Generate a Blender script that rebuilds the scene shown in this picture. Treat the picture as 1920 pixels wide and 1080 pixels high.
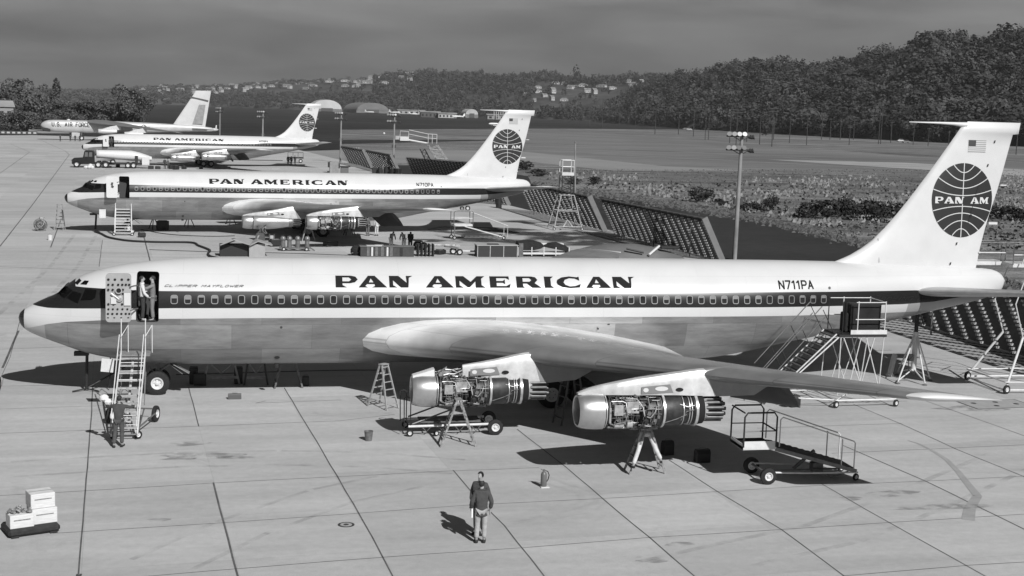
import bpy, bmesh, math, random
import numpy as np
from mathutils import Vector, Matrix
from mathutils.bvhtree import BVHTree
R = math.radians
random.seed(7)
for _o in list(bpy.data.objects): bpy.data.objects.remove(_o)
SC = bpy.context.scene
COL = SC.collection

# ------------------------------------------------------------------ camera
CAM = (8.30594, -54.56627, 11.66019); YAW, PITCH, ROLL, FPX = 0.20453, 0.13158, 0.02962, 2518.43
_fw = Vector((math.sin(YAW)*math.cos(PITCH), math.cos(YAW)*math.cos(PITCH), -math.sin(PITCH)))
_r = Vector((math.cos(YAW), -math.sin(YAW), 0)); _u = _r.cross(_fw)
_r2 = math.cos(ROLL)*_r + math.sin(ROLL)*_u; _u2 = -math.sin(ROLL)*_r + math.cos(ROLL)*_u
cd = bpy.data.cameras.new('camera'); cam = bpy.data.objects.new('camera', cd); COL.objects.link(cam)
cam.matrix_world = Matrix(((_r2.x, _u2.x, -_fw.x, CAM[0]), (_r2.y, _u2.y, -_fw.y, CAM[1]), (_r2.z, _u2.z, -_fw.z, CAM[2]), (0, 0, 0, 1)))
cd.sensor_width = 36; cd.lens = FPX/1920*36; cd.clip_start = .5; cd.clip_end = 30000
SC.camera = cam

# ------------------------------------------------------------------ sky and sun
SUN_EL, SUN_AZ = 38.0, 19.0          # the sun stands behind the camera, a little to the right
w = bpy.data.worlds.new("World"); SC.world = w; w.use_nodes = True
nt = w.node_tree; nt.nodes.clear()
def N(nt, t, **kw):
    n = nt.nodes.new(t)
    for k, v in kw.items(): setattr(n, k, v)
    return n
out = N(nt, 'ShaderNodeOutputWorld'); bg = N(nt, 'ShaderNodeBackground'); sky = N(nt, 'ShaderNodeTexSky')
sky.sky_type = 'NISHITA'; sky.sun_disc = False; sky.sun_elevation = R(SUN_EL); sky.sun_rotation = R(180-SUN_AZ)
sky.air_density = .8; sky.dust_density = .6
bw = N(nt, 'ShaderNodeRGBToBW'); tc = N(nt, 'ShaderNodeTexCoord'); mp = N(nt, 'ShaderNodeMapping'); mp.inputs['Scale'].default_value = (6, 6, 34)
nz = N(nt, 'ShaderNodeTexNoise'); nz.inputs['Scale'].default_value = 1.0; nz.inputs['Detail'].default_value = 8; nz.inputs['Roughness'].default_value = .5; nz.inputs['Distortion'].default_value = .35
mr = N(nt, 'ShaderNodeMapRange'); mr.inputs[1].default_value = .3; mr.inputs[2].default_value = .7; mr.inputs[3].default_value = .58; mr.inputs[4].default_value = 1.45
# the overcast bank of grey cloud evens the sky out: the bright horizon of the clear-sky model is pulled towards one grey
pw = N(nt, 'ShaderNodeMath', operation='POWER'); pw.inputs[1].default_value = .6
ml = N(nt, 'ShaderNodeMath', operation='MULTIPLY')
L = nt.links.new
L(tc.outputs['Generated'], mp.inputs[0]); L(mp.outputs[0], nz.inputs['Vector']); L(nz.outputs[0], mr.inputs[0])
L(sky.outputs[0], bw.inputs[0]); L(bw.outputs[0], pw.inputs[0]); L(pw.outputs[0], ml.inputs[0]); L(mr.outputs[0], ml.inputs[1])
sz = N(nt, 'ShaderNodeSeparateXYZ'); L(tc.outputs['Generated'], sz.inputs[0]); gz = N(nt, 'ShaderNodeValToRGB'); L(sz.outputs['Z'], gz.inputs[0]); e_ = gz.color_ramp.elements
e_[0].position = 0; e_[0].color = (.56,)*3+(1,); e_[1].position = .045; e_[1].color = (.56,)*3+(1,)
for p_, v_ in ((.078, .92), (.16, .85), (1., .62)): q_ = e_.new(p_); q_.color = (v_,)*3+(1,)
m2 = N(nt, 'ShaderNodeMath', operation='MULTIPLY'); L(ml.outputs[0], m2.inputs[0]); L(gz.outputs[0], m2.inputs[1]); L(m2.outputs[0], bg.inputs[0]); L(bg.outputs[0], out.inputs[0])
bg.inputs[1].default_value = .050
sd = bpy.data.lights.new('sun', 'SUN'); sun = bpy.data.objects.new('sun', sd); COL.objects.link(sun)
sd.energy = 3.9; sd.angle = R(.53); sd.color = (1, 1, 1)
_s = Vector((math.sin(R(SUN_AZ))*math.cos(R(SUN_EL)), -math.cos(R(SUN_AZ))*math.cos(R(SUN_EL)), math.sin(R(SUN_EL))))
sun.rotation_euler = _s.to_track_quat('Z', 'Y').to_euler()
SC.view_settings.view_transform = 'Standard'; SC.view_settings.look = 'None'; SC.view_settings.exposure = .3; SC.view_settings.gamma = 1
SC.render.engine = 'CYCLES'

# ------------------------------------------------------------------ helpers
def ray(px, py):
    return _fw + _r2*((px-960)/FPX) - _u2*((py-540)/FPX)
def G(px, py, z=0.0):                 # the point of the level ground (or of a level at height z) seen at a pixel of the photo
    d = ray(px, py); t = (z-CAM[2])/d.z
    return Vector((CAM[0]+t*d.x, CAM[1]+t*d.y, z))
def AT(px, py, Y):                    # same for a vertical plane at depth Y
    d = ray(px, py); t = (Y-CAM[1])/d.y
    return Vector((CAM[0]+t*d.x, Y, CAM[2]+t*d.z))
def ATD(px, py, D):                   # same at a distance D along the view
    d = ray(px, py); t = D
    return Vector((CAM[0]+t*d.x, CAM[1]+t*d.y, CAM[2]+t*d.z))

MATS = {}
def mat(name, v, rough=.6, metal=0., var=0., scale=3., bump=0., bscale=None, detail=4, lo=None, spec=.5, coords='Object', stretch=None):
    """grey procedural material: base value v, noise variation var (fraction)"""
    if name in MATS: return MATS[name]
    m = bpy.data.materials.new(name); m.use_nodes = True; nt = m.node_tree; b = nt.nodes['Principled BSDF']
    b.inputs['Roughness'].default_value = rough; b.inputs['Metallic'].default_value = metal
    b.inputs['Specular IOR Level'].default_value = spec
    b.inputs['Base Color'].default_value = (v, v, v, 1)
    if var or bump:
        t = N(nt, 'ShaderNodeTexCoord'); mpn = N(nt, 'ShaderNodeMapping'); nt.links.new(t.outputs[coords], mpn.inputs[0])
        if stretch: mpn.inputs['Scale'].default_value = stretch
        n = N(nt, 'ShaderNodeTexNoise'); n.inputs['Scale'].default_value = scale; n.inputs['Detail'].default_value = detail; n.inputs['Roughness'].default_value = .62
        nt.links.new(mpn.outputs[0], n.inputs['Vector'])
        if var:
            r = N(nt, 'ShaderNodeMapRange'); r.inputs[1].default_value = .3; r.inputs[2].default_value = .7
            r.inputs[3].default_value = v*(1-var); r.inputs[4].default_value = v*(1+var)
            nt.links.new(n.outputs[0], r.inputs[0]); nt.links.new(r.outputs[0], b.inputs['Base Color'])
        if bump:
            n2 = N(nt, 'ShaderNodeTexNoise'); n2.inputs['Scale'].default_value = bscale or scale*4; n2.inputs['Detail'].default_value = 6
            nt.links.new(mpn.outputs[0], n2.inputs['Vector'])
            bp = N(nt, 'ShaderNodeBump'); bp.inputs['Strength'].default_value = bump; bp.inputs['Distance'].default_value = .05
            nt.links.new(n2.outputs[0], bp.inputs['Height']); nt.links.new(bp.outputs[0], b.inputs['Normal'])
    MATS[name] = m; return m

def empty(name, label, cat, loc=(0, 0, 0), rz=0., group=None):
    o = bpy.data.objects.new(name, None); COL.objects.link(o); o.location = loc; o.rotation_euler = (0, 0, rz)
    o.empty_display_size = .2
    tag(o, label, cat, group); return o
def tag(o, label=None, cat=None, group=None, kind=None):
    if label: o['label'] = label
    if cat: o['category'] = cat
    if group: o['group'] = group
    if kind: o['kind'] = kind
    return o
def copy_tree(o, parent=None, loc=None, rz=None, label=None, group=None):
    c = o.copy(); COL.objects.link(c); c.parent = parent
    if loc is not None: c.location = loc
    if rz is not None: c.rotation_euler = (0, 0, rz)
    if label: c['label'] = label
    if group: c['group'] = group
    for ch in list(o.children): copy_tree(ch, c)
    return c

class MB:
    """collects shapes into ONE mesh"""
    def __init__(s): s.v = []; s.f = []; s.mi = []; s.cur = 0
    def add(s, vs, fs):
        b = len(s.v); s.v += [tuple(v) for v in vs]; s.f += [tuple(b+i for i in f) for f in fs]; s.mi += [s.cur]*len(fs); return s
    def box(s, c, d, rz=0., rot=None):
        M = rot if rot is not None else Matrix.Rotation(rz, 3, 'Z'); hx, hy, hz = d[0]/2, d[1]/2, d[2]/2; c = Vector(c)
        vs = [c+M@Vector((x*hx, y*hy, z*hz)) for x in (-1, 1) for y in (-1, 1) for z in (-1, 1)]
        return s.add(vs, [(0, 1, 3, 2), (4, 6, 7, 5), (0, 4, 5, 1), (2, 3, 7, 6), (0, 2, 6, 4), (1, 5, 7, 3)])
    def beam(s, a, b, w, h=None, up=(0, 0, 1)):
        a, b = Vector(a), Vector(b); h = h or w; d = (b-a); l = d.length; d.normalize(); upv = Vector(up)
        if abs(d.dot(upv)) > .98: upv = Vector((1, 0, 0))
        x = d.cross(upv).normalized(); z = x.cross(d)
        vs = [p+x*sx*w/2+z*sz*h/2 for p in (a, b) for sx, sz in ((-1, -1), (1, -1), (1, 1), (-1, 1))]
        return s.add(vs, [(3, 2, 1, 0), (4, 5, 6, 7), (0, 1, 5, 4), (1, 2, 6, 5), (2, 3, 7, 6), (3, 0, 4, 7)])
    def tube(s, pts, r, n=8, r2=None, caps=True, closed=False):
        pts = [Vector(p) for p in pts]; k = len(pts); rings = []
        prev = None
        for i, p in enumerate(pts):
            if closed: d = pts[(i+1) % k]-pts[i-1]
            else: d = pts[min(i+1, k-1)]-pts[max(i-1, 0)]
            if d.length < 1e-9: d = Vector((0, 0, 1))
            d.normalize()
            if prev is None:
                up = Vector((0, 0, 1)) if abs(d.z) < .9 else Vector((1, 0, 0)); x = d.cross(up).normalized()
            else: x = (prev-d*prev.dot(d)).normalized()
            prev = x; y = d.cross(x)
            rr = r if r2 is None else r+(r2-r)*i/(k-1)
            if isinstance(r, (list, tuple)): rr = r[i]
            rings.append([p+(x*math.cos(2*math.pi*j/n)+y*math.sin(2*math.pi*j/n))*rr for j in range(n)])
        vs = [v for g in rings for v in g]; fs = []
        for i in range(k if closed else k-1):
            for j in range(n): fs.append((i*n+j, i*n+(j+1) % n, ((i+1) % k)*n+(j+1) % n, ((i+1) % k)*n+j))
        if caps and not closed: fs += [tuple(range(n-1, -1, -1)), tuple((k-1)*n+j for j in range(n))]
        return s.add(vs, fs)
    def lathe(s, o, ax, prof, n=24, cap0=False, cap1=False):
        """prof: (distance along ax, radius)"""
        o = Vector(o); ax = Vector(ax).normalized(); up = Vector((0, 0, 1)) if abs(ax.z) < .9 else Vector((0, 1, 0))
        x = ax.cross(up).normalized(); y = x.cross(ax)
        vs = [o+ax*t+(x*math.cos(2*math.pi*j/n)+y*math.sin(2*math.pi*j/n))*rr for t, rr in prof for j in range(n)]
        fs = [(i*n+j, (i+1)*n+j, (i+1)*n+(j+1) % n, i*n+(j+1) % n) for i in range(len(prof)-1) for j in range(n)]
        if cap0: fs.append(tuple(range(n)))
        if cap1: fs.append(tuple((len(prof)-1)*n+j for j in range(n-1, -1, -1)))
        return s.add(vs, fs)
    def prism(s, poly, d, fn=None):
        """poly in (a,b), extruded by d along the third axis through fn(a,b,c)->point"""
        fn = fn or (lambda a, b, c: (a, b, c)); n = len(poly)
        vs = [fn(a, b, 0) for a, b in poly]+[fn(a, b, d) for a, b in poly]
        return s.add(vs, [tuple(range(n-1, -1, -1)), tuple(range(n, 2*n))]+[(i, (i+1) % n, n+(i+1) % n, n+i) for i in range(n)])
    def loft(s, rings, caps=True):
        n = len(rings[0]); vs = [v for g in rings for v in g]
        fs = [(i*n+j, i*n+(j+1) % n, (i+1)*n+(j+1) % n, (i+1)*n+j) for i in range(len(rings)-1) for j in range(n)]
        if caps: fs += [tuple(range(n-1, -1, -1)), tuple((len(rings)-1)*n+j for j in range(n))]
        return s.add(vs, fs)
    def quad(s, a, b, c, d): return s.add([a, b, c, d], [(0, 1, 2, 3)])
    def ball(s, c, r, n=10, sz=1.):
        k = max(4, n//2); return s.lathe(Vector(c)-Vector((0, 0, r*sz)), (0, 0, 1), [(r*sz*(1-math.cos(math.pi*i/k)), r*math.sin(math.pi*i/k)+1e-4) for i in range(k+1)], n)
    def mesh(s, name, mats, smooth=False, bevel=0):
        me = bpy.data.meshes.new(name); me.from_pydata([tuple(v) for v in s.v], [], s.f)
        for m in (mats if isinstance(mats, (list, tuple)) else [mats]): me.materials.append(m)
        if len(me.materials) > 1: me.polygons.foreach_set('material_index', s.mi)
        bm = bmesh.new(); bm.from_mesh(me)
        bmesh.ops.recalc_face_normals(bm, faces=bm.faces)
        if bevel: bmesh.ops.bevel(bm, geom=bm.edges[:], offset=bevel, segments=1, affect='EDGES')
        bm.to_mesh(me); bm.free()
        if smooth:
            me.polygons.foreach_set('use_smooth', [True]*len(me.polygons))
            try: me.set_sharp_from_angle(angle=R(38 if smooth is True else smooth))
            except Exception: pass
        me.update(); return me
    def build(s, name, mats, parent=None, smooth=False, bevel=0, label=None):
        return link(name, s.mesh(name, mats, smooth, bevel), parent, label)
def link(name, me, parent=None, label=None, kind=None):
    o = bpy.data.objects.new(name, me); COL.objects.link(o); o.parent = parent
    if label: o['label'] = label
    if kind: o['kind'] = kind
    return o
def tubes(name, segs, r, m, parent, n=6, each=False, label=None):
    """round bars; each=True makes every bar a part of its own"""
    if each:
        for sg in segs: MB().tube(sg, r, n).build(name, m, parent, smooth=True)
        return
    b = MB()
    for sg in segs: b.tube(sg, r, n)
    return b.build(name, m, parent, smooth=True, label=label)
def interp(tab, x):
    if x <= tab[0][0]: return tab[0][1]
    for (a, b), (c, d) in zip(tab, tab[1:]):
        if x <= c: return b+(d-b)*(x-a)/(c-a)
    return tab[-1][1]
def smooth_interp(tab, x):            # monotone-ish Catmull-Rom through the table
    if x <= tab[0][0]: return tab[0][1]
    if x >= tab[-1][0]: return tab[-1][1]
    i = max(j for j in range(len(tab)-1) if tab[j][0] <= x)
    x0, y0 = tab[i]; x1, y1 = tab[i+1]
    def sl(j):
        if j <= 0 or j >= len(tab)-1:
            k = max(0, min(j, len(tab)-2)); return (tab[k+1][1]-tab[k][1])/(tab[k+1][0]-tab[k][0])
        a = (tab[j][1]-tab[j-1][1])/(tab[j][0]-tab[j-1][0]); b = (tab[j+1][1]-tab[j][1])/(tab[j+1][0]-tab[j][0])
        return 0 if a*b <= 0 else 2*a*b/(a+b)
    h = x1-x0; t = (x-x0)/h; m0, m1 = sl(i)*h, sl(i+1)*h
    return (2*t**3-3*t*t+1)*y0+(t**3-2*t*t+t)*m0+(-2*t**3+3*t*t)*y1+(t**3-t*t)*m1
# ------------------------------------------------------------------ materials
def livery():
    m = bpy.data.materials.new('airliner_skin'); m.use_nodes = True; nt = m.node_tree; b = nt.nodes['Principled BSDF']; L = nt.links.new
    tc = N(nt, 'ShaderNodeTexCoord'); sp = N(nt, 'ShaderNodeSeparateXYZ'); L(tc.outputs['Object'], sp.inputs[0])
    X, Z = sp.outputs['X'], sp.outputs['Z']
    def curve(tab, lo=0., hi=6.):
        """piecewise line: value of a height as a function of the distance from the nose"""
        mrn = N(nt, 'ShaderNodeMath', operation='DIVIDE'); L(X, mrn.inputs[0]); mrn.inputs[1].default_value = 44.
        r = N(nt, 'ShaderNodeValToRGB'); L(mrn.outputs[0], r.inputs[0]); e = r.color_ramp.elements
        while len(e) > 1: e.remove(e[-1])
        for i, (x, z) in enumerate(tab):
            q = e[0] if i == 0 else e.new(x/44.)
            q.position = x/44.; v = z/6.; q.color = (v, v, v, 1)
        k = N(nt, 'ShaderNodeMath', operation='MULTIPLY'); L(r.outputs[0], k.inputs[0]); k.inputs[1].default_value = 6.
        return k.outputs[0]
    def gt(a, bb):
        g = N(nt, 'ShaderNodeMath', operation='GREATER_THAN')
        for i, v in enumerate((a, bb)):
            if isinstance(v, (int, float)): g.inputs[i].default_value = v
            else: L(v, g.inputs[i])
        return g.outputs[0]
    def mix(f, a, bb):
        x = N(nt, 'ShaderNodeMix'); x.data_type = 'FLOAT'; L(f, x.inputs[0])
        for i, v in ((2, a), (3, bb)):
            if isinstance(v, (int, float)): x.inputs[i].default_value = v
            else: L(v, x.inputs[i])
        return x.outputs[0]
    # bare metal below: sheets of slightly different grey, streaked and dulled
    cmb = N(nt, 'ShaderNodeCombineXYZ'); L(X, cmb.inputs[0]); L(Z, cmb.inputs[1])
    br = N(nt, 'ShaderNodeTexBrick'); br.offset = .37; br.inputs['Scale'].default_value = 1.; br.inputs['Brick Width'].default_value = 3.1; br.inputs['Row Height'].default_value = 1.02
    br.inputs['Mortar Size'].default_value = .008; br.inputs['Color1'].default_value = (.22, .22, .22, 1); br.inputs['Color2'].default_value = (.38, .38, .38, 1); br.inputs['Mortar'].default_value = (.2, .2, .2, 1)
    L(cmb.outputs[0], br.inputs['Vector'])
    nz = N(nt, 'ShaderNodeTexNoise'); nz.inputs['Scale'].default_value = 1.1; nz.inputs['Detail'].default_value = 7; nz.inputs['Roughness'].default_value = .7
    mpn = N(nt, 'ShaderNodeMapping'); mpn.inputs['Scale'].default_value = (.45, 1., 2.6); L(tc.outputs['Object'], mpn.inputs[0]); L(mpn.outputs[0], nz.inputs['Vector'])
    mr = N(nt, 'ShaderNodeMapRange'); mr.inputs[1].default_value = .3; mr.inputs[2].default_value = .7; mr.inputs[3].default_value = .70; mr.inputs[4].default_value = 1.32; L(nz.outputs[0], mr.inputs[0])
    bwn = N(nt, 'ShaderNodeRGBToBW'); L(br.outputs[0], bwn.inputs[0])
    mm = N(nt, 'ShaderNodeMath', operation='MULTIPLY'); L(bwn.outputs[0], mm.inputs[0]); L(mr.outputs[0], mm.inputs[1])
    metal = mm.outputs[0]
    # white paint very slightly soiled
    n2 = N(nt, 'ShaderNodeTexNoise'); n2.inputs['Scale'].default_value = .7; n2.inputs['Detail'].default_value = 6; L(tc.outputs['Object'], n2.inputs['Vector'])
    mw = N(nt, 'ShaderNodeMapRange'); mw.inputs[1].default_value = .3; mw.inputs[2].default_value = .7; mw.inputs[3].default_value = .575; mw.inputs[4].default_value = .62; L(n2.outputs[0], mw.inputs[0])
    seam = N(nt, 'ShaderNodeTexBrick'); seam.offset = .5; seam.inputs['Scale'].default_value = 1.; seam.inputs['Brick Width'].default_value = 4.2; seam.inputs['Row Height'].default_value = .83; seam.inputs['Mortar Size'].default_value = .007
    seam.inputs['Color1'].default_value = (1, 1, 1, 1); seam.inputs['Color2'].default_value = (.98, .98, .98, 1); seam.inputs['Mortar'].default_value = (.88, .88, .88, 1); L(cmb.outputs[0], seam.inputs['Vector'])
    sbw = N(nt, 'ShaderNodeRGBToBW'); L(seam.outputs[0], sbw.inputs[0]); wm = N(nt, 'ShaderNodeMath', operation='MULTIPLY'); L(sbw.outputs[0], wm.inputs[0]); L(mw.outputs[0], wm.inputs[1]); white = wm.outputs[0]
    wb = curve([(0, 2.60), (.62, 2.80), (1.2, 2.97), (1.92, 3.10), (3.31, 3.22), (5.35, 3.30), (9, 3.33), (36., 3.36), (44, 3.36)])
    sb = curve([(0, 3.50), (.5, 3.62), (1.24, 3.58), (2.07, 3.62), (3.31, 3.67), (6, 3.72), (36.9, 3.74), (38.5, 3.82), (41, 4.15), (44, 4.6)])
    st = curve([(0, 5.9), (2.05, 5.9), (2.07, 4.42), (3.35, 4.40), (5.4, 4.36), (37.5, 4.36), (40.2, 4.2), (44, 3.9)])
    aft = gt(X, 37.2)
    lower_white = mix(aft, white, .33)
    c = mix(gt(Z, wb), metal, lower_white)
    c = mix(gt(Z, sb), c, .017)
    c = mix(gt(Z, st), c, white)
    rad = N(nt, 'ShaderNodeMath', operation='LESS_THAN'); L(X, rad.inputs[0]); rad.inputs[1].default_value = 1.08     # radome skirt is painted light grey
    lo = N(nt, 'ShaderNodeMath', operation='LESS_THAN'); L(Z, lo.inputs[0]); L(wb, lo.inputs[1])
    rl = N(nt, 'ShaderNodeMath', operation='MULTIPLY'); L(rad.outputs[0], rl.inputs[0]); L(lo.outputs[0], rl.inputs[1])
    c = mix(rl.outputs[0], c, .5)
    tip = N(nt, 'ShaderNodeMath', operation='LESS_THAN'); L(X, tip.inputs[0]); tip.inputs[1].default_value = .26
    c = mix(tip.outputs[0], c, .018)
    L(c, b.inputs['Base Color'])
    ismetal = N(nt, 'ShaderNodeMath', operation='SUBTRACT'); ismetal.inputs[0].default_value = 1.; L(gt(Z, wb), ismetal.inputs[1])
    ms = N(nt, 'ShaderNodeMath', operation='MULTIPLY'); L(ismetal.outputs[0], ms.inputs[0]); ms.inputs[1].default_value = .55; L(ms.outputs[0], b.inputs['Metallic'])
    mrg = N(nt, 'ShaderNodeMapRange'); L(ismetal.outputs[0], mrg.inputs[0]); mrg.inputs[3].default_value = .27; mrg.inputs[4].default_value = .42; L(mrg.outputs[0], b.inputs['Roughness'])
    return m
SKIN = livery()
WHITE = mat('white_paint', .62, .4, var=.05, scale=.8)
BLACK = mat('black_paint', .02, .45)
INK = mat('lettering_paint', .014, .75, spec=.15)
GLASS = mat('dark_glass', .004, .08)
METAL = mat('polished_metal', .50, .33, metal=.7, var=.18, scale=1.6, stretch=(1, 1, 3))
COWLM = mat('cowl_metal', .52, .33, metal=.75, var=.12, scale=3)
WINGM = mat('wing_grey', .155, .5, metal=.15, var=.14, scale=.8, stretch=(.6, 1.4, 1))
WINGL = mat('wing_light', .40, .4, metal=.4, var=.12, scale=.8)
DKMET = mat('dark_engine_metal', .05, .5, metal=.5, var=.4, scale=5)
MIDMET = mat('mid_engine_metal', .22, .45, metal=.6, var=.3, scale=6)
BRMET = mat('bright_engine_metal', .60, .35, metal=.6, var=.2, scale=6)
TYRE = mat('rubber', .014, .8, var=.3, scale=8)
HUB = mat('wheel_hub', .62, .5)
DARK = mat('dark_inside', .01, .9)
PALE = mat('pale_stand_paint', .60, .5, var=.12, scale=4)
YEL = mat('worn_stand_paint', .36, .6, var=.25, scale=4)
STEEL = mat('dull_steel', .16, .55, metal=.3, var=.3, scale=5)
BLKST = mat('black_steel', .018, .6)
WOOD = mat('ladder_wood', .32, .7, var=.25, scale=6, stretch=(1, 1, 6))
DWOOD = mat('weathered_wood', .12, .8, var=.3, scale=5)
FRAMEM = mat('window_trim', .24, .45, metal=.3)
BLIND = mat('window_pane', .022, .12, var=.6, scale=1.3)

# ------------------------------------------------------------------ the airliner's shape
TOP = [(0, 3.08), (.05, 3.25), (.19, 3.40), (.32, 3.49), (.63, 3.66), (1.05, 3.86), (1.45, 4.04), (1.73, 4.30), (2.09, 4.58), (2.53, 4.81), (3.13, 5.0), (3.8, 5.16), (4.56, 5.28), (5.77, 5.41), (7.5, 5.49), (9, 5.50), (20, 5.56), (30, 5.54), (34, 5.5), (38, 5.38), (41.15, 5.24), (41.7, 5.18), (42.1, 5.0), (42.3, 4.75)]
BOT = [(0, 3.08), (.05, 2.88), (.18, 2.69), (.43, 2.51), (1.03, 2.25), (1.72, 1.99), (2.35, 1.75), (3.02, 1.57), (4.2, 1.37), (5.4, 1.25), (7, 1.2), (27, 1.2), (28.5, 1.31), (30.5, 1.66), (31.5, 1.87), (36.57, 2.82), (38.86, 3.31), (41.96, 4.08), (42.2, 4.3), (42.3, 4.6)]
WID = [(0, .03), (.05, .2), (.18, .37), (.43, .56), (1.03, .89), (1.72, 1.17), (2.35, 1.38), (3.02, 1.55), (4.2, 1.76), (5.4, 1.85), (7, 1.88), (27, 1.88), (30, 1.82), (34, 1.45), (37, 1.05), (40, .64), (41.5, .42), (42.1, .27), (42.3, .10)]
ZW = [(0, 3.08), (1.5, 3.2), (4, 3.5), (7, 3.6), (27, 3.6), (34, 4.1), (38, 4.5), (42.3, 4.68)]
def fus_ring(x, n=72):
    t, b, w_, z = (smooth_interp(T, x) for T in (TOP, BOT, WID, ZW))
    z = min(max(z, b+.3*(t-b)), b+.7*(t-b)); g = []
    for j in range(n):
        a = 2*math.pi*j/n; c, s_ = math.cos(a), math.sin(a)
        if s_ >= 0: g.append((x, w_*c, z+(t-z)*s_))
        else:
            e = 2/2.12; g.append((x, w_*math.copysign(abs(c)**e, c), z-(z-b)*abs(s_)**e))
    return g
_xs = [0, .02, .05, .1, .18, .3, .43, .6, .8, 1.03, 1.3, 1.5, 1.73, 1.9, 2.1, 2.35, 2.6, 3, 3.4, 3.8, 4.2, 4.7, 5.2, 5.8, 6.5, 7.2, 8, 9]+[9+i for i in range(1, 19)]+[27.5, 28, 28.5, 29, 29.5, 30, 30.5, 31, 31.5, 32, 33, 34, 35, 36, 37, 38, 39, 40, 40.6, 41.2, 41.6, 41.9, 42.1, 42.2, 42.27, 42.3]
_b = MB().loft([fus_ring(x) for x in _xs])
_fus = _b.mesh('fuselage', SKIN, smooth=180)
_bv = bmesh.new(); _bv.from_mesh(_fus); FUSBVH = BVHTree.FromBMesh(_bv); _bv.free()
def cut_door(me, c, d):
    """a true opening with a dark vestibule behind it"""
    o = bpy.data.objects.new('tmp', me); COL.objects.link(o)
    cm = MB().box(c, d).mesh('cut', DARK)
    bm = bmesh.new(); bm.from_mesh(cm); ed = [e for e in bm.edges if abs(e.verts[0].co.y-e.verts[1].co.y) > .1]
    bmesh.ops.bevel(bm, geom=ed, offset=.11, segments=4, profile=.5, affect='EDGES'); bm.to_mesh(cm); bm.free()
    co = bpy.data.objects.new('cut', cm); COL.objects.link(co)
    md = o.modifiers.new('b', 'BOOLEAN'); md.object = co; md.solver = 'EXACT'
    dg = bpy.context.evaluated_depsgraph_get(); r = bpy.data.meshes.new_from_object(o.evaluated_get(dg), depsgraph=dg)
    for q in (co, o): bpy.data.objects.remove(q)
    r.name = 'fuselage'; r.materials.clear(); r.materials.append(SKIN); r.materials.append(mat('cabin_lining', .05, .8))
    mi = []
    for p in r.polygons:
        x, y, z = p.center; inside = -1.9 < y < 0 and DOORX[0]-.1 < x < DOORX[1]+.1 and FUSBVH.find_nearest(p.center)[3] > .02
        mi.append(1 if inside else 0)
    r.polygons.foreach_set('material_index', mi)
    r.polygons.foreach_set('use_smooth', [True]*len(r.polygons)); r.set_sharp_from_angle(angle=R(35)); return r
DOORX = (4.55, 5.40); DOORZ = (3.17, 5.04)
FUS = cut_door(_fus, ((DOORX[0]+DOORX[1])/2, -1.3, sum(DOORZ)/2), (DOORX[1]-DOORX[0], 2.0, DOORZ[1]-DOORZ[0]))
def surf_y(bvh, x, z, side=-1):
    for dx, dz in ((1e-4, 2e-4), (-3e-4, 7e-4), (7e-4, -5e-4), (3e-3, 3e-3), (-3e-3, -3e-3)):
        h = bvh.ray_cast(Vector((x+dx, side*20, z+dz)), Vector((0, -side, 0)))
        if h[0] is not None and h[0].y*side > -.01: return h[0].y
    return None
def conform(loops, bvh, name, m, off=.012, side=-1, step=.09, xk=4):
    """flat outline(s) in (x, z) laid onto the surface of the aircraft's side"""
    cu = bpy.data.curves.new('c', 'CURVE'); cu.dimensions = '2D'; cu.fill_mode = 'BOTH'
    for lp in loops:
        sp = cu.splines.new('POLY'); sp.points.add(len(lp)-1); sp.use_cyclic_u = True
        for i, (x, z) in enumerate(lp): sp.points[i].co = (x*20, z*20, 0, 1)
    o = bpy.data.objects.new('c', cu); COL.objects.link(o); dg = bpy.context.evaluated_depsgraph_get()
    me = bpy.data.meshes.new_from_object(o.evaluated_get(dg), depsgraph=dg); bpy.data.objects.remove(o); bpy.data.curves.remove(cu)
    bm = bmesh.new(); bm.from_mesh(me); bmesh.ops.scale(bm, vec=(.05, .05, .05), verts=bm.verts); zs = [v.co.y for v in bm.verts]; xs_ = [v.co.x for v in bm.verts]
    for lo, hi, no in ((min(zs), max(zs), (0, 1, 0)), (min(xs_), max(xs_), (1, 0, 0))):
        st = step if no[1] else step*xk
        z = lo+st
        while z < hi:
            bmesh.ops.bisect_plane(bm, geom=bm.verts[:]+bm.edges[:]+bm.faces[:], plane_co=(z*no[0], z*no[1], 0), plane_no=no); z += st
    last = 0
    for v in bm.verts:
        y = surf_y(bvh, v.co.x, v.co.y, side); y = last if y is None else y; last = y
        v.co = (v.co.x, y+side*off, v.co.y)
    bmesh.ops.recalc_face_normals(bm, faces=bm.faces)
    if sum(f.normal.y for f in bm.faces)*side < 0: bmesh.ops.reverse_faces(bm, faces=bm.faces)
    bm.to_mesh(me); bm.free(); me.name = name; me.materials.clear(); me.materials.append(m); me.polygons.foreach_set('material_index', [0]*len(me.polygons)); return me

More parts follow.
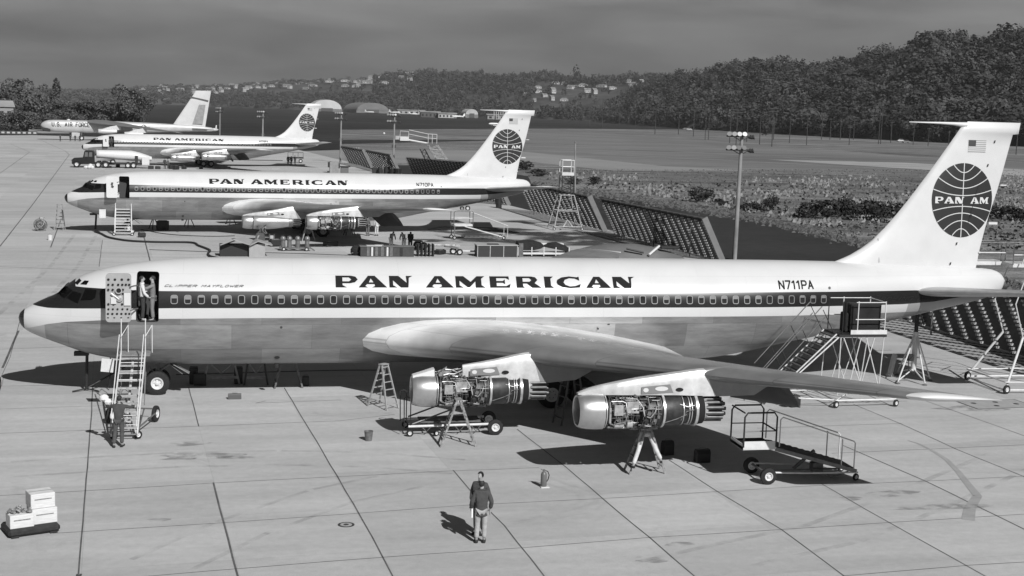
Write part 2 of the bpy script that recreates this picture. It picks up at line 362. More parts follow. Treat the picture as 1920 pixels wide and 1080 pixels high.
# wide wedge-serif capitals, each as closed loops in a box one unit high
GW = {
 'P': (2.0, [[(0,0),(1.0,0),(.62,.2),(.62,.36),(1.3,.36),(1.75,.45),(2.0,.68),(1.8,.92),(1.4,1),(0,1)], [(.62,.52),(1.2,.52),(1.42,.68),(1.2,.85),(.62,.85)]]),
 'A': (2.6, [[(0,0),(.85,0),(.62,.13),(.78,.29),(1.45,.29),(1.5,.13),(1.2,0),(2.6,0),(1.5,1),(.88,1)], [(.95,.44),(1.38,.44),(1.13,.78)]]),
 'N': (2.25, [[(0,0),(0,1),(.9,1),(1.66,.42),(1.62,1),(2.25,1),(1.9,.84),(1.82,0),(1.1,0),(.36,.62),(.36,.2),(.75,0)]]),
 'M': (2.8, [[(0,0),(0,1),(.75,1),(1.4,.52),(2.0,1),(2.75,1),(2.42,.78),(2.42,.22),(2.8,0),(1.85,0),(1.85,.55),(1.3,.04),(1.1,.04),(.36,.62),(.36,.2),(.75,0)]]),
 'E': (1.9, [[(0,0),(0,1),(1.78,1),(1.8,.7),(1.5,.84),(.62,.84),(.62,.6),(1.2,.6),(1.4,.74),(1.4,.32),(1.2,.44),(.62,.44),(.62,.16),(1.5,.16),(1.9,.35),(1.82,0)]]),
 'R': (2.4, [[(0,0),(.8,0),(.62,.15),(.62,.38),(1.0,.38),(1.5,0),(2.4,0),(1.75,.42),(2.05,.7),(1.85,.93),(1.45,1),(0,1)], [(.62,.54),(1.25,.54),(1.45,.69),(1.25,.85),(.62,.85)]]),
 'I': (.9, [[(0,0),(0,1),(.87,1),(.6,.8),(.6,.2),(.9,0)]]),
 'C': (2.2, [[(2.1,1),(2.1,.65),(1.7,.82),(1.2,.86),(.78,.72),(.64,.5),(.78,.28),(1.2,.14),(1.7,.18),(2.2,.35),(2.1,.03),(1.2,-.02),(.5,.08),(.08,.3),(0,.5),(.08,.72),(.5,.93),(1.2,1.02),(1.9,.95)]]),
}
# plain stroke capitals (box .6 wide, 1 high): polylines
GS = {'A': [[(0,0),(.3,1),(.6,0)],[(.12,.34),(.48,.34)]], 'B': [[(0,0),(0,1),(.42,1),(.55,.87),(.55,.65),(.42,.53),(0,.53)],[(.42,.53),(.6,.4),(.6,.14),(.45,0),(0,0)]],
 'C': [[(.6,.8),(.45,1),(.15,1),(0,.8),(0,.2),(.15,0),(.45,0),(.6,.2)]], 'D': [[(0,0),(0,1),(.4,1),(.6,.75),(.6,.25),(.4,0),(0,0)]], 'E': [[(.58,0),(0,0),(0,1),(.58,1)],[(0,.52),(.48,.52)]],
 'F': [[(0,0),(0,1),(.58,1)],[(0,.52),(.48,.52)]], 'G': [[(.6,.8),(.45,1),(.15,1),(0,.8),(0,.2),(.15,0),(.45,0),(.6,.2),(.6,.48),(.35,.48)]], 'I': [[(.3,0),(.3,1)]], 'L': [[(0,1),(0,0),(.58,0)]],
 'M': [[(0,0),(0,1),(.35,.35),(.7,1),(.7,0)]], 'N': [[(0,0),(0,1),(.6,0),(.6,1)]], 'O': [[(.15,0),(0,.2),(0,.8),(.15,1),(.45,1),(.6,.8),(.6,.2),(.45,0),(.15,0)]],
 'P': [[(0,0),(0,1),(.45,1),(.6,.85),(.6,.6),(.45,.46),(0,.46)]], 'R': [[(0,0),(0,1),(.45,1),(.6,.85),(.6,.6),(.45,.46),(0,.46)],[(.3,.46),(.6,0)]], 'S': [[(.6,.82),(.45,1),(.15,1),(0,.82),(0,.65),(.15,.53),(.45,.47),(.6,.35),(.6,.18),(.45,0),(.15,0),(0,.18)]],
 'U': [[(0,1),(0,.2),(.15,0),(.45,0),(.6,.2),(.6,1)]], 'W': [[(0,1),(.2,0),(.4,.7),(.6,0),(.8,1)]], 'Y': [[(0,1),(.3,.5),(.6,1)],[(.3,.5),(.3,0)]],
 '0': [[(.15,0),(0,.2),(0,.8),(.15,1),(.45,1),(.6,.8),(.6,.2),(.45,0),(.15,0)]], '1': [[(.1,.8),(.35,1),(.35,0)]], '7': [[(0,1),(.6,1),(.2,0)]], '9': [[(.6,.5),(.15,.5),(0,.65),(0,.85),(.15,1),(.45,1),(.6,.85),(.6,.2),(.45,0),(.1,0)]], '.': [[(.2,0),(.3,0)]], ' ': []}
def strokes(txt, x0, x1, z0, z1, wt=.16, slant=0., zig=None, flip=False):
    """stroke lettering as quads in (x, z), one outline per stroke segment"""
    wd = [(.8 if c in 'MW' else .35 if c in 'I1.' else .6)+.28 for c in txt]; tot = sum(wd)-.28; sx = (x1-x0)/tot; sz = z1-z0; out_ = []; cx = 0
    for c, wc in zip(txt, wd):
        for pl in GS.get(c, []):
            o0 = -.12 if c in 'I1.' else 0
            P = [(x0+(cx+o0+px+slant*py)*sx, z0+py*sz) for px, py in pl]
            for (ax, az), (bx, bz) in zip(P, P[1:]):
                dx, dz = bx-ax, bz-az; l = math.hypot(dx, dz) or 1; t = wt*sz/2; ex, ez = dx/l*t*.6, dz/l*t*.6; nx, nz_ = -dz/l*t, dx/l*t
                ax, az, bx, bz = ax-ex, az-ez, bx+ex, bz+ez; k = max(1, math.ceil(l/.1))
                for q in range(k):
                    f0, f1 = q/k, (q+1)/k; cx0, cz0, cx1, cz1 = ax+(bx-ax)*f0, az+(bz-az)*f0, ax+(bx-ax)*f1, az+(bz-az)*f1
                    out_.append([(cx0+nx, cz0+nz_), (cx0-nx, cz0-nz_), (cx1-nx, cz1-nz_), (cx1+nx, cz1+nz_)])
        cx += wc
    return out_
def conform_many(polys, bvh, name, m, off=.012, side=-1):
    b = MB()
    for i, lp in enumerate(polys):
        vs = []
        for x, z in lp:
            y = surf_y(bvh, x, z, side); vs.append((x, (y if y is not None else side*1.8)+side*(off+.0004*(i % 5)), z))
        b.add(vs, [tuple(range(len(vs)))])
    return b.mesh(name, m)
def wide_text(txt, ext, z0, z1, name, m, bvh, off=.014, side=-1):
    loops = []
    for c, (xa, xb) in zip(txt, ext):
        wd, ls = GW[c]
        for lp in ls: loops.append([(xa+px/wd*(xb-xa), z0+pz*(z1-z0)) for px, pz in lp])
    return conform(loops, bvh, name, m, off, side)
TITLE = [(12.17, 13.05), (13.07, 14.21), (14.3, 15.24), (15.75, 16.9), (16.98, 18.2), (18.38, 19.23), (19.48, 20.52), (20.65, 21.05), (21.16, 22.17), (22.38, 23.46), (23.55, 24.5)]

# ------------------------------------------------------------------ wing, fin, tailplane
def foil(le, te, t, camber=.015, n=14, span=(0, 0, 1)):
    """section from leading edge point to trailing edge point, thickness t as a fraction; offsets along span-normal 'span'"""
    le, te = Vector(le), Vector(te); c = (te-le).length; s = Vector(span).normalized(); up = []; lo = []
    for i in range(n+1):
        u = .5*(1-math.cos(math.pi*i/n)); th = 5*t*(.2969*math.sqrt(u)-.126*u-.3516*u*u+.2843*u**3-.1015*u**4)+.0012
        cm = camber*4*u*(1-u); p = le+(te-le)*u
        up.append(p+s*c*(cm+th)); lo.append(p+s*c*(cm-th))
    return up+lo[::-1][1:-1]
def LEp(y): return (13.42+(-1.88-y)*14.08/18.06, y, 2.42+(-1.88-y)*1.42/18.06)
def TEp(y):
    if y > -7: x = 25.9+(25.3-25.9)*(-1.88-y)/5.12; z = 2.0+(2.42-2.0)*(-1.88-y)/5.12
    else: f = (-7-y)/12.94; x = 25.3+4.85*f; z = 2.42+1.30*f
    return (x, y, z)
def wing_mesh(y0, y1, n, mats, fn=lambda v: v):
    rings = []
    for i in range(n+1):
        y = y0+(y1-y0)*i/n; t = .125-.035*(abs(y)-1.9)/18
        if y < -19.6: f = (-19.6-y)/.34; t *= math.sqrt(max(0., 1-f*f))*.98+.02
        rings.append(foil(LEp(y), TEp(y), t, .018*(1-min(1, (abs(y)-1)/25))))
    return MB().loft(rings), rings
def mirror_mesh(me):
    m2 = me.copy(); bm = bmesh.new(); bm.from_mesh(m2)
    for v in bm.verts: v.co.y = -v.co.y
    bmesh.ops.reverse_faces(bm, faces=bm.faces); bm.to_mesh(m2); bm.free(); return m2
def wing_material():
    m = bpy.data.materials.new('wing_skin'); m.use_nodes = True; nt = m.node_tree; b = nt.nodes['Principled BSDF']; L = nt.links.new
    tc = N(nt, 'ShaderNodeTexCoord'); sp = N(nt, 'ShaderNodeSeparateXYZ'); L(tc.outputs['Object'], sp.inputs[0])
    ab = N(nt, 'ShaderNodeMath', operation='ABSOLUTE'); L(sp.outputs['Y'], ab.inputs[0])
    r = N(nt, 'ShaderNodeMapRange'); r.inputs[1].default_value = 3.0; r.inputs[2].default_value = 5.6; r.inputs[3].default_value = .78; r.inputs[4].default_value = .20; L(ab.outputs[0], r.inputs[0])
    # chordwise position: nose strip lighter, spar box dull grey
    lx = N(nt, 'ShaderNodeMath', operation='MULTIPLY_ADD'); L(ab.outputs[0], lx.inputs[0]); lx.inputs[1].default_value = -.7796; L(sp.outputs['X'], lx.inputs[2])
    vec = N(nt, 'ShaderNodeCombineXYZ'); L(lx.outputs[0], vec.inputs[0]); L(ab.outputs[0], vec.inputs[1])
    br = N(nt, 'ShaderNodeTexBrick'); br.inputs['Scale'].default_value = 1.; br.inputs['Brick Width'].default_value = 1.6; br.inputs['Row Height'].default_value = 2.7; br.inputs['Mortar Size'].default_value = .02
    br.inputs['Color1'].default_value = (.95, .95, .95, 1); br.inputs['Color2'].default_value = (1.05, 1.05, 1.05, 1); br.inputs['Mortar'].default_value = (.68, .68, .68, 1); L(vec.outputs[0], br.inputs['Vector'])
    bwn = N(nt, 'ShaderNodeRGBToBW'); L(br.outputs[0], bwn.inputs[0])
    nz = N(nt, 'ShaderNodeTexNoise'); nz.inputs['Scale'].default_value = .8; nz.inputs['Detail'].default_value = 6; L(tc.outputs['Object'], nz.inputs['Vector'])
    mr = N(nt, 'ShaderNodeMapRange'); mr.inputs[1].default_value = .3; mr.inputs[2].default_value = .7; mr.inputs[3].default_value = .8; mr.inputs[4].default_value = 1.2; L(nz.outputs[0], mr.inputs[0])
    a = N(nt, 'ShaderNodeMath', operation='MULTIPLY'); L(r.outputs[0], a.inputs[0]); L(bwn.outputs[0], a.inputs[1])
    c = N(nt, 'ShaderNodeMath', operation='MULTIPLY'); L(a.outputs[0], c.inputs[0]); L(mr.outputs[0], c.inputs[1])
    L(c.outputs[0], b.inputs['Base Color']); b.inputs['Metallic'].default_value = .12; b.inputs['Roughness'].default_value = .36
    return m
WINGS = wing_material()
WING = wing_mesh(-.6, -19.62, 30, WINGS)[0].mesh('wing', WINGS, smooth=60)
_wt = []
for i in range(9):
    y = -19.62-.32*i/8; f = i/8; t = .09*(math.sqrt(max(0, 1-f*f))*.97+.03); l0, t0 = Vector(LEp(y)), Vector(TEp(y)); _wt.append(foil(l0+(t0-l0)*.02*f*f, t0+(t0-l0)*.0, t, .0))
WTIP = MB().loft(_wt).mesh('wing_tip', WHITE, smooth=60)
# hanging flap: a separate slab drooped below the trailing edge
def flap(y0, y1):
    rg = []
    for y in (y0, y1):
        te = Vector(TEp(y)); c = 1.55; a = Vector((te.x-.95, y, te.z-.02)); rg.append(foil(a, a+Vector((c*math.cos(R(47)), 0, -c*math.sin(R(47)))), .13, .03, 8, (math.sin(R(47)), 0, math.cos(R(47)))))
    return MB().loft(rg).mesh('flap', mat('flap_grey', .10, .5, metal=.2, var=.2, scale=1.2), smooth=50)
FLAPS = [flap(-2.3, -6.9), flap(-8.9, -12.2)]
FLE = [(4.7, 32.4), (5.2, 33.2), (5.5, 34.05), (5.8, 34.77), (6.44, 35.74), (7.56, 36.8), (8.8, 37.76), (10.12, 38.71), (11.2, 39.45), (11.54, 39.68), (11.74, 39.95)]
FTE = [(4.7, 40.75), (5.3, 40.9), (5.97, 40.98), (7.25, 41.23), (8.98, 41.71), (11.24, 42.20), (11.25, 42.47), (11.74, 42.54)]
_rg = []
for z in [4.7, 5.2, 5.5, 5.65, 5.8, 6.1, 6.44, 7, 7.56, 8.2, 8.8, 9.5, 10.12, 10.7, 11.23, 11.26, 11.54, 11.70, 11.76]:
    le, te = smooth_interp(FLE, z), interp(FTE, z); c = te-le; th = min(.105, .62/c) if z < 11.65 else .03
    _rg.append(foil((le, 0, z), (te, 0, z), th, 0, 14, (0, 1, 0)))
FIN = MB().loft(_rg).mesh('fin', WHITE, smooth=50)
_bv = bmesh.new(); _bv.from_mesh(FIN); FINBVH = BVHTree.FromBMesh(_bv); _bv.free()
PROBE = MB().tube([(39.9, 0, 11.60), (39.3, 0, 11.64), (38.6, 0, 11.655), (37.15, 0, 11.66)], [.13, .075, .05, .018], 10).mesh('aerial_probe', WHITE, smooth=True)
def sLE(y): return (37.35+(-.6-y)*.752, y, 4.27+(-.6-y)*.113)
def sTE(y): return (41.7+(-.6-y)*.294, y, 4.24+(-.6-y)*.113)
STABM = mat('tailplane_metal', .42, .4, metal=.45, var=.15, scale=1.2)
STAB = MB().loft([foil(sLE(y), sTE(y), .10, -.004) for y in (-.3, -1.2, -3, -5, -5.55)]).mesh('tailplane', STABM, smooth=60)
_rg = []
for i in range(6):
    y = -5.55-.5*i/5; f = i/5; _rg.append(foil(sLE(y), sTE(y), .10*(math.sqrt(max(0, 1-f*f))*.95+.05), 0))
STABTIP = MB().loft(_rg).mesh('tailplane_tip', WHITE, smooth=60)
# rudder hinge line, actuator lugs and tab joints as fine raised/inset lines on the fin
def fin_line(pts, wdt, m=None):
    return [[(a[0]-wdt, a[1]), (a[0]+wdt, a[1]), (b[0]+wdt, b[1]), (b[0]-wdt, b[1])] for a, b in zip(pts, pts[1:])]
def emblem():
    cx, cz, rx, rz = 39.88, 8.28, 1.52, 1.65; k = .05
    sk = lambda x, z: (x+(z-cz)*k*-.6, z)
    disc = conform([[sk(cx+rx*math.cos(2*math.pi*i/64), cz+rz*math.sin(2*math.pi*i/64)) for i in range(64)]], FINBVH, 'globe_disc', mat('emblem_paint', .020, .55), .012, step=.15, xk=1)
    lines = []; wl = .019
    def arc(x0, z0, zm, x1, z1):
        P = []
        for i in range(17):
            t = i/16; x = x0+(x1-x0)*t; z = z0+(z1-z0)*t+(zm-(z0+z1)/2)*(4*t*(1-t)); P.append((x, z))
        for a, b in zip(P, P[1:]):
            dx, dz = b[0]-a[0], b[1]-a[1]; l = math.hypot(dx, dz); nx, nz_ = -dz/l*wl, dx/l*wl
            lines.append([sk(a[0]-nx, a[1]-nz_), sk(b[0]-nx, b[1]-nz_), sk(b[0]+nx, b[1]+nz_), sk(a[0]+nx, a[1]+nz_)])
    for f, dip in ((.945, .20), (.82, .29), (.60, .275), (.29, .16)):
        h = rx*math.sqrt(1-f*f)*1.0; arc(cx-h, cz+rz*f, cz+rz*(f-dip), cx+h, cz+rz*f)
    for f, dip in ((.29, .13), (.59, .25), (.81, .265), (.955, .19)):
        h = rx*math.sqrt(1-f*f)*1.0; arc(cx-h, cz-rz*f, cz-rz*(f-dip), cx+h, cz-rz*f)
    for a, b in ((rz, .16), (-.16, -rz)): lines.append([sk(cx-wl, cz+a), sk(cx+wl, cz+a), sk(cx+wl, cz+b), sk(cx-wl, cz+b)])
    lm = conform_many(lines, FINBVH, 'globe_lines', WHITE, .020)
    ex = [(-1.36, -.96), (-.92, -.42), (-.38, .08), (.40, .84), (.88, 1.34)]
    tx = wide_text('PANAM', [(cx+a, cx+b) for a, b in ex], cz-.14, cz+.15, 'globe_lettering', WHITE, FINBVH, .026)
    return disc, lm, tx
EMB = emblem()
FLAGM = [conform_many([[(39.97, 10.42), (40.84, 10.42), (40.84, 10.95), (39.97, 10.95)]], FINBVH, 'flag', mat('flag_white', .6, .6), .012)]
_st = [[(39.97, 10.42+.082*i), (40.84, 10.42+.082*i), (40.84, 10.42+.082*i+.036), (39.97, 10.42+.082*i+.036)] for i in range(7)]
FLAGM.append(conform_many(_st, FINBVH, 'flag_stripes', mat('flag_red', .28, .6), .017)); FLAGM.append(conform_many([[(39.98, 10.68), (40.33, 10.68), (40.33, 10.95), (39.98, 10.95)]], FINBVH, 'flag_canton', mat('flag_blue', .05, .6), .022))
FINMARK = conform_many([[(x-.03, z-.06), (x+.03, z-.06), (x+.06, z+.06), (x, z+.06)] for x, z in ((41.25, 10.9), (41.0, 9.85), (39.73, 6.35), (39.5, 5.45), (40.35, 7.6))]+[[(35.98, 5.5), (35.995, 5.5), (35.97, 6.55), (35.955, 6.55)]]+fin_line([(40.62, 8.98), (40.25, 7.3)], .012), FINBVH, 'fin_fittings', BLACK, .03)
RUDFIT = MB().box((41.52, 0, 7.27), (.42, .16, .10)).box((41.9, 0, 8.98), (.3, .1, .05)).box((40.98, 0, 5.95), (.1, .1, .06)).mesh('rudder_fitting', WHITE)

# ------------------------------------------------------------------ windows
def window_mesh(blind, tone):
    b = MB(); w_, h, r = .135, .178, .085; ring = []
    def rr(w_, h, r, y):
        o = []
        for cx, cz, a0 in ((w_-r, h-r, 0), (-w_+r, h-r, 90), (-w_+r, -h+r, 180), (w_-r, -h+r, 270)):
            for i in range(5): a = R(a0+i*22.5); o.append((cx+r*math.cos(a), y, cz+r*math.sin(a)))
        return o
    A, B, C, D = rr(w_, h, r, 0), rr(w_, h, r, -.016), rr(w_-.03, h-.03, r-.03, -.016), rr(w_-.03, h-.03, r-.03, -.004); n = len(A)
    b.add(A+B+C+D, [(k*n+i, k*n+(i+1) % n, (k+1)*n+(i+1) % n, (k+1)*n+i) for k in range(3) for i in range(n)])
    b.cur = 1; b.add(D, [tuple(range(n))])
    b.cur = 2; zt = h-.034; zb = zt-(2*h-.07)*blind; q = w_-.034
    if blind: b.add([(-q+.02, -.006, zt), (q-.02, -.006, zt), (q, -.006, zt-.03), (q, -.006, zb), (-q, -.006, zb), (-q, -.006, zt-.03)], [(0, 1, 2, 3, 4, 5)])
    return b.mesh('window', [FRAMEM, BLIND, mat('window_blind', tone, .6)])
WINM = window_mesh(0, .2); WINV = [WINM, window_mesh(.35, .17), window_mesh(.5, .12), window_mesh(.22, .25), window_mesh(.4, .22)]; WR = random.Random(8)
COCK = [[(1.52, 4.10), (1.80, 4.40), (2.12, 4.27), (1.84, 3.98)], [(1.90, 4.0), (2.14, 4.25), (2.5, 4.19), (2.36, 3.82)], [(2.46, 3.94), (2.63, 4.36), (3.06, 4.34), (3.02, 4.07), (2.9, 3.98)],
        [(2.17, 4.52), (2.33, 4.68), (2.44, 4.62), (2.30, 4.47)], [(2.40, 4.50), (2.56, 4.64), (2.74, 4.64), (2.66, 4.50)]]
def curved_glass():
    res = []
    for lp in COCK:
        res.append(conform([lp], FUSBVH, 'cockpit_window', GLASS, .018, step=.06, xk=1))
    return res
COCKM = curved_glass()
NAMEL = {}
def name_mesh(txt, x0, x1, z0, z1, wt=.2, slant=.25, m=INK): 
    k = (txt, x0)
    if k not in NAMEL: NAMEL[k] = conform_many(strokes(txt, x0, x1, z0, z1, wt, slant), FUSBVH, 'painted_name', m, .012)
    return NAMEL[k]
TITLEM = wide_text('PANAMERICAN', TITLE, 4.52, 4.95, 'title_lettering', INK, FUSBVH)
# ------------------------------------------------------------------ engines (inlet lip at the origin, running aft along +X)
rnd = random.Random(5)
def cowl_mesh():
    b = MB(); X = (1, 0, 0)
    b.lathe((0, 0, 0), X, [(.82, .60), (.6, .603), (.35, .59), (.15, .555), (.04, .52), (0, .49), (.02, .455), (.12, .44), (.5, .45)], 36)
    b.cur = 1; b.lathe((0, 0, 0), X, [(.5, .45), (.5, .02)], 36); b.lathe((0, 0, 0), X, [(.12, .02), (.2, .09), (.5, .13)], 16)
    b.lathe((0, 0, 0), X, [(.82, .60), (.82, .40)], 36)
    for i in range(18): a = 2*math.pi*i/18; b.beam((.46, .1*math.cos(a), .1*math.sin(a)), (.46, .44*math.cos(a), .44*math.sin(a)), .02, .07)
    return b.mesh('nose_cowl', [COWLM, DARK], smooth=40)
COWL = cowl_mesh()
def fullcowl_mesh():
    b = MB(); b.lathe((0, 0, 0), (1, 0, 0), [(.875, .585), (.9, .60), (1.4, .625), (2.0, .62), (2.7, .58), (3.3, .50), (3.85, .42), (3.86, .36)], 36)
    b.cur = 1
    for a, x in ((200, 1.9), (160, 2.9), (215, 1.2)): b.ball((x, .60*math.cos(R(a)), .60*math.sin(R(a))), .045, 8)
    return b.mesh('engine_cowl', [METAL, DARK], smooth=40)
FCOWL = fullcowl_mesh()
def tubes_mesh(x0=4.2):
    b = MB(); b.lathe((0, 0, 0), (1, 0, 0), [(x0-.35, .42), (x0-.1, .44), (x0+.1, .36), (x0+.1, .1)], 24); b.cur = 1
    for r_, n, l in ((.33, 12, .62), (.19, 7, .74), (.0, 1, .8)):
        for i in range(n):
            a = 2*math.pi*i/n+.2; y, z = r_*math.cos(a), r_*math.sin(a); b.lathe((x0, y, z), (1, y*.08, z*.08), [(0, .07), (.1, .072), (l, .06), (l, .045), (l-.2, .04)], 9)
    return b.mesh('exhaust_tubes', [BRMET, MIDMET], smooth=40)
TUBM = tubes_mesh(); TUBM.materials[1] = mat('tube_metal', .10, .45, metal=.5, var=.3, scale=5); TUBD = TUBM.copy(); TUBD.materials[0] = MIDMET; TUBD.materials[1] = DKMET
def core_meshes():
    """bare engine: casings, and everything bolted around them"""
    X = (1, 0, 0); res = []
    b = MB(); b.lathe((0, 0, 0), X, [(.8, .44), (1.0, .44), (1.55, .38), (2.0, .37), (2.05, .46), (2.5, .47), (2.72, .50), (2.76, .50), (3.35, .53), (3.45, .46), (3.75, .45), (3.8, .50), (4.0, .49), (4.0, .3)], 32)
    for x in (1.15, 1.3, 1.45, 1.7, 1.85, 2.2, 2.35): b.lathe((0, 0, 0), X, [(x, .3), (x, .47), (x+.025, .47), (x+.025, .3)], 32)
    res.append(('engine_core', b.mesh('engine_core', DKMET, smooth=40)))
    res.append(('exhaust_shroud', MB().lathe((0, 0, 0), X, [(3.95, .40), (3.95, .50), (4.16, .47), (4.16, .40)], 32).mesh('exhaust_shroud', DARK, smooth=40)))
    for x, r_, w_ in ((2.74, .575, .07), (3.84, .545, .085), (.86, .56, .03)): res.append(('casing_flange', MB().lathe((0, 0, 0), X, [(x, r_-.15), (x, r_), (x+w_, r_), (x+w_, r_-.15)], 36).mesh('casing_flange', BRMET, smooth=40)))
    b = MB()
    for x, r_ in ((3.42, .52), (3.62, .50), (3.70, .51)): b.lathe((0, 0, 0), X, [(x, r_-.1), (x, r_), (x+.02, r_), (x+.02, r_-.1)], 32)
    res.append(('burner_ring', b.mesh('burner_ring', BRMET, smooth=40)))
    # plumbing on the camera's and the far side
    b = MB()
    def P(x, a, r_): return (x, -r_*math.cos(R(a)), r_*math.sin(R(a)))
    for side in (0, 180):
        sg = 1 if side == 0 else -1
        def Q(x, a, r_): y = P(x, a, r_); return (y[0], y[1]*sg, y[2])
        b.tube([Q(.98, 40, .56), Q(.98, 5, .57), Q(1.0, -35, .56), Q(1.25, -55, .55)], .026, 8)
        b.tube([Q(1.03, 42, .56), Q(1.4, 42, .56), Q(1.5, 35, .58), Q(1.52, 0, .58), Q(1.5, -30, .56), Q(1.2, -38, .56)], .020, 8)
        b.tube([Q(1.55, 60, .52), Q(1.9, 50, .55), Q(2.05, 20, .56), Q(2.1, -8, .57), Q(2.3, -14, .57), Q(2.45, 5, .57), Q(2.5, 25, .56)], .026, 8)
        b.tube([Q(2.55, 45, .55), Q(2.56, 0, .57), Q(2.52, -45, .55)], .015, 6)
        b.tube([Q(3.35, -30, .52), Q(3.5, 5, .55), Q(3.75, 10, .55)], .012, 6); b.tube([Q(3.3, 30, .53), Q(3.55, 20, .56), Q(3.78, 25, .55)], .011, 6)
        b.tube([Q(2.8, -38, .55), Q(3.2, -20, .56), Q(3.5, -5, .56)], .010, 6)
        b.tube([Q(.95, -55, .56), Q(1.3, -68, .56), Q(1.7, -62, .56)], .045, 8)
        for i in range(90):
            x = rnd.uniform(.95, 2.6); a = rnd.uniform(-80, 70); r_ = rnd.uniform(.47, .57); pts = [Q(x, a, r_)]
            for k in range(rnd.randint(2, 4)):
                if rnd.random() < .5: x = min(2.68, max(.93, x+rnd.uniform(-.35, .35)))
                else: a = min(75, max(-85, a+rnd.uniform(-35, 35)))
                pts.append(Q(x, a, r_+rnd.uniform(-.01, .03)))
            b.tube(pts, rnd.choice((.006, .009, .012)), 5)
    res.append(('engine_pipe', b.mesh('engine_pipe', mat('pipe_metal', .30, .4, metal=.5, var=.6, scale=7), smooth=40)))
    b = MB()
    for sg in (1, -1):
        def Q(x, a, r_): y = P(x, a, r_); return (y[0], y[1]*sg, y[2])
        for c_, d_ in ((Q(1.25, 12, .53), (.30, .10, .34)), (Q(1.72, 22, .50), (.40, .16, .36)), (Q(.97, -5, .52), (.07, .12, .5))): res.append(('accessory_box', MB().box(c_, d_).mesh('accessory_box', mat('accessory_metal', .42, .4, metal=.4, var=.3, scale=5), bevel=.012)))
        for c_, pf in ((Q(1.15, -52, .52), [(0, .02), (.02, .10), (.32, .10), (.34, .02)]), (Q(1.55, -48, .50), [(0, .02), (.03, .13), (.2, .13), (.22, .02)])): res.append(('oil_filter', MB().lathe(c_, X, pf, 12).mesh('oil_filter', mat('accessory_metal', .42), smooth=30)))
        for i in range(22):
            q = Q(rnd.uniform(1.0, 2.65), rnd.uniform(-78, 60), .50); b.box(q, (rnd.uniform(.05, .14), .1, rnd.uniform(.05, .13)), rot=Matrix.Rotation(rnd.uniform(-.4, .4), 3, 'Y'))
    res.append(('wiring_unit', b.mesh('wiring_unit', MIDMET, bevel=.006)))
    b = MB()
    for sg in (1, -1):
        def Q(x, a, r_): y = P(x, a, r_); return (y[0], y[1]*sg, y[2])
        for i in range(26):
            q = Q(rnd.uniform(.95, 2.6), rnd.uniform(-88, 75), rnd.uniform(.46, .55)); b.lathe(q, (rnd.uniform(-1, 1), -sg, rnd.uniform(-1, 1)), [(-.05, .02), (-.05, .05), (.05, .05), (.06, .01)], 8)
        b.box(Q(2.1, -75, .55), (1.1, .2, .12)); b.lathe(Q(2.15, -28, .5), (0, -sg, -.4), [(0, .1), (.1, .1), (.12, .06), (.18, .05), (.18, .01)], 12)
    res.append(('gearbox_unit', b.mesh('gearbox_unit', DKMET, smooth=30)))
    return res
CORE = core_meshes()
def pylon_mesh(xi, yi, zi, top, bot, x_split):
    """top/bot: (x, z) tables in aircraft coordinates; returns the light forward piece and the grey after piece as local meshes"""
    res = []
    x0, x1 = top[0][0], bot[-1][0]
    for nm, a, b_, m in (('pylon', x0, x_split, mat('pylon_metal', .60, .34, metal=.2, var=.24, scale=2.2)), ('pylon_fairing', x_split, x1, mat('pylon_grey', .27, .5, metal=.2, var=.15, scale=2))):
        rings = []; n = 22
        for i in range(n+1):
            x = a+(b_-a)*i/n; zt = smooth_interp(top, x); zb = interp(bot, x); zt = max(zt, zb+.03); u = (x-x0)/(x1-x0); wd = .05+.21*math.sin(math.pi*min(1, max(0, u*.92+.04)))**.6
            if u < .14: wd = .05+(wd-.05)*math.sqrt(max(0, u/.14))*1. if False else wd
            sh = .5 if u < .25 else .32
            g = [(x-xi, s*wd*k, zb-zi+(zt-zb)*h) for s, k, h in ((-1, 1, 0), (-1, 1, .5), (-1, .93, .78), (-1, .62, .95), (0, 0, 1), (1, .62, .95), (1, .93, .78), (1, 1, .5), (1, 1, 0))]
            sf = i/n if nm == 'pylon' else 1-i/n; g = [(p[0]+.34*(1-h_)*sf, p[1], p[2]) for p, h_ in zip(g, (0, .5, .78, .95, 1, .95, .78, .5, 0))]
            rings.append(g)
        res.append((nm, MB().loft(rings).mesh(nm, m, smooth=35)))
    return res
PT = {1: dict(o=(14.38, -8.31, 1.76), top=[(14.40, 2.32), (14.9, 2.47), (16.18, 2.66), (17.4, 2.87), (18.3, 3.06), (19.0, 3.12), (21, 2.9)], bot=[(14.40, 2.28), (15.1, 2.27), (17.2, 2.20), (18.7, 2.0), (19.4, 2.05), (20.2, 2.1), (20.9, 2.4)], sp=18.65),
      2: dict(o=(18.92, -14.02, 2.24), top=[(18.94, 2.83), (19.3, 2.98), (20.0, 3.14), (20.99, 3.32), (22.0, 3.46), (23.0, 3.58), (23.7, 3.62), (25.6, 3.4)], bot=[(18.94, 2.78), (19.8, 2.78), (21.9, 2.76), (23.3, 2.70), (24.7, 2.71), (25.16, 2.95), (25.6, 3.12)], sp=23.1)}
PT['1b'] = dict(o=PT[1]['o'], top=[(16.18, 2.66), (17.4, 2.87), (18.3, 3.06), (19.0, 3.12), (21, 2.9)], bot=[(16.18, 2.24), (17.2, 2.20), (18.7, 2.0), (19.4, 2.05), (20.2, 2.1), (20.9, 2.4)], sp=18.65)
PYL = {k: pylon_mesh(v['o'][0], v['o'][1], v['o'][2], v['top'], v['bot'], v['sp']) for k, v in PT.items()}
def patch_mesh(polys, m, nm, y=-.262):
    b = MB()
    for k, lp in enumerate(polys): b.prism([(a, c) for a, c in lp], .004, lambda a, c, t, k=k: (a, y-t-.002*k, c))
    return b.mesh(nm, m)
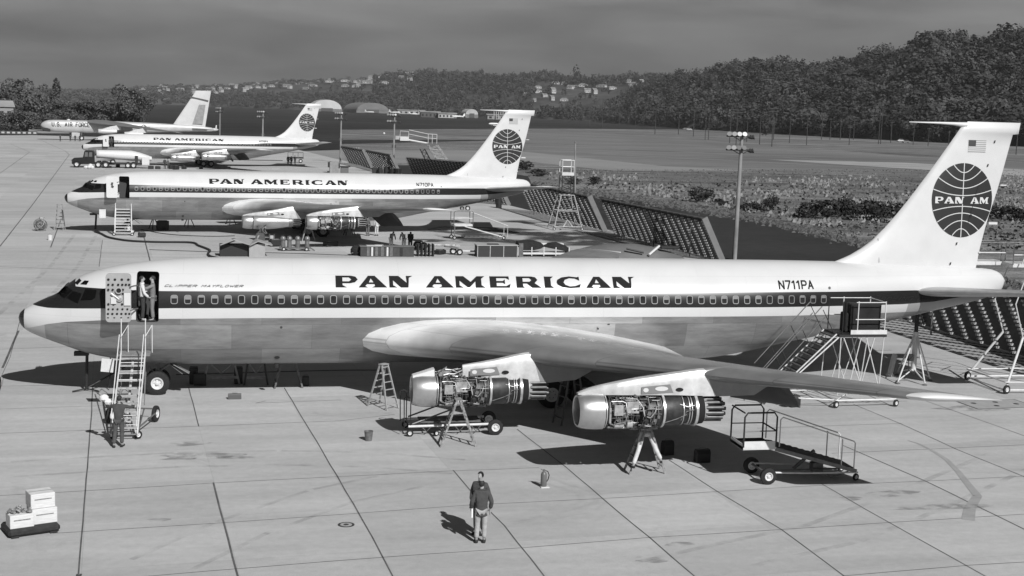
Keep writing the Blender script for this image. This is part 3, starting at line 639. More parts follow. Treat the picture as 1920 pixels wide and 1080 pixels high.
def oval(cx, cz, a, b_, n=16): return [(cx+a*math.cos(2*math.pi*i/n), cz+b_*math.sin(2*math.pi*i/n)) for i in range(n)]
PATCHD = {k: patch_mesh([[(2.05, .57+d), (2.05, .80+d), (3.0, .88+d), (3.12, .60+d)]], mat('pylon_patch', .24, .5, metal=.3), 'pylon_panel') for k, d in ((1, -.02), (2, 0.))}
PATCHL = {k: patch_mesh([oval(2.2, .70+d, .09, .07), oval(2.72, .74+d, .22, .075)], WHITE, 'pylon_patch', -.270) for k, d in ((1, -.02), (2, 0.))}
SLOT = {k: patch_mesh([oval(3.32, .70+d, .13, .065)], DARK, 'pylon_vent', -.268) for k, d in ((1, -.04), (2, 0.))}
TOPW = MB().loft([[(x, -w_, z0), (x, -w_*.8, z1), (x, 0, z1+.03), (x, w_*.8, z1), (x, w_, z0)] for x, w_, z0, z1 in ((.02, .20, .44, .55), (.4, .24, .5, .66), (.78, .26, .5, .78))]).mesh('cowl_hump', WHITE, smooth=40)
_b = MB()
for i in range(26):
    x = rnd.uniform(.85, 1.78); y = rnd.uniform(-.25, .2); z = rnd.uniform(.45, .72); p = [(x, y, z)]
    for k in range(2): x = min(1.8, max(.82, x+rnd.uniform(-.3, .3))); z = min(.78, max(.42, z+rnd.uniform(-.15, .15))); p.append((x, y-.02, z))
    _b.tube(p, rnd.choice((.012, .018, .028)), 6)
_b.box((1.2, 0, .55), (.3, .3, .3)).box((1.0, -.1, .6), (.12, .2, .14)).tube([(1.15, -.1, .6), (1.5, -.1, .58), (1.8, -.1, .72)], .035, 8)
TOPC = _b.mesh('starter_plumbing', mat('pipe_metal', .30), smooth=30)
def add_engine(pl, which, side, bare, detail=True):
    o = PT[which]['o']
    e = link('engine', None, pl); e.empty_display_size = .3; e.location = (o[0], o[1] if side < 0 else -o[1], o[2])
    if side > 0: e.scale = (1, -1, 1) if False else (1, 1, 1)
    link('nose_cowl', COWL, e)
    strip = bare == 'open'
    for nm, me in PYL['1b' if strip else which]: link(nm, me, e)
    if strip: link('cowl_hump', TOPW, e); link('starter_plumbing', TOPC, e)
    if side < 0:
        link('pylon_panel', PATCHD[which], e); link('pylon_patch', PATCHL[which], e); link('pylon_vent', SLOT[which], e)
    if bare:
        for nm, me in CORE: link(nm, me, e)
        link('exhaust_tubes', TUBM, e)
    else:
        link('engine_cowl', FCOWL, e); link('exhaust_tubes', TUBD, e)
    return e
def wheel(r, wd, parent_name='wheel', n=24):
    b = MB(); b.lathe((0, -wd/2, 0), (0, 1, 0), [(0.02*r, r*.5), (0, r*.62), (0.02, r*.86), (wd*.14, r*.97), (wd*.3, r), (wd*.7, r), (wd*.86, r*.97), (wd-.02, r*.86), (wd, r*.62), (wd-.02*r, r*.5)], n)
    t = b.mesh('tyre', TYRE, smooth=40); b = MB()
    for s in (0, 1):
        o = (0, -wd/2, 0) if s == 0 else (0, wd/2, 0); ax = (0, 1, 0) if s == 0 else (0, -1, 0)
        b.cur = 0; b.lathe(o, ax, [(.03*r, r*.52), (.0, r*.5), (.03*r, r*.40), (.16*r, r*.34), (.16*r, r*.17), (.03*r, r*.15), (0., r*.1), (0, .002)], n)
        b.cur = 1
        for i in range(6): a = math.pi*i/3; b.ball((r*.255*math.cos(a), (-wd/2+.17*r)*(1 if s == 0 else -1), r*.255*math.sin(a)), r*.045, 6)
    return t, b.mesh('rim', [HUB, STEEL], smooth=40)
WHEELS = {}
def add_wheel(parent, loc, r, wd, rz=0., name='wheel'):
    k = (round(r, 3), round(wd, 3))
    if k not in WHEELS: WHEELS[k] = wheel(r, wd)
    t, h = WHEELS[k]; o = link(name, t, parent); o.location = loc; o.rotation_euler = (0, 0, rz); link('rim', h, o); return o

def door_meshes(inner):
    """open door standing forward of its opening, its inner face to the camera"""
    W_, H, T = .93, 1.84, .11; cx, cz, y = 3.95, 4.18, -2.36; res = []
    def P(u, v, w_): return (cx+u, y+w_+ .10*(v/.9)**2*0+ (-.05*(v) if v > 0 else 0)+ .0, cz+v)
    n = 5; lp = []
    r = .13
    for sx, sz, a0 in ((1, 1, 0), (-1, 1, 90), (-1, -1, 180), (1, -1, 270)):
        for i in range(n): a = R(a0+90*i/(n-1)); lp.append((sx*(W_/2-r)+r*math.cos(a), sz*(H/2-r)+r*math.sin(a)))
    fn = lambda a, c, t: (cx+a, y+t-(-.14 if False else 0)+.13*max(0, c)**1.6, cz+c)
    m = mat('door_grey', .33, .55, var=.1) if inner else mat('door_white', .60, .5, var=.04)
    res.append(('door_panel', MB().prism(lp, T, fn).mesh('door_panel', m, smooth=25)))
    if inner:
        b = MB(); rr = random.Random(3)
        def hole(u, v, r_, k=.8): b.add([(cx+u+r_*math.cos(2*math.pi*i/10), fn(u, v, 0)[1]-.004-.0003*rr.random(), cz+v+r_*k*math.sin(2*math.pi*i/10)) for i in range(10)], [tuple(range(10))])
        for row, us, r_ in ((.70, (-.36, -.12, .13, .37), .05), (.51, (-.36, -.2, .0, .15, .28, .4), .045), (.32, (-.36, -.2, .17), .045), (.18, (.17,), .04), (-.23, (-.36, -.17, .14), .045), (-.42, (-.36, -.2, -.03, .15, .33), .04), (-.60, (-.38, -.22, -.05, .11, .27, .40), .045), (-.75, (-.38, -.15, .1, .36), .04)):
            for u in us: hole(u, row, r_, .9 if row > -.7 else .55)
        hole(.01, .29, .11, 1.)
        res.append(('door_hole', b.mesh('door_hole', DARK)))
        b = MB(); b.cur = 0; b.box((cx+.33, y-.01, cz-.04), (.24, .02, .48)); b.box((cx-.17, y-.008, cz-.09), (.2, .016, .26)); b.cur = 1; b.lathe((cx+.02, y+.0, cz+.29), (0, -1, 0), [(0, .13), (.03, .13), (.03, .09), (.0, .09)], 18); b.lathe((cx+.04, y, cz-.02), (0, -1, 0), [(0, .13), (.02, .12), (.03, .07), (.06, .06), (.06, .01)], 16)
        b.tube([(cx-.26, y-.05, cz+.2), (cx-.1, y-.07, cz+.08), (cx+.02, y-.06, cz-.03), (cx+.07, y-.05, cz+.02)], .022, 8)
        res.append(('door_handle', b.mesh('door_handle', [mat('door_plate', .6, .5), BRMET], smooth=30)))
    else:
        b = MB(); b.box((cx+.02, y-.006, cz+.34), (.16, .02, .12)); b.tube([(cx-.08, y-.02, cz+.3), (cx-.02, y-.03, cz+.22), (cx+.05, y-.03, cz+.25)], .03, 6); b.box((cx+.04, y-.006, cz+.05), (.2, .02, .16), rot=Matrix.Rotation(.5, 3, 'Y')); b.tube([(cx+.06, y-.02, cz+.28), (cx+.03, y-.02, cz+.12)], .025, 6)
        res.append(('door_handle', b.mesh('door_handle', mat('handle_dark', .06, .5), smooth=30)))
    b = MB(); b.tube([(4.38, y+.02, 4.6), (4.5, -2.0, 4.6), (4.62, -1.85, 4.6)], .03, 8); b.tube([(4.38, y+.02, 3.7), (4.5, -2.0, 3.7), (4.62, -1.82, 3.7)], .03, 8)
    res.append(('door_hinge', b.mesh('door_hinge', STEEL, smooth=True)))
    return res
DOORI, DOORO = door_meshes(True), door_meshes(False)
def gear_parts(pl, jack=False):
    g = link('nose_gear', MB().tube([(5.25, 0, 1.5), (5.25, 0, .5)], .085, 10).tube([(5.25, 0, .48), (5.25, -.3, .48)], .06, 8).tube([(5.25, 0, .48), (5.25, .3, .48)], .06, 8).tube([(5.3, 0, .9), (5.95, 0, 1.35)], .05, 8).tube([(5.3, .05, .6), (5.5, .05, .78), (5.32, .05, .95)], .03, 6).beam((5.75, -.42, 1.28), (6.25, -.46, .88), .30, .02).tube([(5.2, -.1, .8), (4.9, -.1, 1.1), (4.9, .1, 1.1)], .025, 6).mesh('nose_gear', STEEL, smooth=30), pl)
    for y in (-.34, .34): add_wheel(g, (5.25, y, .48), .48, .27)
    d = link('gear_door', MB().beam((5.9, -.5, 1.28), (6.5, -.52, .92), .36, .025).mesh('gear_door', METAL), pl)
    for s in (-1, 1):
        y = 3.36*s; g = link('main_gear', MB().tube([(21.1, y, 2.1), (21.2, y, .75)], .15, 12).tube([(21.2, y, 1.5), (21.2, y*.55, 1.9)], .07, 8).tube([(20.5, y, .56), (21.95, y, .56)], .10, 8).tube([(20.55, y-.4, .56), (20.55, y+.4, .56)], .07, 8).tube([(21.9, y-.4, .56), (21.9, y+.4, .56)], .07, 8).tube([(21.2, y, 1.1), (20.5, y, 1.95)], .06, 8).mesh('main_gear', STEEL, smooth=30), pl)
        for x in (20.55, 21.9):
            for yy in (-.43, .43): add_wheel(g, (x, y+yy, .56), .56, .34)
def airliner(loc, rz, reg, label, cfg, name='jet_airliner'):
    pl = empty(name, label, 'airliner', loc, rz, 'airliners parked in a row on the apron')
    f = link('fuselage', FUS, pl)
    for nm, me in (('cockpit_window', m) for m in COCKM): link('cockpit_window', me, f)
    for me in COCKM[:3]: link('cockpit_window', MIRR(me), f)
    link('title_lettering', TITLEM, f)
    for i in range(54):
        x = 5.98+.508*i; h = FUSBVH.ray_cast(Vector((x, -20, 4.05)), Vector((0, 1, 0))); o = link('window', WR.choice(WINV), pl); nn = h[1] if h[1].y < 0 else -h[1]; o.location = h[0]+nn*.004
        ya = -nn; xa = Vector((1, 0, 0)); xa = (xa-ya*xa.dot(ya)).normalized(); o.rotation_euler = Matrix((xa, ya, xa.cross(ya))).transposed().to_euler()
    link('registration_lettering', name_mesh(reg, 30.86, 32.42, 4.50, 4.81, .20, 0.), f)
    if cfg.get('name'):
        a, b = cfg['name']; link('painted_name', name_mesh(a, 5.60, 6.78, 4.52, 4.59, .24, .35), f); link('painted_name', name_mesh(b, 6.99, 8.54, 4.52, 4.59, .24, .35), f)
    if cfg.get('maker'): link('maker_lettering', name_mesh('BOEING', 35.7, 37.3, 3.93, 4.08, .26, .35, mat('maker_paint', .008, .6)), f)
    w_ = link('wing', WING, pl); link('wing_tip', WTIP, w_); w2 = link('wing', MIRR(WING), pl); link('wing_tip', MIRR(WTIP), w2)
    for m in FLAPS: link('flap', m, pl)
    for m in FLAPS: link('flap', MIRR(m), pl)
    fn_ = link('fin', FIN, pl)
    link('aerial_probe', PROBE, fn_); link('fin_fittings', FINMARK, fn_); link('rudder_fitting', RUDFIT, fn_)
    for nm, me in zip(('globe_disc', 'globe_lines', 'globe_lettering'), EMB): link(nm, me, fn_)
    for nm, me in zip(('flag', 'flag_stripes', 'flag_canton'), FLAGM): link(nm, me, fn_)
    s = link('tailplane', STAB, pl); link('tailplane_tip', STABTIP, s); s = link('tailplane', MIRR(STAB), pl); link('tailplane_tip', MIRR(STABTIP), s)
    d = link('door', None, pl)
    for nm, me in (DOORI if cfg['door'] == 'inner' else DOORO): link(nm, me, d)
    for which, bare in zip((1, 2), cfg['bare']):
        add_engine(pl, which, -1, bare); add_engine(pl, which, 1, False)
    gear_parts(pl)
    link('belly_fitting', BELLY, pl); link('air_scoop', SCOOP, pl)
    return pl
_MM = {}
def MIRR(me):
    if me.name not in _MM: _MM[me.name] = mirror_mesh(me)
    return _MM[me.name]
BELLY = MB().box((2.35, -.1, 1.66), (.55, .3, .16)).tube([(9.9, -1.0, 1.36), (9.9, -1.0, 1.2)], .1, 8).box((22.9, -1.86, 2.85), (.06, .06, .06)).mesh('belly_fitting', BLKST)
SCOOP = conform_many([oval(9.92, 1.62, .11, .07), oval(9.92, 1.62, .085, .05), oval(10.05, 2.95, .05, .05), [(23.3, 3.0), (23.4, 3.0), (23.4, 3.06), (23.3, 3.06)], oval(33.2, 4.52, .06, .06)], FUSBVH, 'access_hatch', mat('hatch_dark', .06, .5), .01)
P1 = airliner((0, 0, 0), 0, 'N711PA', 'nearest airliner, open door showing its drilled inner face, with both near engines uncowled', dict(name=('CLIPPER', 'MAYFLOWER'), maker=True, door='inner', bare=('open', True)))
P2 = airliner((-6.27, 67.2, -.06), .0926, 'N710PA', 'middle airliner with one engine cowled, one bare and a white open door', dict(name=None, door='outer', maker=True, bare=(False, True)))
P3 = airliner((-18.31, 192.76, 0), .1516, 'N709PA', 'farthest airliner of the row, its engines cowled, beside the tank truck', dict(name=None, door='outer', bare=(False, False)))
# ------------------------------------------------------------------ ground
def sheet(name, pts, z, m, kind='structure'):
    me = bpy.data.meshes.new(name); me.from_pydata([(p[0], p[1], z) for p in pts], [], [tuple(range(len(pts)))]); me.materials.append(m)
    o = link(name, me, None, None, kind)
    bm = bmesh.new(); bm.from_mesh(me); bmesh.ops.recalc_face_normals(bm, faces=bm.faces)
    for f in bm.faces:
        if f.normal.z < 0: f.normal_flip()
    bmesh.ops.triangulate(bm, faces=bm.faces); bm.to_mesh(me); bm.free(); return o
def ground_mat(name, v, layers, rough=.9, bump=0, stripe=None):
    """layers: (noise scale, low factor, high factor, stretch)"""
    m = bpy.data.materials.new(name); m.use_nodes = True; nt = m.node_tree; b = nt.nodes['Principled BSDF']; b.inputs['Roughness'].default_value = rough; b.inputs['Specular IOR Level'].default_value = .2
    tc = N(nt, 'ShaderNodeTexCoord'); cur = None
    for sc, lo, hi, st in layers:
        mp = N(nt, 'ShaderNodeMapping'); mp.inputs['Scale'].default_value = st; mp.inputs['Rotation'].default_value = (0, 0, -.0883); nt.links.new(tc.outputs['Object'], mp.inputs[0])
        n = N(nt, 'ShaderNodeTexNoise'); n.inputs['Scale'].default_value = sc; n.inputs['Detail'].default_value = 7; n.inputs['Roughness'].default_value = .62; nt.links.new(mp.outputs[0], n.inputs['Vector'])
        r = N(nt, 'ShaderNodeMapRange'); r.inputs[1].default_value = .33; r.inputs[2].default_value = .67; r.inputs[3].default_value = lo; r.inputs[4].default_value = hi; nt.links.new(n.outputs[0], r.inputs[0])
        if cur is None:
            k = N(nt, 'ShaderNodeMath', operation='MULTIPLY'); k.inputs[1].default_value = v; nt.links.new(r.outputs[0], k.inputs[0]); cur = k.outputs[0]
        else:
            k = N(nt, 'ShaderNodeMath', operation='MULTIPLY'); nt.links.new(cur, k.inputs[0]); nt.links.new(r.outputs[0], k.inputs[1]); cur = k.outputs[0]
    nt.links.new(cur, b.inputs['Base Color'])
    if bump:
        bp = N(nt, 'ShaderNodeBump'); bp.inputs['Strength'].default_value = bump; bp.inputs['Distance'].default_value = .3; nt.links.new(n.outputs[0], bp.inputs['Height']); nt.links.new(bp.outputs[0], b.inputs['Normal'])
    MATS[name] = m; return m
CONC = ground_mat('concrete', .43, [(.06, .90, 1.1, (1, 1, 1)), (.35, .90, 1.09, (.4, 2.4, 1)), (3.5, .945, 1.055, (1, 1, 1)), (28, .92, 1.08, (1, 1, 1))], .85)
CONC2 = ground_mat('runway_concrete', .17, [(.012, .8, 1.2, (1, 1, 1)), (.08, .62, 1.35, (.12, 2.8, 1)), (.9, .8, 1.2, (.1, 2.2, 1))], .85)
TAXI = ground_mat('taxiway_concrete', .25, [(.02, .85, 1.15, (1, 1, 1)), (.3, .88, 1.1, (.2, 2, 1))], .85)
GRASS = ground_mat('dry_grass', .165, [(.012, .55, 1.45, (.3, 1.6, 1)), (.09, .55, 1.5, (.35, 2, 1)), (.8, .72, 1.35, (1, 1, 1)), (5, .62, 1.4, (1, 1, 1))], .95, .6)
FARG = ground_mat('far_field', .024, [(.004, .6, 1.6, (.3, 1.6, 1)), (.03, .6, 1.5, (.4, 1.6, 1)), (.3, .7, 1.3, (1, 1, 1))], .95)
DIRT = ground_mat('dark_soil', .032, [(.06, .8, 1.2, (1, 1, 1)), (.8, .85, 1.15, (1, 1, 1)), (9, .8, 1.2, (1, 1, 1))], .95)
# one base sheet out to the horizon
sheet('ground', [(-9000, -300), (9000, -300), (9000, 14000), (-9000, 14000)], -.05, FARG)
def slabs(m):
    nt = m.node_tree; b = nt.nodes['Principled BSDF']; src = b.inputs['Base Color'].links[0].from_socket; tc = N(nt, 'ShaderNodeTexCoord'); mp = N(nt, 'ShaderNodeMapping'); mp.inputs['Rotation'].default_value = (0, 0, -.0883); mp.inputs['Location'].default_value = (-2.70+3.76*400, -1.80+3.84*400, 0); nt.links.new(tc.outputs['Object'], mp.inputs[0])
    br = N(nt, 'ShaderNodeTexBrick'); br.offset = 0; br.inputs['Scale'].default_value = 1.; br.inputs['Brick Width'].default_value = 3.76; br.inputs['Row Height'].default_value = 3.84; br.inputs['Mortar Size'].default_value = .010; br.inputs['Bias'].default_value = 0
    for n_, v in (('Color1', .93), ('Color2', 1.065), ('Mortar', .86)): br.inputs[n_].default_value = (v, v, v, 1)
    nt.links.new(mp.outputs[0], br.inputs['Vector']); bwn = N(nt, 'ShaderNodeRGBToBW'); nt.links.new(br.outputs[0], bwn.inputs[0]); k = N(nt, 'ShaderNodeMath', operation='MULTIPLY'); nt.links.new(src, k.inputs[0]); nt.links.new(bwn.outputs[0], k.inputs[1])
    # scuffs and dried puddles: a warped noise cut high
    n = N(nt, 'ShaderNodeTexNoise'); n.inputs['Scale'].default_value = .23; n.inputs['Detail'].default_value = 9; n.inputs['Roughness'].default_value = .72; n.inputs['Distortion'].default_value = 1.4; nt.links.new(tc.outputs['Object'], n.inputs['Vector'])
    r = N(nt, 'ShaderNodeMapRange'); r.inputs[1].default_value = .60; r.inputs[2].default_value = .74; r.inputs[3].default_value = 1.; r.inputs[4].default_value = .80; nt.links.new(n.outputs[0], r.inputs[0]); k2 = N(nt, 'ShaderNodeMath', operation='MULTIPLY'); nt.links.new(k.outputs[0], k2.inputs[0]); nt.links.new(r.outputs[0], k2.inputs[1]); nt.links.new(k2.outputs[0], b.inputs['Base Color'])
slabs(CONC)
def gp(l): return [tuple(G(x, y)[:2]) for x, y in l]
sheet('grass_field', gp([(300, 300), (640, 281), (640, 270), (990, 262), (1200, 258), (1450, 268), (1700, 280), (1980, 292), (2300, 320), (2300, 700), (1990, 720), (1700, 640), (1300, 480), (900, 400)]), -.02, GRASS)
sheet('grass_strip', gp([(640, 262), (900, 262), (1100, 256), (1300, 262), (1500, 276), (1700, 288), (1990, 306), (1990, 266), (1700, 256), (1500, 248), (1300, 243), (1000, 241), (640, 243)]), -.018, ground_mat('strip_grass', .14, [(.02, .45, 1.7, (.3, 2, 1)), (.2, .55, 1.5, (.5, 1.6, 1))], .95))
sheet('runway', gp([(1000, 243), (980, 262), (990, 303), (1200, 320), (1560, 322), (1990, 352), (2300, 372), (2300, 320), (1990, 310), (1700, 292), (1480, 275), (1200, 254), (1080, 246)]), -.014, CONC2)
sheet('runway_edge', gp([(1440, 299), (1700, 305), (1990, 322), (2300, 340), (2300, 352), (1990, 334), (1700, 316), (1560, 307)]), -.010, ground_mat('bright_strip', .34, [(.05, .8, 1.2, (.15, 2, 1)), (.5, .85, 1.15, (.3, 2, 1))], .85))
for k, (a_, b_, w_) in enumerate((((1000, 268), (1990, 325), .9), ((1100, 262), (1990, 308), .7), ((1060, 285), (1700, 318), .8), ((1250, 262), (1990, 299), .6))):
    A_, B_ = G(*a_), G(*b_); d_ = (B_-A_).normalized(); n_ = Vector((-d_.y, d_.x, 0))*w_; sheet('runway_streak', [(A_-n_)[:2], (B_-n_)[:2], (B_+n_)[:2], (A_+n_)[:2]], -.0085+.0005*k, mat('streak_pale', .24, .9, var=.4, scale=.05))
sheet('taxiway', gp([(330, 300), (540, 284), (640, 281), (880, 282), (990, 285), (1250, 312), (1420, 320), (1150, 320), (990, 303), (880, 303), (760, 306), (640, 304), (600, 330), (300, 330)]), -.006, TAXI)
sheet('dirt_verge', gp([(640, 306), (760, 310), (840, 308), (990, 330), (1000, 352), (1115, 362), (1250, 385), (1400, 408), (1540, 440), (1700, 480), (2000, 560), (2300, 700), (2300, 900), (1990, 760), (1870, 700), (1640, 560), (1355, 492), (1190, 440), (1000, 400), (800, 350), (660, 318)]), -.010, DIRT)
APR = [(-500, -300), (300, -300)]+gp([(2300, 960), (1990, 770), (1925, 688), (1800, 640), (1700, 604), (1560, 560), (1390, 505), (1150, 434), (1000, 396), (860, 362), (738, 331), (660, 305), (560, 281), (405, 262), (60, 253.5), (-60, 254)])+[(-500, 372)]
sheet('apron', APR, 0, CONC)
sheet('apron_edge_band', gp([(-40, 240), (60, 242), (130, 246), (130, 250), (0, 250), (-40, 250)]), -.004, mat('edge_pavement', .30, .8, var=.1, scale=.1))
# expansion joints: tarred lines between the slabs, each run read off its two ends
JM = mat('joint_tar', .10, .9, var=.35, scale=.9)
def joint_mesh(lines, wd):
    b = MB(); rr = random.Random(11)
    for ln in lines:
        P = [G(*q) for q in ln]; pts = [P[0]]
        for a, c in zip(P, P[1:]):
            n = max(1, int((c-a).length/1.2)); n = min(n, 60)
            for i in range(1, n+1):
                q = a+(c-a)*(i/n); pts.append(q+Vector((rr.uniform(-.012, .012), rr.uniform(-.012, .012), 0)))
        w2 = wd*rr.uniform(.8, 1.15)
        for a, c in zip(pts, pts[1:]):
            d = (c-a).normalized(); s = Vector((-d.y, d.x, 0))*w2/2; z = Vector((0, 0, .004)); e = d*.01
            b.quad(a-e-s+z, c+e-s+z, c+e+s+z, a-e+s+z)
    return b
XL = [[(0, 724), (140, 722)], [(0, 767), (215, 760)], [(0, 812.7), (400, 798.3), (497, 794.5), (640, 789), (740, 777)], [(0, 929.3), (170, 920), (400, 905.7), (632, 894), (850, 883), (1010, 877)], [(100, 1000), (157, 996.7), (420, 980), (665, 963), (880, 947), (1130, 935), (1345, 922), (1520, 911), (1740, 902), (1920, 893)],
      [(260, 1082), (500, 1062), (716, 1045), (980, 1027), (1216, 1008), (1465, 993), (1667, 980), (1920, 964)], [(1420, 803), (1600, 797), (1690, 794)], [(1560, 850), (1790, 840), (1920, 834)], [(1580, 1080), (1820, 1060), (1990, 1050)], [(0, 655), (130, 650)], [(640, 750), (480, 756), (497, 752)], [(0, 473), (186, 470)], [(0, 500), (200, 508)], [(0, 333), (140, 336)], [(1480, 758), (1700, 752)]]
YL = [[(192, 450), (186, 500)], [(174, 720), (170, 800), (160, 920), (153, 1010), (146, 1085)], [(354, 727), (373, 799)], [(400, 905), (419, 980), (446, 1082)], [(533, 727), (583, 810), (632, 893), (680, 975), (738, 1082)], [(850, 882), (890, 930), (945, 985), (1022, 1082)], [(970, 805), (1060, 875), (1130, 935), (1218, 1008), (1304, 1082)],
      [(1255, 863), (1345, 922), (1465, 993), (1585, 1082)], [(1540, 907), (1667, 980), (1850, 1082)], [(1580, 835), (1735, 902), (1920, 992), (1990, 1026)], [(1600, 758), (1690, 795), (1790, 841), (1920, 894), (1990, 925)], [(1725, 748), (1830, 785), (1920, 817), (1990, 842)], [(0, 462), (60, 385), (130, 290), (122, 283), (75, 262)], [(35, 620), (5, 690)], [(95, 464), (115, 410)], [(0, 325), (56, 285), (20, 270)]]
YL += [[(270, 445), (283, 495)]]
joint_mesh(XL[:11]+XL[14:], .034).build('apron_joints', JM)['kind'] = 'structure'
joint_mesh(YL[:12], .048).build('apron_joints', JM)['kind'] = 'structure'
joint_mesh(XL[11:14]+YL[12:], .10).build('apron_joints', JM)['kind'] = 'structure'
# stains: an oily tyre sweep, soaked patches
def blot(name, lst, m):
    b = MB(); rr = random.Random(4)
    for k, (px, py, rx, ry) in enumerate(lst):
        c = G(px, py, .006+.0007*k); n = 22; ph = rr.random()*6
        b.add([(c.x+rx*(1+.25*math.sin(3*a+ph)+.12*math.sin(7*a))*math.cos(a), c.y+ry*(1+.2*math.sin(2*a+ph))*math.sin(a), c.z) for a in [2*math.pi*i/n for i in range(n)]], [tuple(range(n))])
    b.build(name, m)['kind'] = 'structure'
def soft_mat(name, v, alpha, sc):
    m = mat(name, v, .8); nt = m.node_tree; b = nt.nodes['Principled BSDF']
    tc = N(nt, 'ShaderNodeTexCoord'); n = N(nt, 'ShaderNodeTexNoise'); n.inputs['Scale'].default_value = sc; n.inputs['Detail'].default_value = 6; nt.links.new(tc.outputs['Object'], n.inputs['Vector'])
    r = N(nt, 'ShaderNodeMapRange'); r.inputs[1].default_value = .42; r.inputs[2].default_value = .62; r.inputs[3].default_value = 0; r.inputs[4].default_value = alpha; nt.links.new(n.outputs[0], r.inputs[0]); nt.links.new(r.outputs[0], b.inputs['Alpha']); return m
STAIN = soft_mat('oil_stain', .22, .42, 1.6)
blot('oil_stains', [(370, 855, 1.3, .5), (355, 832, .6, .35), (420, 858, 1.2, .2), (295, 975, .3, .2), (1675, 925, .8, .35), (1760, 950, 1.6, .3), (1590, 935, .5, .2), (1830, 765, 1.6, .5), (1225, 1050, .4, .2), (1180, 1045, .3, .15), (1280, 1020, .5, .2), (830, 800, .8, .3)], STAIN)
SW = MB(); sp = [(1702, 826), (1722, 832), (1748, 845), (1775, 862), (1797, 885), (1815, 908), (1833, 930), (1825, 942), (1818, 955), (1815, 975)]
sp = [G(*q) for q in sp]
for i, (a, c) in enumerate(zip(sp, sp[1:])):
    w0, w1 = (.04+.017*i, .04+.017*(i+1)); d = (c-a).normalized(); s = Vector((-d.y, d.x, 0)); z = Vector((0, 0, .005))
    SW.quad(a-s*w0+z, c-s*w1+z, c+s*w1+z, a+s*w0+z)
SW.build('tyre_sweep_mark', mat('sweep_mark', .31, .9, var=.12, scale=2.))['kind'] = 'structure'
WET = soft_mat('wet_patch', .05, 1., .25)
blot('wet_patches', [(1010, 440, 11, 7), (1120, 442, 9, 5), (930, 432, 8, 4), (1060, 455, 9, 3), (880, 450, 6, 2.5), (980, 415, 4, 2), (1200, 455, 5, 3)], WET)

def track(pts, w_, m, name):
    b = MB(); P = [G(*q) for q in pts]
    for off in (-.9, .9):
        for i, (a, c) in enumerate(zip(P, P[1:])):
            d = (c-a).normalized(); s = Vector((-d.y, d.x, 0)); z = Vector((0, 0, .0045)); b.quad(a+s*(off-w_)+z, c+s*(off-w_)+z, c+s*(off+w_)+z, a+s*(off+w_)+z)
    b.build(name, m)['kind'] = 'structure'
TRK = soft_mat('tyre_track', .30, .20, .9)
track([(20, 880), (150, 872), (330, 862), (520, 858), (700, 862), (860, 875)], .10, TRK, 'tyre_tracks'); track([(1230, 1075), (1400, 1035), (1560, 1000), (1720, 940), (1900, 860)], .11, TRK, 'tyre_tracks'); track([(0, 620), (60, 560), (120, 500), (160, 440)], .14, TRK, 'tyre_tracks'); track([(300, 1060), (450, 990), (620, 930), (760, 900)], .09, TRK, 'tyre_tracks')
# ------------------------------------------------------------------ blast fences behind the tails
def blast_fence(a, b, label, cols, rows, H=3.3, lean=1.75, posts=True):
    """a, b: ends of the foot line on the ground (b nearer the camera); the louvred face overhangs the apron side"""
    a, b = Vector((a[0], a[1], 0)), Vector((b[0], b[1], 0)); d = b-a; ln = d.length; d.normalize(); nrm = Vector((-d.y, d.x, 0))
    if nrm.x > 0: nrm = -nrm
    rz = math.atan2(d.y, d.x); root = empty('blast_fence', label, 'blast fence', a, 0, 'blast fences along the apron edge')
    P = lambda u, t, o=0.: d*(u*ln)+nrm*(lean*max(0., t)**1.1+o*.8)+Vector((0, 0, .1+H*t-o*.4))
    M3 = Matrix.Rotation(rz, 3, 'Z')
    for c in range(cols+1):
        rb = MB(); rb.cur = 1; rb.beam(P(c/cols, 0, .06), P(c/cols, 1, .06), .06, .06); rb.cur = 0
        for r_ in range(rows): rb.box(P(c/cols, (r_+.4)/rows, .19), (.22, .26, .11), rot=M3)
        rb.build('rib', [mat('fence_rib', .36, .8, var=.25, scale=3), BLKST], root)
    sl = MB()
    for c in range(cols):
        for r_ in range(rows): t0 = (r_+.5)/rows; sl.beam(P((c+.04)/cols, t0, .06), P((c+.97)/cols, t0-.4/rows, .0), .02, H/rows*1.12, up=tuple(Vector((0, 0, .92))-nrm*.39))
    sl.build('deflector_slats', mat('fence_slat', .042, .85, var=.3, scale=2), root)
    ed = mat('fence_edge', .17, .8, var=.12, scale=2)
    MB().beam(P(1, -.03, -.02)+d*.14, P(1, 1.03, -.02)+d*.14, .12, .50, up=tuple(nrm)).build('end_board', ed, root)
    cp = MB()
    for c in range(cols): cp.beam(P((c+.06)/cols, 1.02, 0), P((c+.94)/cols, 1.02, 0), .45, .05)
    cp.build('top_cap', mat('fence_cap', .06, .8), root)
    if posts:
        k = max(2, int(ln/7))
        for i in range(k): u = (i+.55)/k; q = P(u, .72, .1); MB().tube([Vector((q.x, q.y, 0)), q], .05, 6).build('prop', BLKST if i % 2 else STEEL, root)
        for i in range(3): u = (i+.5)/3; MB().beam(P(u, .1, -.1), P(u, .97, -.15), .12).build('back_beam', BLKST, root)
    return root
def g2(x, y): g = G(x, y); return (g.x, g.y)
blast_fence(g2(1158, 440), g2(1353, 489), 'big blast fence left of the near floodlight pole, nearest of those between the two tails', 17, 16)
blast_fence(g2(1000, 396), g2(1134, 434), 'blast fence behind the tall access tower, right of the middle tail', 15, 16)
blast_fence(g2(925, 377), g2(954, 385), 'short blast fence seen under the middle airliner tail', 5, 15)
blast_fence((47.2, 18.5), (47.9, -2), 'blast fence behind the nearest tail, seen under its tailplane', 14, 16)
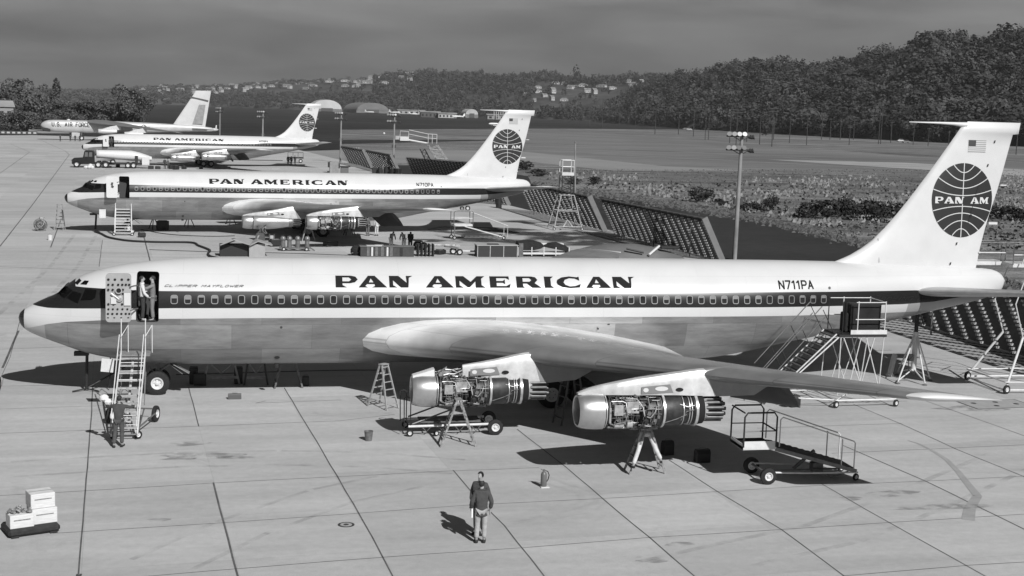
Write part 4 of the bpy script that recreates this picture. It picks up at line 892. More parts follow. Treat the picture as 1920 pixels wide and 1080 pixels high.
blast_fence(g2(778, 334), g2(893, 345), 'blast fence crossed by the lattice boom stand, left of the middle fin', 20, 13, posts=False)
blast_fence(g2(703, 316), g2(751, 328), 'blast fence between the two floodlight poles near the farthest airliner', 12, 13, posts=False)
blast_fence(g2(655, 306), g2(697, 315), 'farthest blast fence, beside the second floodlight pole', 9, 13, posts=False)
# ------------------------------------------------------------------ floodlight poles and other masts
def floodpole(x, y, h, label, z0=0., lamps=4, r=.17):
    root = empty('floodlight_pole', label, 'floodlight pole', (x, y, z0), 0, 'floodlight poles along the apron edge')
    MB().tube([(0, 0, 0), (.05, 0, h*.5), (.1, 0, h)], [r*1.15, r, r*.8], 10).build('pole', mat('pole_wood', .24, .8, var=.3, scale=2, stretch=(1, 1, .3)), root, smooth=True)
    MB().box((.06, 0, h*.47), (.75, .25, .5)).build('switch_box', mat('box_dark', .05, .6), root) if lamps == 4 else None
    for k, z in enumerate((h-.1, h-1.2)):
        a = link('cross_arm', MB().beam((-1.3, 0, 0), (1.0, 0, 0), .12).beam((0, -.5, 0), (0, .5, 0), .1).tube([(-.8, 0, 0), (0, 0, -.4)], .03, 5).tube([(.7, 0, 0), (0, 0, -.4)], .03, 5).mesh('cross_arm', BLKST), root); a.location = (.1, 0, z)
        for i in range(lamps):
            x_ = -1.15+.42*i; br_ = i < (4 if k == 0 else 2); hd = link('lamp_head', LAMPM if br_ else LAMPD, a); hd.location = (x_, -.25, .12); hd.rotation_euler = (R(62), 0, R(-25+8*i))
        for x_ in (.75, .95): hd = link('lamp_head', LAMPD, a); hd.location = (x_, .1, -.08); hd.rotation_euler = (R(70), 0, R(60))
    return root
_l = [(0, .04), (.08, .10), (.22, .19), (.30, .20)]
LAMPM = MB().lathe((0, 0, -.15), (0, 0, 1), _l, 12, True, True).mesh('lamp_head', mat('lamp_bright', .32, .35, metal=.3), smooth=40)
LAMPD = MB().lathe((0, 0, -.15), (0, 0, 1), _l, 12, True, True).mesh('lamp_head', mat('lamp_dark', .06, .5), smooth=40)
for (px, py, h, lb) in ((1377, 487, 10.2, 'tall near floodlight pole rising behind the nearest airliner'), (737, 326, 10.2, 'floodlight pole left of the lattice boom'), (638, 305, 10., 'floodlight pole beside the farthest blast fence'), (492, 290, 9.6, 'floodlight pole behind the farthest airliner, second from its left'), (412, 262, 9.6, 'floodlight pole right behind the bomber tail')):
    g = G(px, py); floodpole(g.x, g.y, h*(1.0 if px > 480 else 1.0), lb)
g = G(1078, 400); t_ = empty('plain_mast', 'thin bare mast standing right of the access tower', 'mast', g)
MB().tube([(0, 0, 0), (-.25, 0, 8.2)], .12, 8, r2=.07).build('pole', mat('pole_wood', .24), t_, smooth=True); MB().box((-.25, 0, 8.2), (.2, .2, .2)).build('cap', STEEL, t_)
# ------------------------------------------------------------------ people
CL = {}
def cloth(v): return mat('cloth_%03d' % int(v*1000), v, .9, var=.15, scale=7, bump=.35, bscale=16)
SKINC = mat('skin', .30, .6, var=.06, scale=9); HAIRC = mat('hair', .02, .7)
def skinmesh(name, m, verts, edges, radii, sub=2, root=0, extra=None):
    me = bpy.data.meshes.new(name); me.from_pydata([tuple(v) for v in verts], edges, [])
    o = bpy.data.objects.new(name, me); COL.objects.link(o); md = o.modifiers.new('s', 'SKIN'); md.use_smooth_shade = True
    for i, r_ in enumerate(radii):
        sv = me.skin_vertices[0].data[i]; sv.radius = r_ if isinstance(r_, tuple) else (r_, r_); sv.use_root = (i == root)
    ss = o.modifiers.new('b', 'SUBSURF'); ss.levels = sub; ss.render_levels = sub
    dg = bpy.context.evaluated_depsgraph_get(); r = bpy.data.meshes.new_from_object(o.evaluated_get(dg), depsgraph=dg); bpy.data.objects.remove(o)
    r.name = name; r.materials.clear(); r.materials.append(m); r.polygons.foreach_set('use_smooth', [True]*len(r.polygons)); r.polygons.foreach_set('material_index', [0]*len(r.polygons)); return r
BASE = dict(pel=(0, 0, .96), wai=(0, 0, 1.10), che=(0, 0, 1.30), nb=(0, .01, 1.46), nk=(0, 0, 1.54), hd=(0, -.01, 1.645), ht=(0, -.0, 1.74),
    sl=(.175, .01, 1.41), el=(.245, .03, 1.14), wl=(.25, -.05, .90), hl=(.25, -.08, .81), sr=(-.175, .01, 1.41), er=(-.245, .03, 1.14), wr=(-.25, -.05, .90), hr=(-.25, -.08, .81),
    pl=(.09, 0, .90), kl=(.10, -.02, .50), al=(.10, .02, .09), tl=(.12, -.16, .04), pr=(-.09, 0, .90), kr=(-.10, -.02, .50), ar=(-.10, .02, .09), tr=(-.12, -.16, .04))
def person(loc, rz, label, top, legs, pose=None, hands=False, hair=True, bald=False, cap=None, coat=0., group=None, lod=2, shoe=.02):
    J = dict(BASE); J.update(pose or {}); J = {k: Vector(v) for k, v in J.items()}
    root = empty('person', label, 'person', loc, rz, group)
    fwd0 = 0; K = ['pel', 'wai', 'che', 'nb', 'nk', 'hd', 'ht', 'sl', 'el', 'wl', 'hl', 'sr', 'er', 'wr', 'hr', 'pl', 'kl', 'al', 'tl', 'pr', 'kr', 'ar', 'tr']
    rad = dict(pel=(.14, .10), wai=(.13, .095), che=(.15, .105), nb=(.085, .075), nk=.052, hd=(.074, .09), ht=(.055, .065), sl=.058, el=.042, wl=.028, hl=(.024, .038), sr=.058, er=.042, wr=.028, hr=(.024, .038), pl=.085, kl=.056, al=.042, tl=.035, pr=.085, kr=.056, ar=.042, tr=.035)
    E = [('pel', 'wai'), ('wai', 'che'), ('che', 'nb'), ('nb', 'nk'), ('nk', 'hd'), ('hd', 'ht'), ('che', 'sl'), ('sl', 'el'), ('el', 'wl'), ('wl', 'hl'), ('che', 'sr'), ('sr', 'er'), ('er', 'wr'), ('wr', 'hr'), ('pel', 'pl'), ('pl', 'kl'), ('kl', 'al'), ('al', 'tl'), ('pel', 'pr'), ('pr', 'kr'), ('kr', 'ar'), ('ar', 'tr')]
    vs = [J[k] for k in K]; rs = [rad[k] for k in K]; ed = [(K.index(a), K.index(b)) for a, b in E]
    # nose on the face side
    f = (J['hd']-J['nk']).normalized(); fwd = Vector((0, -1, 0)); 
    if pose and 'face' in pose: fwd = Vector(pose['face']).normalized()
    vs.append(J['hd']+fwd*.105-f*.01); rs.append((.013, .018)); ed.append((K.index('hd'), len(vs)-1))
    if hands:
        for s_, w_, h_ in (('l', 'wl', 'hl'), ('r', 'wr', 'hr')):
            d = (J[h_]-J[w_]).normalized(); side = d.cross(fwd).normalized() if abs(d.dot(fwd)) < .9 else Vector((1, 0, 0)); side = fwd-d*fwd.dot(d) if abs(d.z) > .7 else side; side.normalize(); palm = d.cross(side).normalized()*(1 if s_ == 'l' else -1)
            hi = K.index(h_)
            for q, (off, ln) in enumerate(((.033, .072), (.011, .08), (-.011, .075), (-.032, .06))):
                a = J[h_]+d*.035+side*off; b_ = a+d*ln*.55+palm*.008*q*.3; c = b_+d*ln*.4-palm*.02
                k0 = len(vs); vs += [a, b_, c]; rs += [.0095, .0085, .007]; ed += [(hi, k0), (k0, k0+1), (k0+1, k0+2)]
            a = J[h_]-d*.005+side*.045; b_ = a+d*.035+side*.012-palm*.012; k0 = len(vs); vs += [a, b_]; rs += [.0105, .0085]; ed += [(hi, k0), (k0, k0+1)]
    link('body', skinmesh('body', SKINC, vs, ed, rs, lod), root)
    def sub_(name, m, ks, es, grow, rr=None, cut=None):
        v2 = [J[k] if isinstance(k, str) else Vector(k) for k in ks]; r2 = []
        for i, k in enumerate(ks):
            b_ = (rr or {}).get(i) or rad.get(k, .05); r2.append(tuple(q+grow for q in (b_ if isinstance(b_, tuple) else (b_, b_))))
        return link(name, skinmesh(name, m, v2, es, r2, lod), root)
    cl, cr = J['el'].lerp(J['wl'], .92), J['er'].lerp(J['wr'], .92)
    hem = J['pel']+Vector((0, 0, -coat-.04)); col = J['nb'].lerp(J['nk'], .9)
    sub_('jacket' if coat else 'shirt', cloth(top), ['che', 'wai', tuple(hem), 'nb', 'sl', 'el', tuple(cl), 'sr', 'er', tuple(cr), tuple(col), tuple(hem-Vector((0, 0, .018)))], [(0, 1), (1, 2), (0, 3), (0, 4), (4, 5), (5, 6), (0, 7), (7, 8), (8, 9), (3, 10), (2, 11)], .016 if not coat else .024, {1: (.15, .11), 2: (.165, .12) if coat else (.14, .10), 6: (.036, .036), 9: (.036, .036), 3: (.08, .065), 10: (.055, .055), 11: (.165, .12) if coat else (.14, .10)})
    sub_('trousers', cloth(legs), ['pel', 'pl', 'kl', tuple(J['al']+Vector((0, 0, .03))), 'pr', 'kr', tuple(J['ar']+Vector((0, 0, .03)))], [(0, 1), (1, 2), (2, 3), (0, 4), (4, 5), (5, 6)], .02, {3: (.052, .052), 6: (.052, .052), 0: (.125, .09)})
    sh = MB()
    for a, t in (('al', 'tl'), ('ar', 'tr')):
        A, T = J[a], J[t]; d = (T-A); d.z = 0; d.normalize(); sh.beam(A-d*.07+Vector((0, 0, -.045)), A+d*.21+Vector((0, 0, -.055)), .09, .075)
    sh.build('shoes', cloth(shoe) if shoe > .02 else HAIRC, root, bevel=.02)
    if cap: MB().ball(J['hd']+Vector((0, .0, .055)), .105, 12, .8).box(J['hd']+fwd*.12+Vector((0, 0, .07)), (.15, .12, .015)).build('cap', cloth(cap), root, smooth=True)
    elif hair:
        b_ = MB(); c = J['hd']+Vector((0, 0, .03))-fwd*.018; n = 14
        for ring in range(6): pass
        R0 = .108; vsl = []
        prof = [(math.pi*k/9) for k in range(0, 8)]
        for k, a in enumerate(prof):
            for j in range(n):
                t = 2*math.pi*j/n; v = Vector((math.sin(a)*math.cos(t)*.088, math.sin(a)*math.sin(t)*.108, math.cos(a)*.102)); vv = v.copy(); vsl.append(c+vv)
        fs = []
        for k in range(7):
            for j in range(n):
                t = 2*math.pi*(j+.5)/n; dirv = Vector((math.cos(t), math.sin(t), 0)); front = dirv.dot(fwd) > .45
                if front and k >= 2: continue
                if bald and k < 2: continue
                if k >= 4 and dirv.dot(fwd) > -.25: continue
                fs.append((k*n+j, k*n+(j+1) % n, (k+1)*n+(j+1) % n, (k+1)*n+j))
        b_.add(vsl, fs); b_.build('hair', HAIRC, root, smooth=180)
    return root
# two men talking in the foreground
FM = person((14.83, -19.92, 0), R(176), 'man seen from behind in grey zip jacket and pale trousers, bald crown, holding white papers', .06, .36, dict(wr=(-.24, -.02, .93), hr=(-.24, -.03, .84), er=(-.27, .06, 1.16), el=(.27, .06, 1.15), wl=(.27, -.08, .93), hl=(.25, -.10, .84), face=(.1, -1, 0), al=(.12, .02, .09), ar=(-.09, .02, .09), hd=(.02, -.02, 1.63), ht=(.025, -.02, 1.73)), hands=True, bald=True, coat=.15)
pp = MB().box((.255, -.02, .83), (.035, .14, .24), rot=Matrix.Rotation(.15, 3, 'X')).build('paper_folder', mat('paper', .80, .6)); pp.matrix_world = Matrix.Translation((14.83, -19.92, 0)) @ Matrix.Rotation(R(176), 4, 'Z'); tag(pp, 'white paper folder held at the side of the man in the zip jacket', 'papers')
g = G(898, 1001); person(g, R(-30), 'dark haired man in dark suit jacket, half hidden behind the man holding papers', .06, .03, dict(face=(-.15, -1, -.05), el=(.25, .05, 1.15), wl=(.22, -.1, .95), hl=(.2, -.14, .88), er=(-.25, .05, 1.15), wr=(-.24, -.04, .92), hr=(-.24, -.07, .83)), hands=True, coat=.14)
# man at the foot of the boarding stair
person((4.45, -8.6, 0), R(172), 'workman in dark overalls pushing at the foot of the white boarding stair', .055, .07, dict(el=(.38, -.16, 1.33), wl=(.50, -.36, 1.38), hl=(.52, -.44, 1.40), er=(-.36, -.16, 1.33), wr=(-.46, -.36, 1.36), hr=(-.48, -.44, 1.38), che=(0, -.05, 1.30), nb=(0, -.07, 1.45), nk=(0, -.09, 1.53), hd=(0, -.12, 1.63), ht=(0, -.14, 1.72), sl=(.18, -.06, 1.41), sr=(-.18, -.06, 1.41), al=(.14, .12, .09), kl=(.12, .02, .5), tl=(.2, -.04, .04)), hands=True)
rg = MB().ball((3.95, -8.25, 1.62), .16, 10, .8).ball((4.08, -8.3, 1.5), .13, 8, .9).build('white_rag', mat('rag_white', .75, .8, bump=.5, scale=8), smooth=True); tag(rg, 'bundle of white rag hung at the foot of the boarding stair', 'rag')
# two men in the doorway
person((4.78, -1.62, 3.17), R(100), 'man in white shirt and dark trousers standing left in the nearest open doorway', .62, .035, dict(el=(.24, -.12, 1.12), wl=(.14, -.32, 1.08), hl=(.1, -.4, 1.08), er=(-.24, -.05, 1.12), wr=(-.2, -.22, .95), hr=(-.18, -.3, .93)), cap=None)
person((5.16, -1.58, 3.17), R(-88), 'man in grey overalls standing right in the nearest open doorway, reaching forward', .20, .18, dict(el=(.22, -.22, 1.30), wl=(.16, -.42, 1.36), hl=(.14, -.5, 1.38), er=(-.22, -.2, 1.22), wr=(-.16, -.40, 1.2), hr=(-.14, -.48, 1.2)))
# mechanic on the stepladder under the outer engine
person((21.5, -13.25, .32), R(178), 'mechanic in white overalls astride the stepladder, upper body hidden behind the outer engine', .55, .55, dict(kl=(.30, .34, .52), al=(.52, .56, .02), tl=(.56, .40, -.04), kr=(-.26, .34, .52), ar=(-.42, .50, .16), tr=(-.46, .34, .10), pl=(.14, .10, .95), pr=(-.12, .10, .95), pel=(0, .08, 1.0), el=(.3, -.1, 1.4), wl=(.25, .1, 1.6), hl=(.22, .2, 1.65), er=(-.3, -.1, 1.4), wr=(-.25, .1, 1.6), hr=(-.22, .2, 1.65)))
BND = dict(pel=(0, .05, .95), wai=(0, -.02, 1.08), che=(0, -.18, 1.22), nb=(0, -.30, 1.32), nk=(0, -.36, 1.36), hd=(0, -.44, 1.38), ht=(0, -.50, 1.42), sl=(.17, -.26, 1.27), el=(.2, -.36, 1.02), wl=(.12, -.52, .88), hl=(.1, -.58, .84), sr=(-.17, -.26, 1.27), er=(-.2, -.36, 1.02), wr=(-.12, -.52, .88), hr=(-.1, -.58, .84), face=(0, -.8, -.6))
def pg(px, py, rz, lb, top, legs, pose=None, **k): g = G(px, py); return person(g, R(rz), lb, top, legs, pose, lod=1, **k)
pg(733, 468, 20, 'workman with pale trousers bending at the left end of the crates', .13, .5, BND); pg(757, 469, -30, 'stooping workman in light shirt and pale trousers between his two mates', .22, .5, BND); pg(769, 470, 170, 'workman in black coat stooping at the crates, right of his mates', .015, .02, BND, coat=.2)
pg(689, 442, 150, 'mechanic in grey, legs showing under the middle airliner flap, left one', .12, .14); pg(706, 442, 200, 'mechanic in white overalls, legs showing under the middle airliner flap', .5, .55)
pg(488, 456, 60, 'workman crouching beside the hose reel ahead of the middle engines', .12, .10, BND)
pg(540, 309, 10, 'leftmost of three dark-clad men standing behind the farthest airliner wing', .03, .02); pg(546, 310, -20, 'middle one of three dark-clad men behind the farthest airliner wing', .05, .03); pg(553, 308, 30, 'rightmost of three dark-clad men, standing in front of the tail truck', .03, .02)
pg(309, 316, 10, 'workman in dark clothes standing ahead of the farthest airliner engines', .04, .05); pg(264, 311, 0, 'driver in dark clothes standing at the rear wheels of the tank truck', .02, .02); pg(315, 317, 60, 'second workman beside the tool boxes ahead of the farthest engines', .10, .06)
q = ATD(208, 283, (G(208, 300)-Vector(CAM)).dot(_fw)); 
for k, (px, lb) in enumerate(((132, 'man in dark clothes under the bomber nose, leftmost of his group'), (141, 'man standing just left of the bomber nose wheels'), (150, 'man in dark clothes beside the bomber main wheel'), (113, 'lone man under the bomber front fuselage'))): pg(px, 265, 20*k, lb, .03, .03)
pg(792, 327, 20, 'man in dark clothes by the foot of the fence left of the boom stand', .08, .05); pg(718, 327, 70, 'man in grey by the blast fence between floodlight poles', .15, .1); pg(744, 327, 20, 'man in white overalls right of the floodlight pole', .6, .55)
_pl = P3.matrix_basis if False else Matrix.Translation((-18.31, 192.76, 0)) @ Matrix.Rotation(.1516, 4, 'Z')
person(_pl @ Vector((4.95, -1.6, 3.17)), R(10), 'man in dark clothes standing in the doorway of the farthest airliner', .07, .03, lod=1)
# ------------------------------------------------------------------ ladders, stairs, stands
def stepladder(loc, rz, h, spread, wb, wt, label, m, nr=6, both=True, rr=.026):
    root = empty('stepladder', label, 'stepladder', loc, rz, 'stepladders around the airliners')
    for sx in (-1, 1):
        top = Vector((sx*.07, 0, h)); 
        for sy in (-1, 1): MB().beam((sx*spread/2, sy*wb/2, 0), (sx*.06, sy*wt/2, h), rr*1.5, rr*2.6, up=(1, 0, 0)).build('rail', m, root)
        if sx < 0 or both:
            for i in range(nr):
                t = (i+.7)/nr; x = sx*(spread/2*(1-t)+.06*t); w_ = wb*(1-t)+wt*t; MB().beam((x, -w_/2, h*t), (x, w_/2, h*t), rr*(3 if sx < 0 else 1.6), rr*1.2).build('rung', m, root)
    MB().box((0, 0, h+.015), (.24, wt+.06, .03)).build('top_step', m, root)
    return root
stepladder((13.95, -3.2, 0), R(-53), 1.70, 1.08, .62, .30, 'pale wooden stepladder standing in the sun ahead of the inner bare engine', WOOD, 6)
stepladder((15.9, -9.3, 0), 0, 1.62, 1.25, .62, .34, 'paint-spattered stepladder under the inner bare engine, beside the wheeled dolly', mat('spattered_wood', .22, .8, var=.7, scale=9), 5)
stepladder((21.5, -13.35, 0), 0, 1.56, 1.22, .62, .34, 'stepladder under the outer bare engine with a mechanic astride it', mat('spattered_wood', .22), 5)
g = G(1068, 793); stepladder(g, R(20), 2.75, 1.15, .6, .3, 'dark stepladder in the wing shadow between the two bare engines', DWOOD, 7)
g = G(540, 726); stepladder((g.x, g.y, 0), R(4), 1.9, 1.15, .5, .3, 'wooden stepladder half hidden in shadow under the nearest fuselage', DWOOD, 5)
g = G(112, 431); stepladder(g, R(80), 2.25, .55, .8, .42, 'tall narrow stepladder standing alone ahead of the middle airliner nose', WOOD, 7, rr=.03)
g = G(578, 452); stepladder(g, R(5), 1.75, 1.15, .6, .3, 'light stepladder between the engines of the middle airliner', WOOD, 5)
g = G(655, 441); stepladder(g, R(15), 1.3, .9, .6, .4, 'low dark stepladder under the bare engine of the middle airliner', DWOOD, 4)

def handrail(name, pts, r, m, parent): return MB().tube(pts, r, 6).build(name, m, parent, smooth=True)
# boarding stair at the nearest airliner's open door
st = empty('boarding_stair', 'white wheeled access stair leading up to the drilled open door of the nearest airliner', 'access stair', (4.55, -7.3, 0))
o_ = Vector((4.55, -7.3, 0)); V = lambda x, y, z: Vector((x, y, z))-o_
for x in (4.13, 5.0):
    MB().beam(V(x, -7.85, .22), V(x, -3.5, 2.25), .045, .12).build('stringer', PALE, st)
    MB().beam(V(x-.06, -7.72, .25), V(x-.04, -3.7, 3.0), .03, .05).build('handrail', PALE, st)
    handrail('rail_post', [V(x, -3.5, 2.2), V(x, -3.3, 3.55)], .02, PALE, st); handrail('rail_post', [V(x+.22, -3.0, 2.2), V(x+.22, -3.0, 3.25), V(x, -3.55, 2.9)], .018, PALE, st)
    MB().tube([V(x, -3.6, 2.15), V(x, -4.2, .45), V(x, -3.2, 1.5)], .02, 6).build('leg_brace', STEEL, st)
for i in range(10):
    t = (i+.5)/10; MB().box(V(4.565, -7.8+4.25*t, .32+1.9*t), (.84, .19, .035)).build('step', mat('step_grey', .40, .6, var=.3, scale=6), st)
for i in range(8): t = (i+1)/9; MB().tube([V(4.15, -7.85+4.3*t, .24+2.0*t), V(4.98, -7.85+4.3*t, .24+2.0*t)], .016, 6).build('cross_bar', PALE, st)
MB().box(V(4.6, -3.15, 2.2), (1.15, .9, .05)).build('platform', mat('platform_grey', .22, .7, var=.2, scale=5), st)
MB().box(V(3.62, -3.3, 1.78), (.45, .03, .5), rot=Matrix.Rotation(.1, 3, 'Y')).build('sign_board', PALE, st)
MB().tube([V(4.15, -7.7, .2), V(5.0, -7.7, .2)], .03, 6).tube([V(4.1, -7.6, .25), V(4.1, -4.3, .35)], .025, 6).tube([V(5.0, -7.6, .25), V(5.0, -4.3, .35)], .025, 6).tube([V(4.1, -4.3, .4), V(5.3, -4.6, .4)], .03, 6).tube([V(5.0, -6.8, .25), V(5.45, -5.3, .38)], .03, 6).build('base_frame', STEEL, st)
MB().tube([V(4.56, -7.0, .3), V(4.56, -3.4, 2.1)], .05, 8).box(V(4.45, -6.4, .45), (.5, .4, .18)).build('lift_ram', mat('ram_light', .45, .5), st)
add_wheel(st, V(5.45, -5.0, .30), .30, .15, R(72)); add_wheel(st, V(3.85, -5.1, .30), .30, .15, R(72))
for x in (4.2, 5.0): add_wheel(st, V(x, -7.55, .15), .15, .08, R(30), 'castor')
# boarding stair at the middle airliner: steep, seen straight on
c_ = G(231, 442); s2 = empty('boarding_stair', 'steep pale access stair at the dark doorway of the middle airliner', 'access stair', c_, R(3))
for x in (-.7, .7):
    MB().beam((x, 0, .1), (x*.9, 2.2, 3.0), .09, .12).build('stringer', PALE, s2); handrail('handrail', [(x, .2, .4), (x, .2, 1.2), (x*.9, 1.9, 3.3), (x*.9, 2.3, 4.0)], .035, PALE, s2); handrail('rail_post', [(x*.9, 2.4, 2.9), (x*.9, 2.4, 4.1)], .03, PALE, s2)
for i in range(12): t = (i+.5)/12; MB().box((0, 2.2*t, .1+2.9*t), (1.35, .14, .06)).build('step', PALE, s2)
for i in range(4): MB().beam((-.65, .3+.5*i, .15), (.65, .3+.5*i, .15), .06).build('base_bar', STEEL, s2)
for x in (-.75, .75): add_wheel(s2, (x, -.05, .14), .14, .09, 0, 'castor'); add_wheel(s2, (x, 2.0, .2), .2, .1)
MB().box((0, 2.6, 2.95), (1.4, .7, .06)).build('platform', STEEL, s2)
MB().box((-1.75, 1.6, 1.75), (.55, .05, .75), rz=.2).build('sign_board', PALE, s2)

# long wheeled maintenance stand in front, low basket and sloping ramp
o_ = Vector((25.2, -14.5, 0)); V = lambda x, y, z: Vector((x, y, z))-o_
sd_ = empty('maintenance_stand', 'long wheeled work stand with railed basket and sloping ramp, right of the outer engine', 'work stand', o_)
MB().box(V(24.75, -14.5, 1.16), (1.12, 1.15, .10)).box(V(24.75, -15.07, 1.26), (1.12, .02, .26)).box(V(24.2, -14.5, 1.2), (.02, 1.15, .2)).build('basket', PALE, sd_)
MB().box(V(24.75, -14.5, 1.22), (1.0, 1.0, .03)).build('basket_mat', BLKST, sd_)
for y in (-15.07, -13.93):
    MB().tube([V(24.2, y, 1.2), V(24.2, y, 2.18), V(24.3, y, 2.32), V(25.2, y, 2.32), V(25.3, y, 2.18), V(25.3, y, 1.2)], .03, 8).build('basket_rail', BLKST, sd_, smooth=True)
    MB().tube([V(24.2, y, 1.72), V(25.3, y, 1.72)], .02, 6).build('mid_rail', STEEL, sd_)
    MB().tube([V(25.42, y, 1.2), V(25.42, y, 2.08), V(25.5, y, 2.16), V(28.0, y, 1.32), V(28.05, y, 1.26), V(28.05, y, .35)], .022, 8).build('ramp_rail', PALE, sd_, smooth=True)
    MB().beam(V(25.3, y, 1.12), V(28.15, y, .32), .05, .12).build('ramp_beam', STEEL, sd_)
    MB().tube([V(24.95, y, .36), V(26.4, y, .30), V(28.2, y, .28)], .03, 6).build('chassis_tube', PALE, sd_)
    MB().beam(V(27.6, y, 1.4), V(27.6, y, .45), .03).build('rail_post', PALE, sd_)
for x in (24.2, 25.3): MB().tube([V(x, -15.07, 2.32 if x < 25 else 1.72), V(x, -13.93, 2.32 if x < 25 else 1.72)], .025, 6).build('end_rail', BLKST, sd_)
for i in range(12): t = (i+.5)/12; MB().box(V(25.4+2.7*t, -14.5, 1.16-.78*t), (.20, 1.1, .04), rot=Matrix.Rotation(.12, 3, 'Y')).build('ramp_step', mat('ramp_tread', .06, .8, var=.4, scale=6), sd_)
for i in range(6): t = (i+.5)/6; MB().tube([V(25.5+2.5*t, -15.0, 1.02-.7*t), V(25.9+2.4*t, -14.0, .95-.7*t)], .02, 5).build('cross_brace', PALE, sd_)
MB().tube([V(25.0, -15.1, .33), V(25.0, -13.9, .33)], .04, 8).tube([V(25.0, -14.9, .36), V(28.1, -14.6, .3)], .025, 6).tube([V(26.8, -15, .3), V(27.3, -15.0, .12), V(27.9, -15.0, .3)], .03, 6).box(V(27.0, -14.5, .35), (.35, .3, .3)).tube([V(26.2, -14.5, .3), V(26.9, -14.5, .9)], .06, 8).build('hoist_frame', STEEL, sd_)
add_wheel(sd_, V(25.04, -15.2, .27), .27, .17); add_wheel(sd_, V(25.0, -13.85, .27), .27, .17)
for y in (-15.05, -13.95): add_wheel(sd_, V(28.15, y, .12), .12, .07, .3, 'castor')

# engine dolly beneath the inner engine
o_ = Vector((16.0, -7.4, 0)); V = lambda x, y, z: Vector((x, y, z))-o_
dl = empty('engine_dolly', 'low wheeled engine dolly with fat tyre, under the inner bare engine', 'dolly', o_)
for y in (-7.95, -6.75):
    MB().tube([V(14.35, y, .36), V(17.3, y, .40)], .045, 8).build('side_tube', PALE, dl, smooth=True)
    for i in range(4): MB().tube([V(14.8+.6*i, y, .38), V(15.0+.6*i, y, .16), V(15.2+.6*i, y, .38)], .018, 5).build('truss_brace', STEEL, dl)
    MB().tube([V(14.5, y+.1, .42), V(16.4, y+.5, 1.0)], .03, 6).build('cradle_arm', STEEL, dl)
    MB().tube([V(14.2, y, .3), V(14.18, y, 1.4), V(14.32, y, 1.44), V(14.42, y, 1.38), V(14.42, y, .3)], .02, 6).build('push_handle', BLKST, dl)
for i in range(5): MB().tube([V(14.4+.7*i, -7.95, .38), V(14.4+.7*i, -6.75, .38)], .025, 6).build('cross_tube', STEEL, dl)
MB().box(V(15.9, -7.35, .46), (2.2, .8, .05)).build('tray', DWOOD, dl)
for y in (-8.0, -6.65): add_wheel(dl, V(17.5, y, .29), .29, .16); add_wheel(dl, V(14.4, y, .13), .13, .07, 0, 'castor')
add_wheel(dl, V(15.35, -8.0, .11), .11, .06, .5, 'castor')

# big platform stair at the tail of the nearest airliner
o_ = Vector((33.0, -3.0, 0)); V = lambda x, y, z: Vector((x, y, z))-o_
ts = empty('platform_stair', 'tubular platform stair with dark treads beside the tail of the nearest airliner', 'platform stair', o_)
y0, y1 = -4.3, -3.1
for y in (y0, y1):
    for d_ in (0, .12): MB().tube([V(29.6+d_, y, .45), V(32.3+d_, y, 3.0-d_)], .03, 6).build('stringer', PALE, ts)
    MB().tube([V(29.3, y, 1.6), V(31.6, y, 4.15)], .022, 6).build('handrail', STEEL, ts); MB().tube([V(29.45, y, 1.1), V(31.75, y, 3.7)], .02, 6).build('mid_rail', STEEL, ts)
    for i in range(4): t = i/3; MB().tube([V(29.7+2.5*t, y, .5+2.5*t), V(29.15+2.5*t, y, 1.5+2.5*t)], .018, 5).build('rail_post', BLKST, ts)
for i in range(12): t = (i+.5)/12; MB().box(V(29.75+2.6*t, (y0+y1)/2, .5+2.5*t), (.24, 1.1, .05)).build('tread', mat('tread_dark', .05, .8, var=.3, scale=6), ts); MB().box(V(29.64+2.6*t, (y0+y1)/2, .5+2.5*t), (.03, 1.1, .06)).build('tread_nosing', STEEL, ts)
MB().box(V(33.45, -3.6, 2.93), (2.1, 1.5, .10)).build('deck', BLKST, ts); MB().box(V(33.7, -4.33, 3.08), (1.6, .03, .18)).build('toe_board', PALE, ts)
for x in (32.55, 33.2, 34.4):
    for y in (-4.3, -2.9): MB().tube([V(x, y, 3.0), V(x, y, 4.35)], .022, 6).build('rail_post', PALE if x > 33 else BLKST, ts)
for z in (3.6, 4.3):
    for y in (-4.3, -2.9): MB().tube([V(32.6 if y > -4 else 33.1, y, z), V(34.4, y, z)], .02, 6).build('deck_rail', PALE, ts)
    MB().tube([V(34.4, -4.3, z), V(34.4, -2.9, z)], .02, 6).build('deck_rail', PALE, ts)
MB().box(V(33.7, -3.7, 3.62), (1.35, .6, 1.15)).box(V(33.0, -3.6, 3.4), (.3, .5, .8)).box(V(32.7, -4.1, 3.7), (.08, .3, 1.2)).build('equipment_cover', mat('canvas_black', .012, .9, var=.5, scale=3), ts, bevel=.04)
for x, xb in ((32.5, 32.5), (33.4, 32.9), (33.6, 34.4), (34.4, 34.3), (32.6, 33.7), (34.0, 33.4)):
    for y in (-4.3, -2.9): MB().tube([V(x, y, 2.9), V(xb, y+.3*(y > -4), .45)], .022, 6).build('tower_leg', PALE, ts)
MB().tube([V(32.3, -4.6, .3), V(35.0, -4.5, .3), V(35.0, -1.4, .3), V(32.3, -1.4, .3), V(32.3, -4.6, .3)], .04, 6).tube([V(32.3, -4.6, .3), V(35.0, -1.4, .3)], .025, 5).tube([V(35, -4.5, .3), V(32.3, -1.4, .3)], .025, 5).tube([V(32.4, -4.2, .55), V(35, -4.2, .5)], .03, 6).tube([V(30.2, -4.3, .4), V(32.3, -4.5, .3)], .03, 6).tube([V(30.2, -3.1, .4), V(32.3, -2.5, .3)], .03, 6).build('base_frame', PALE, ts)
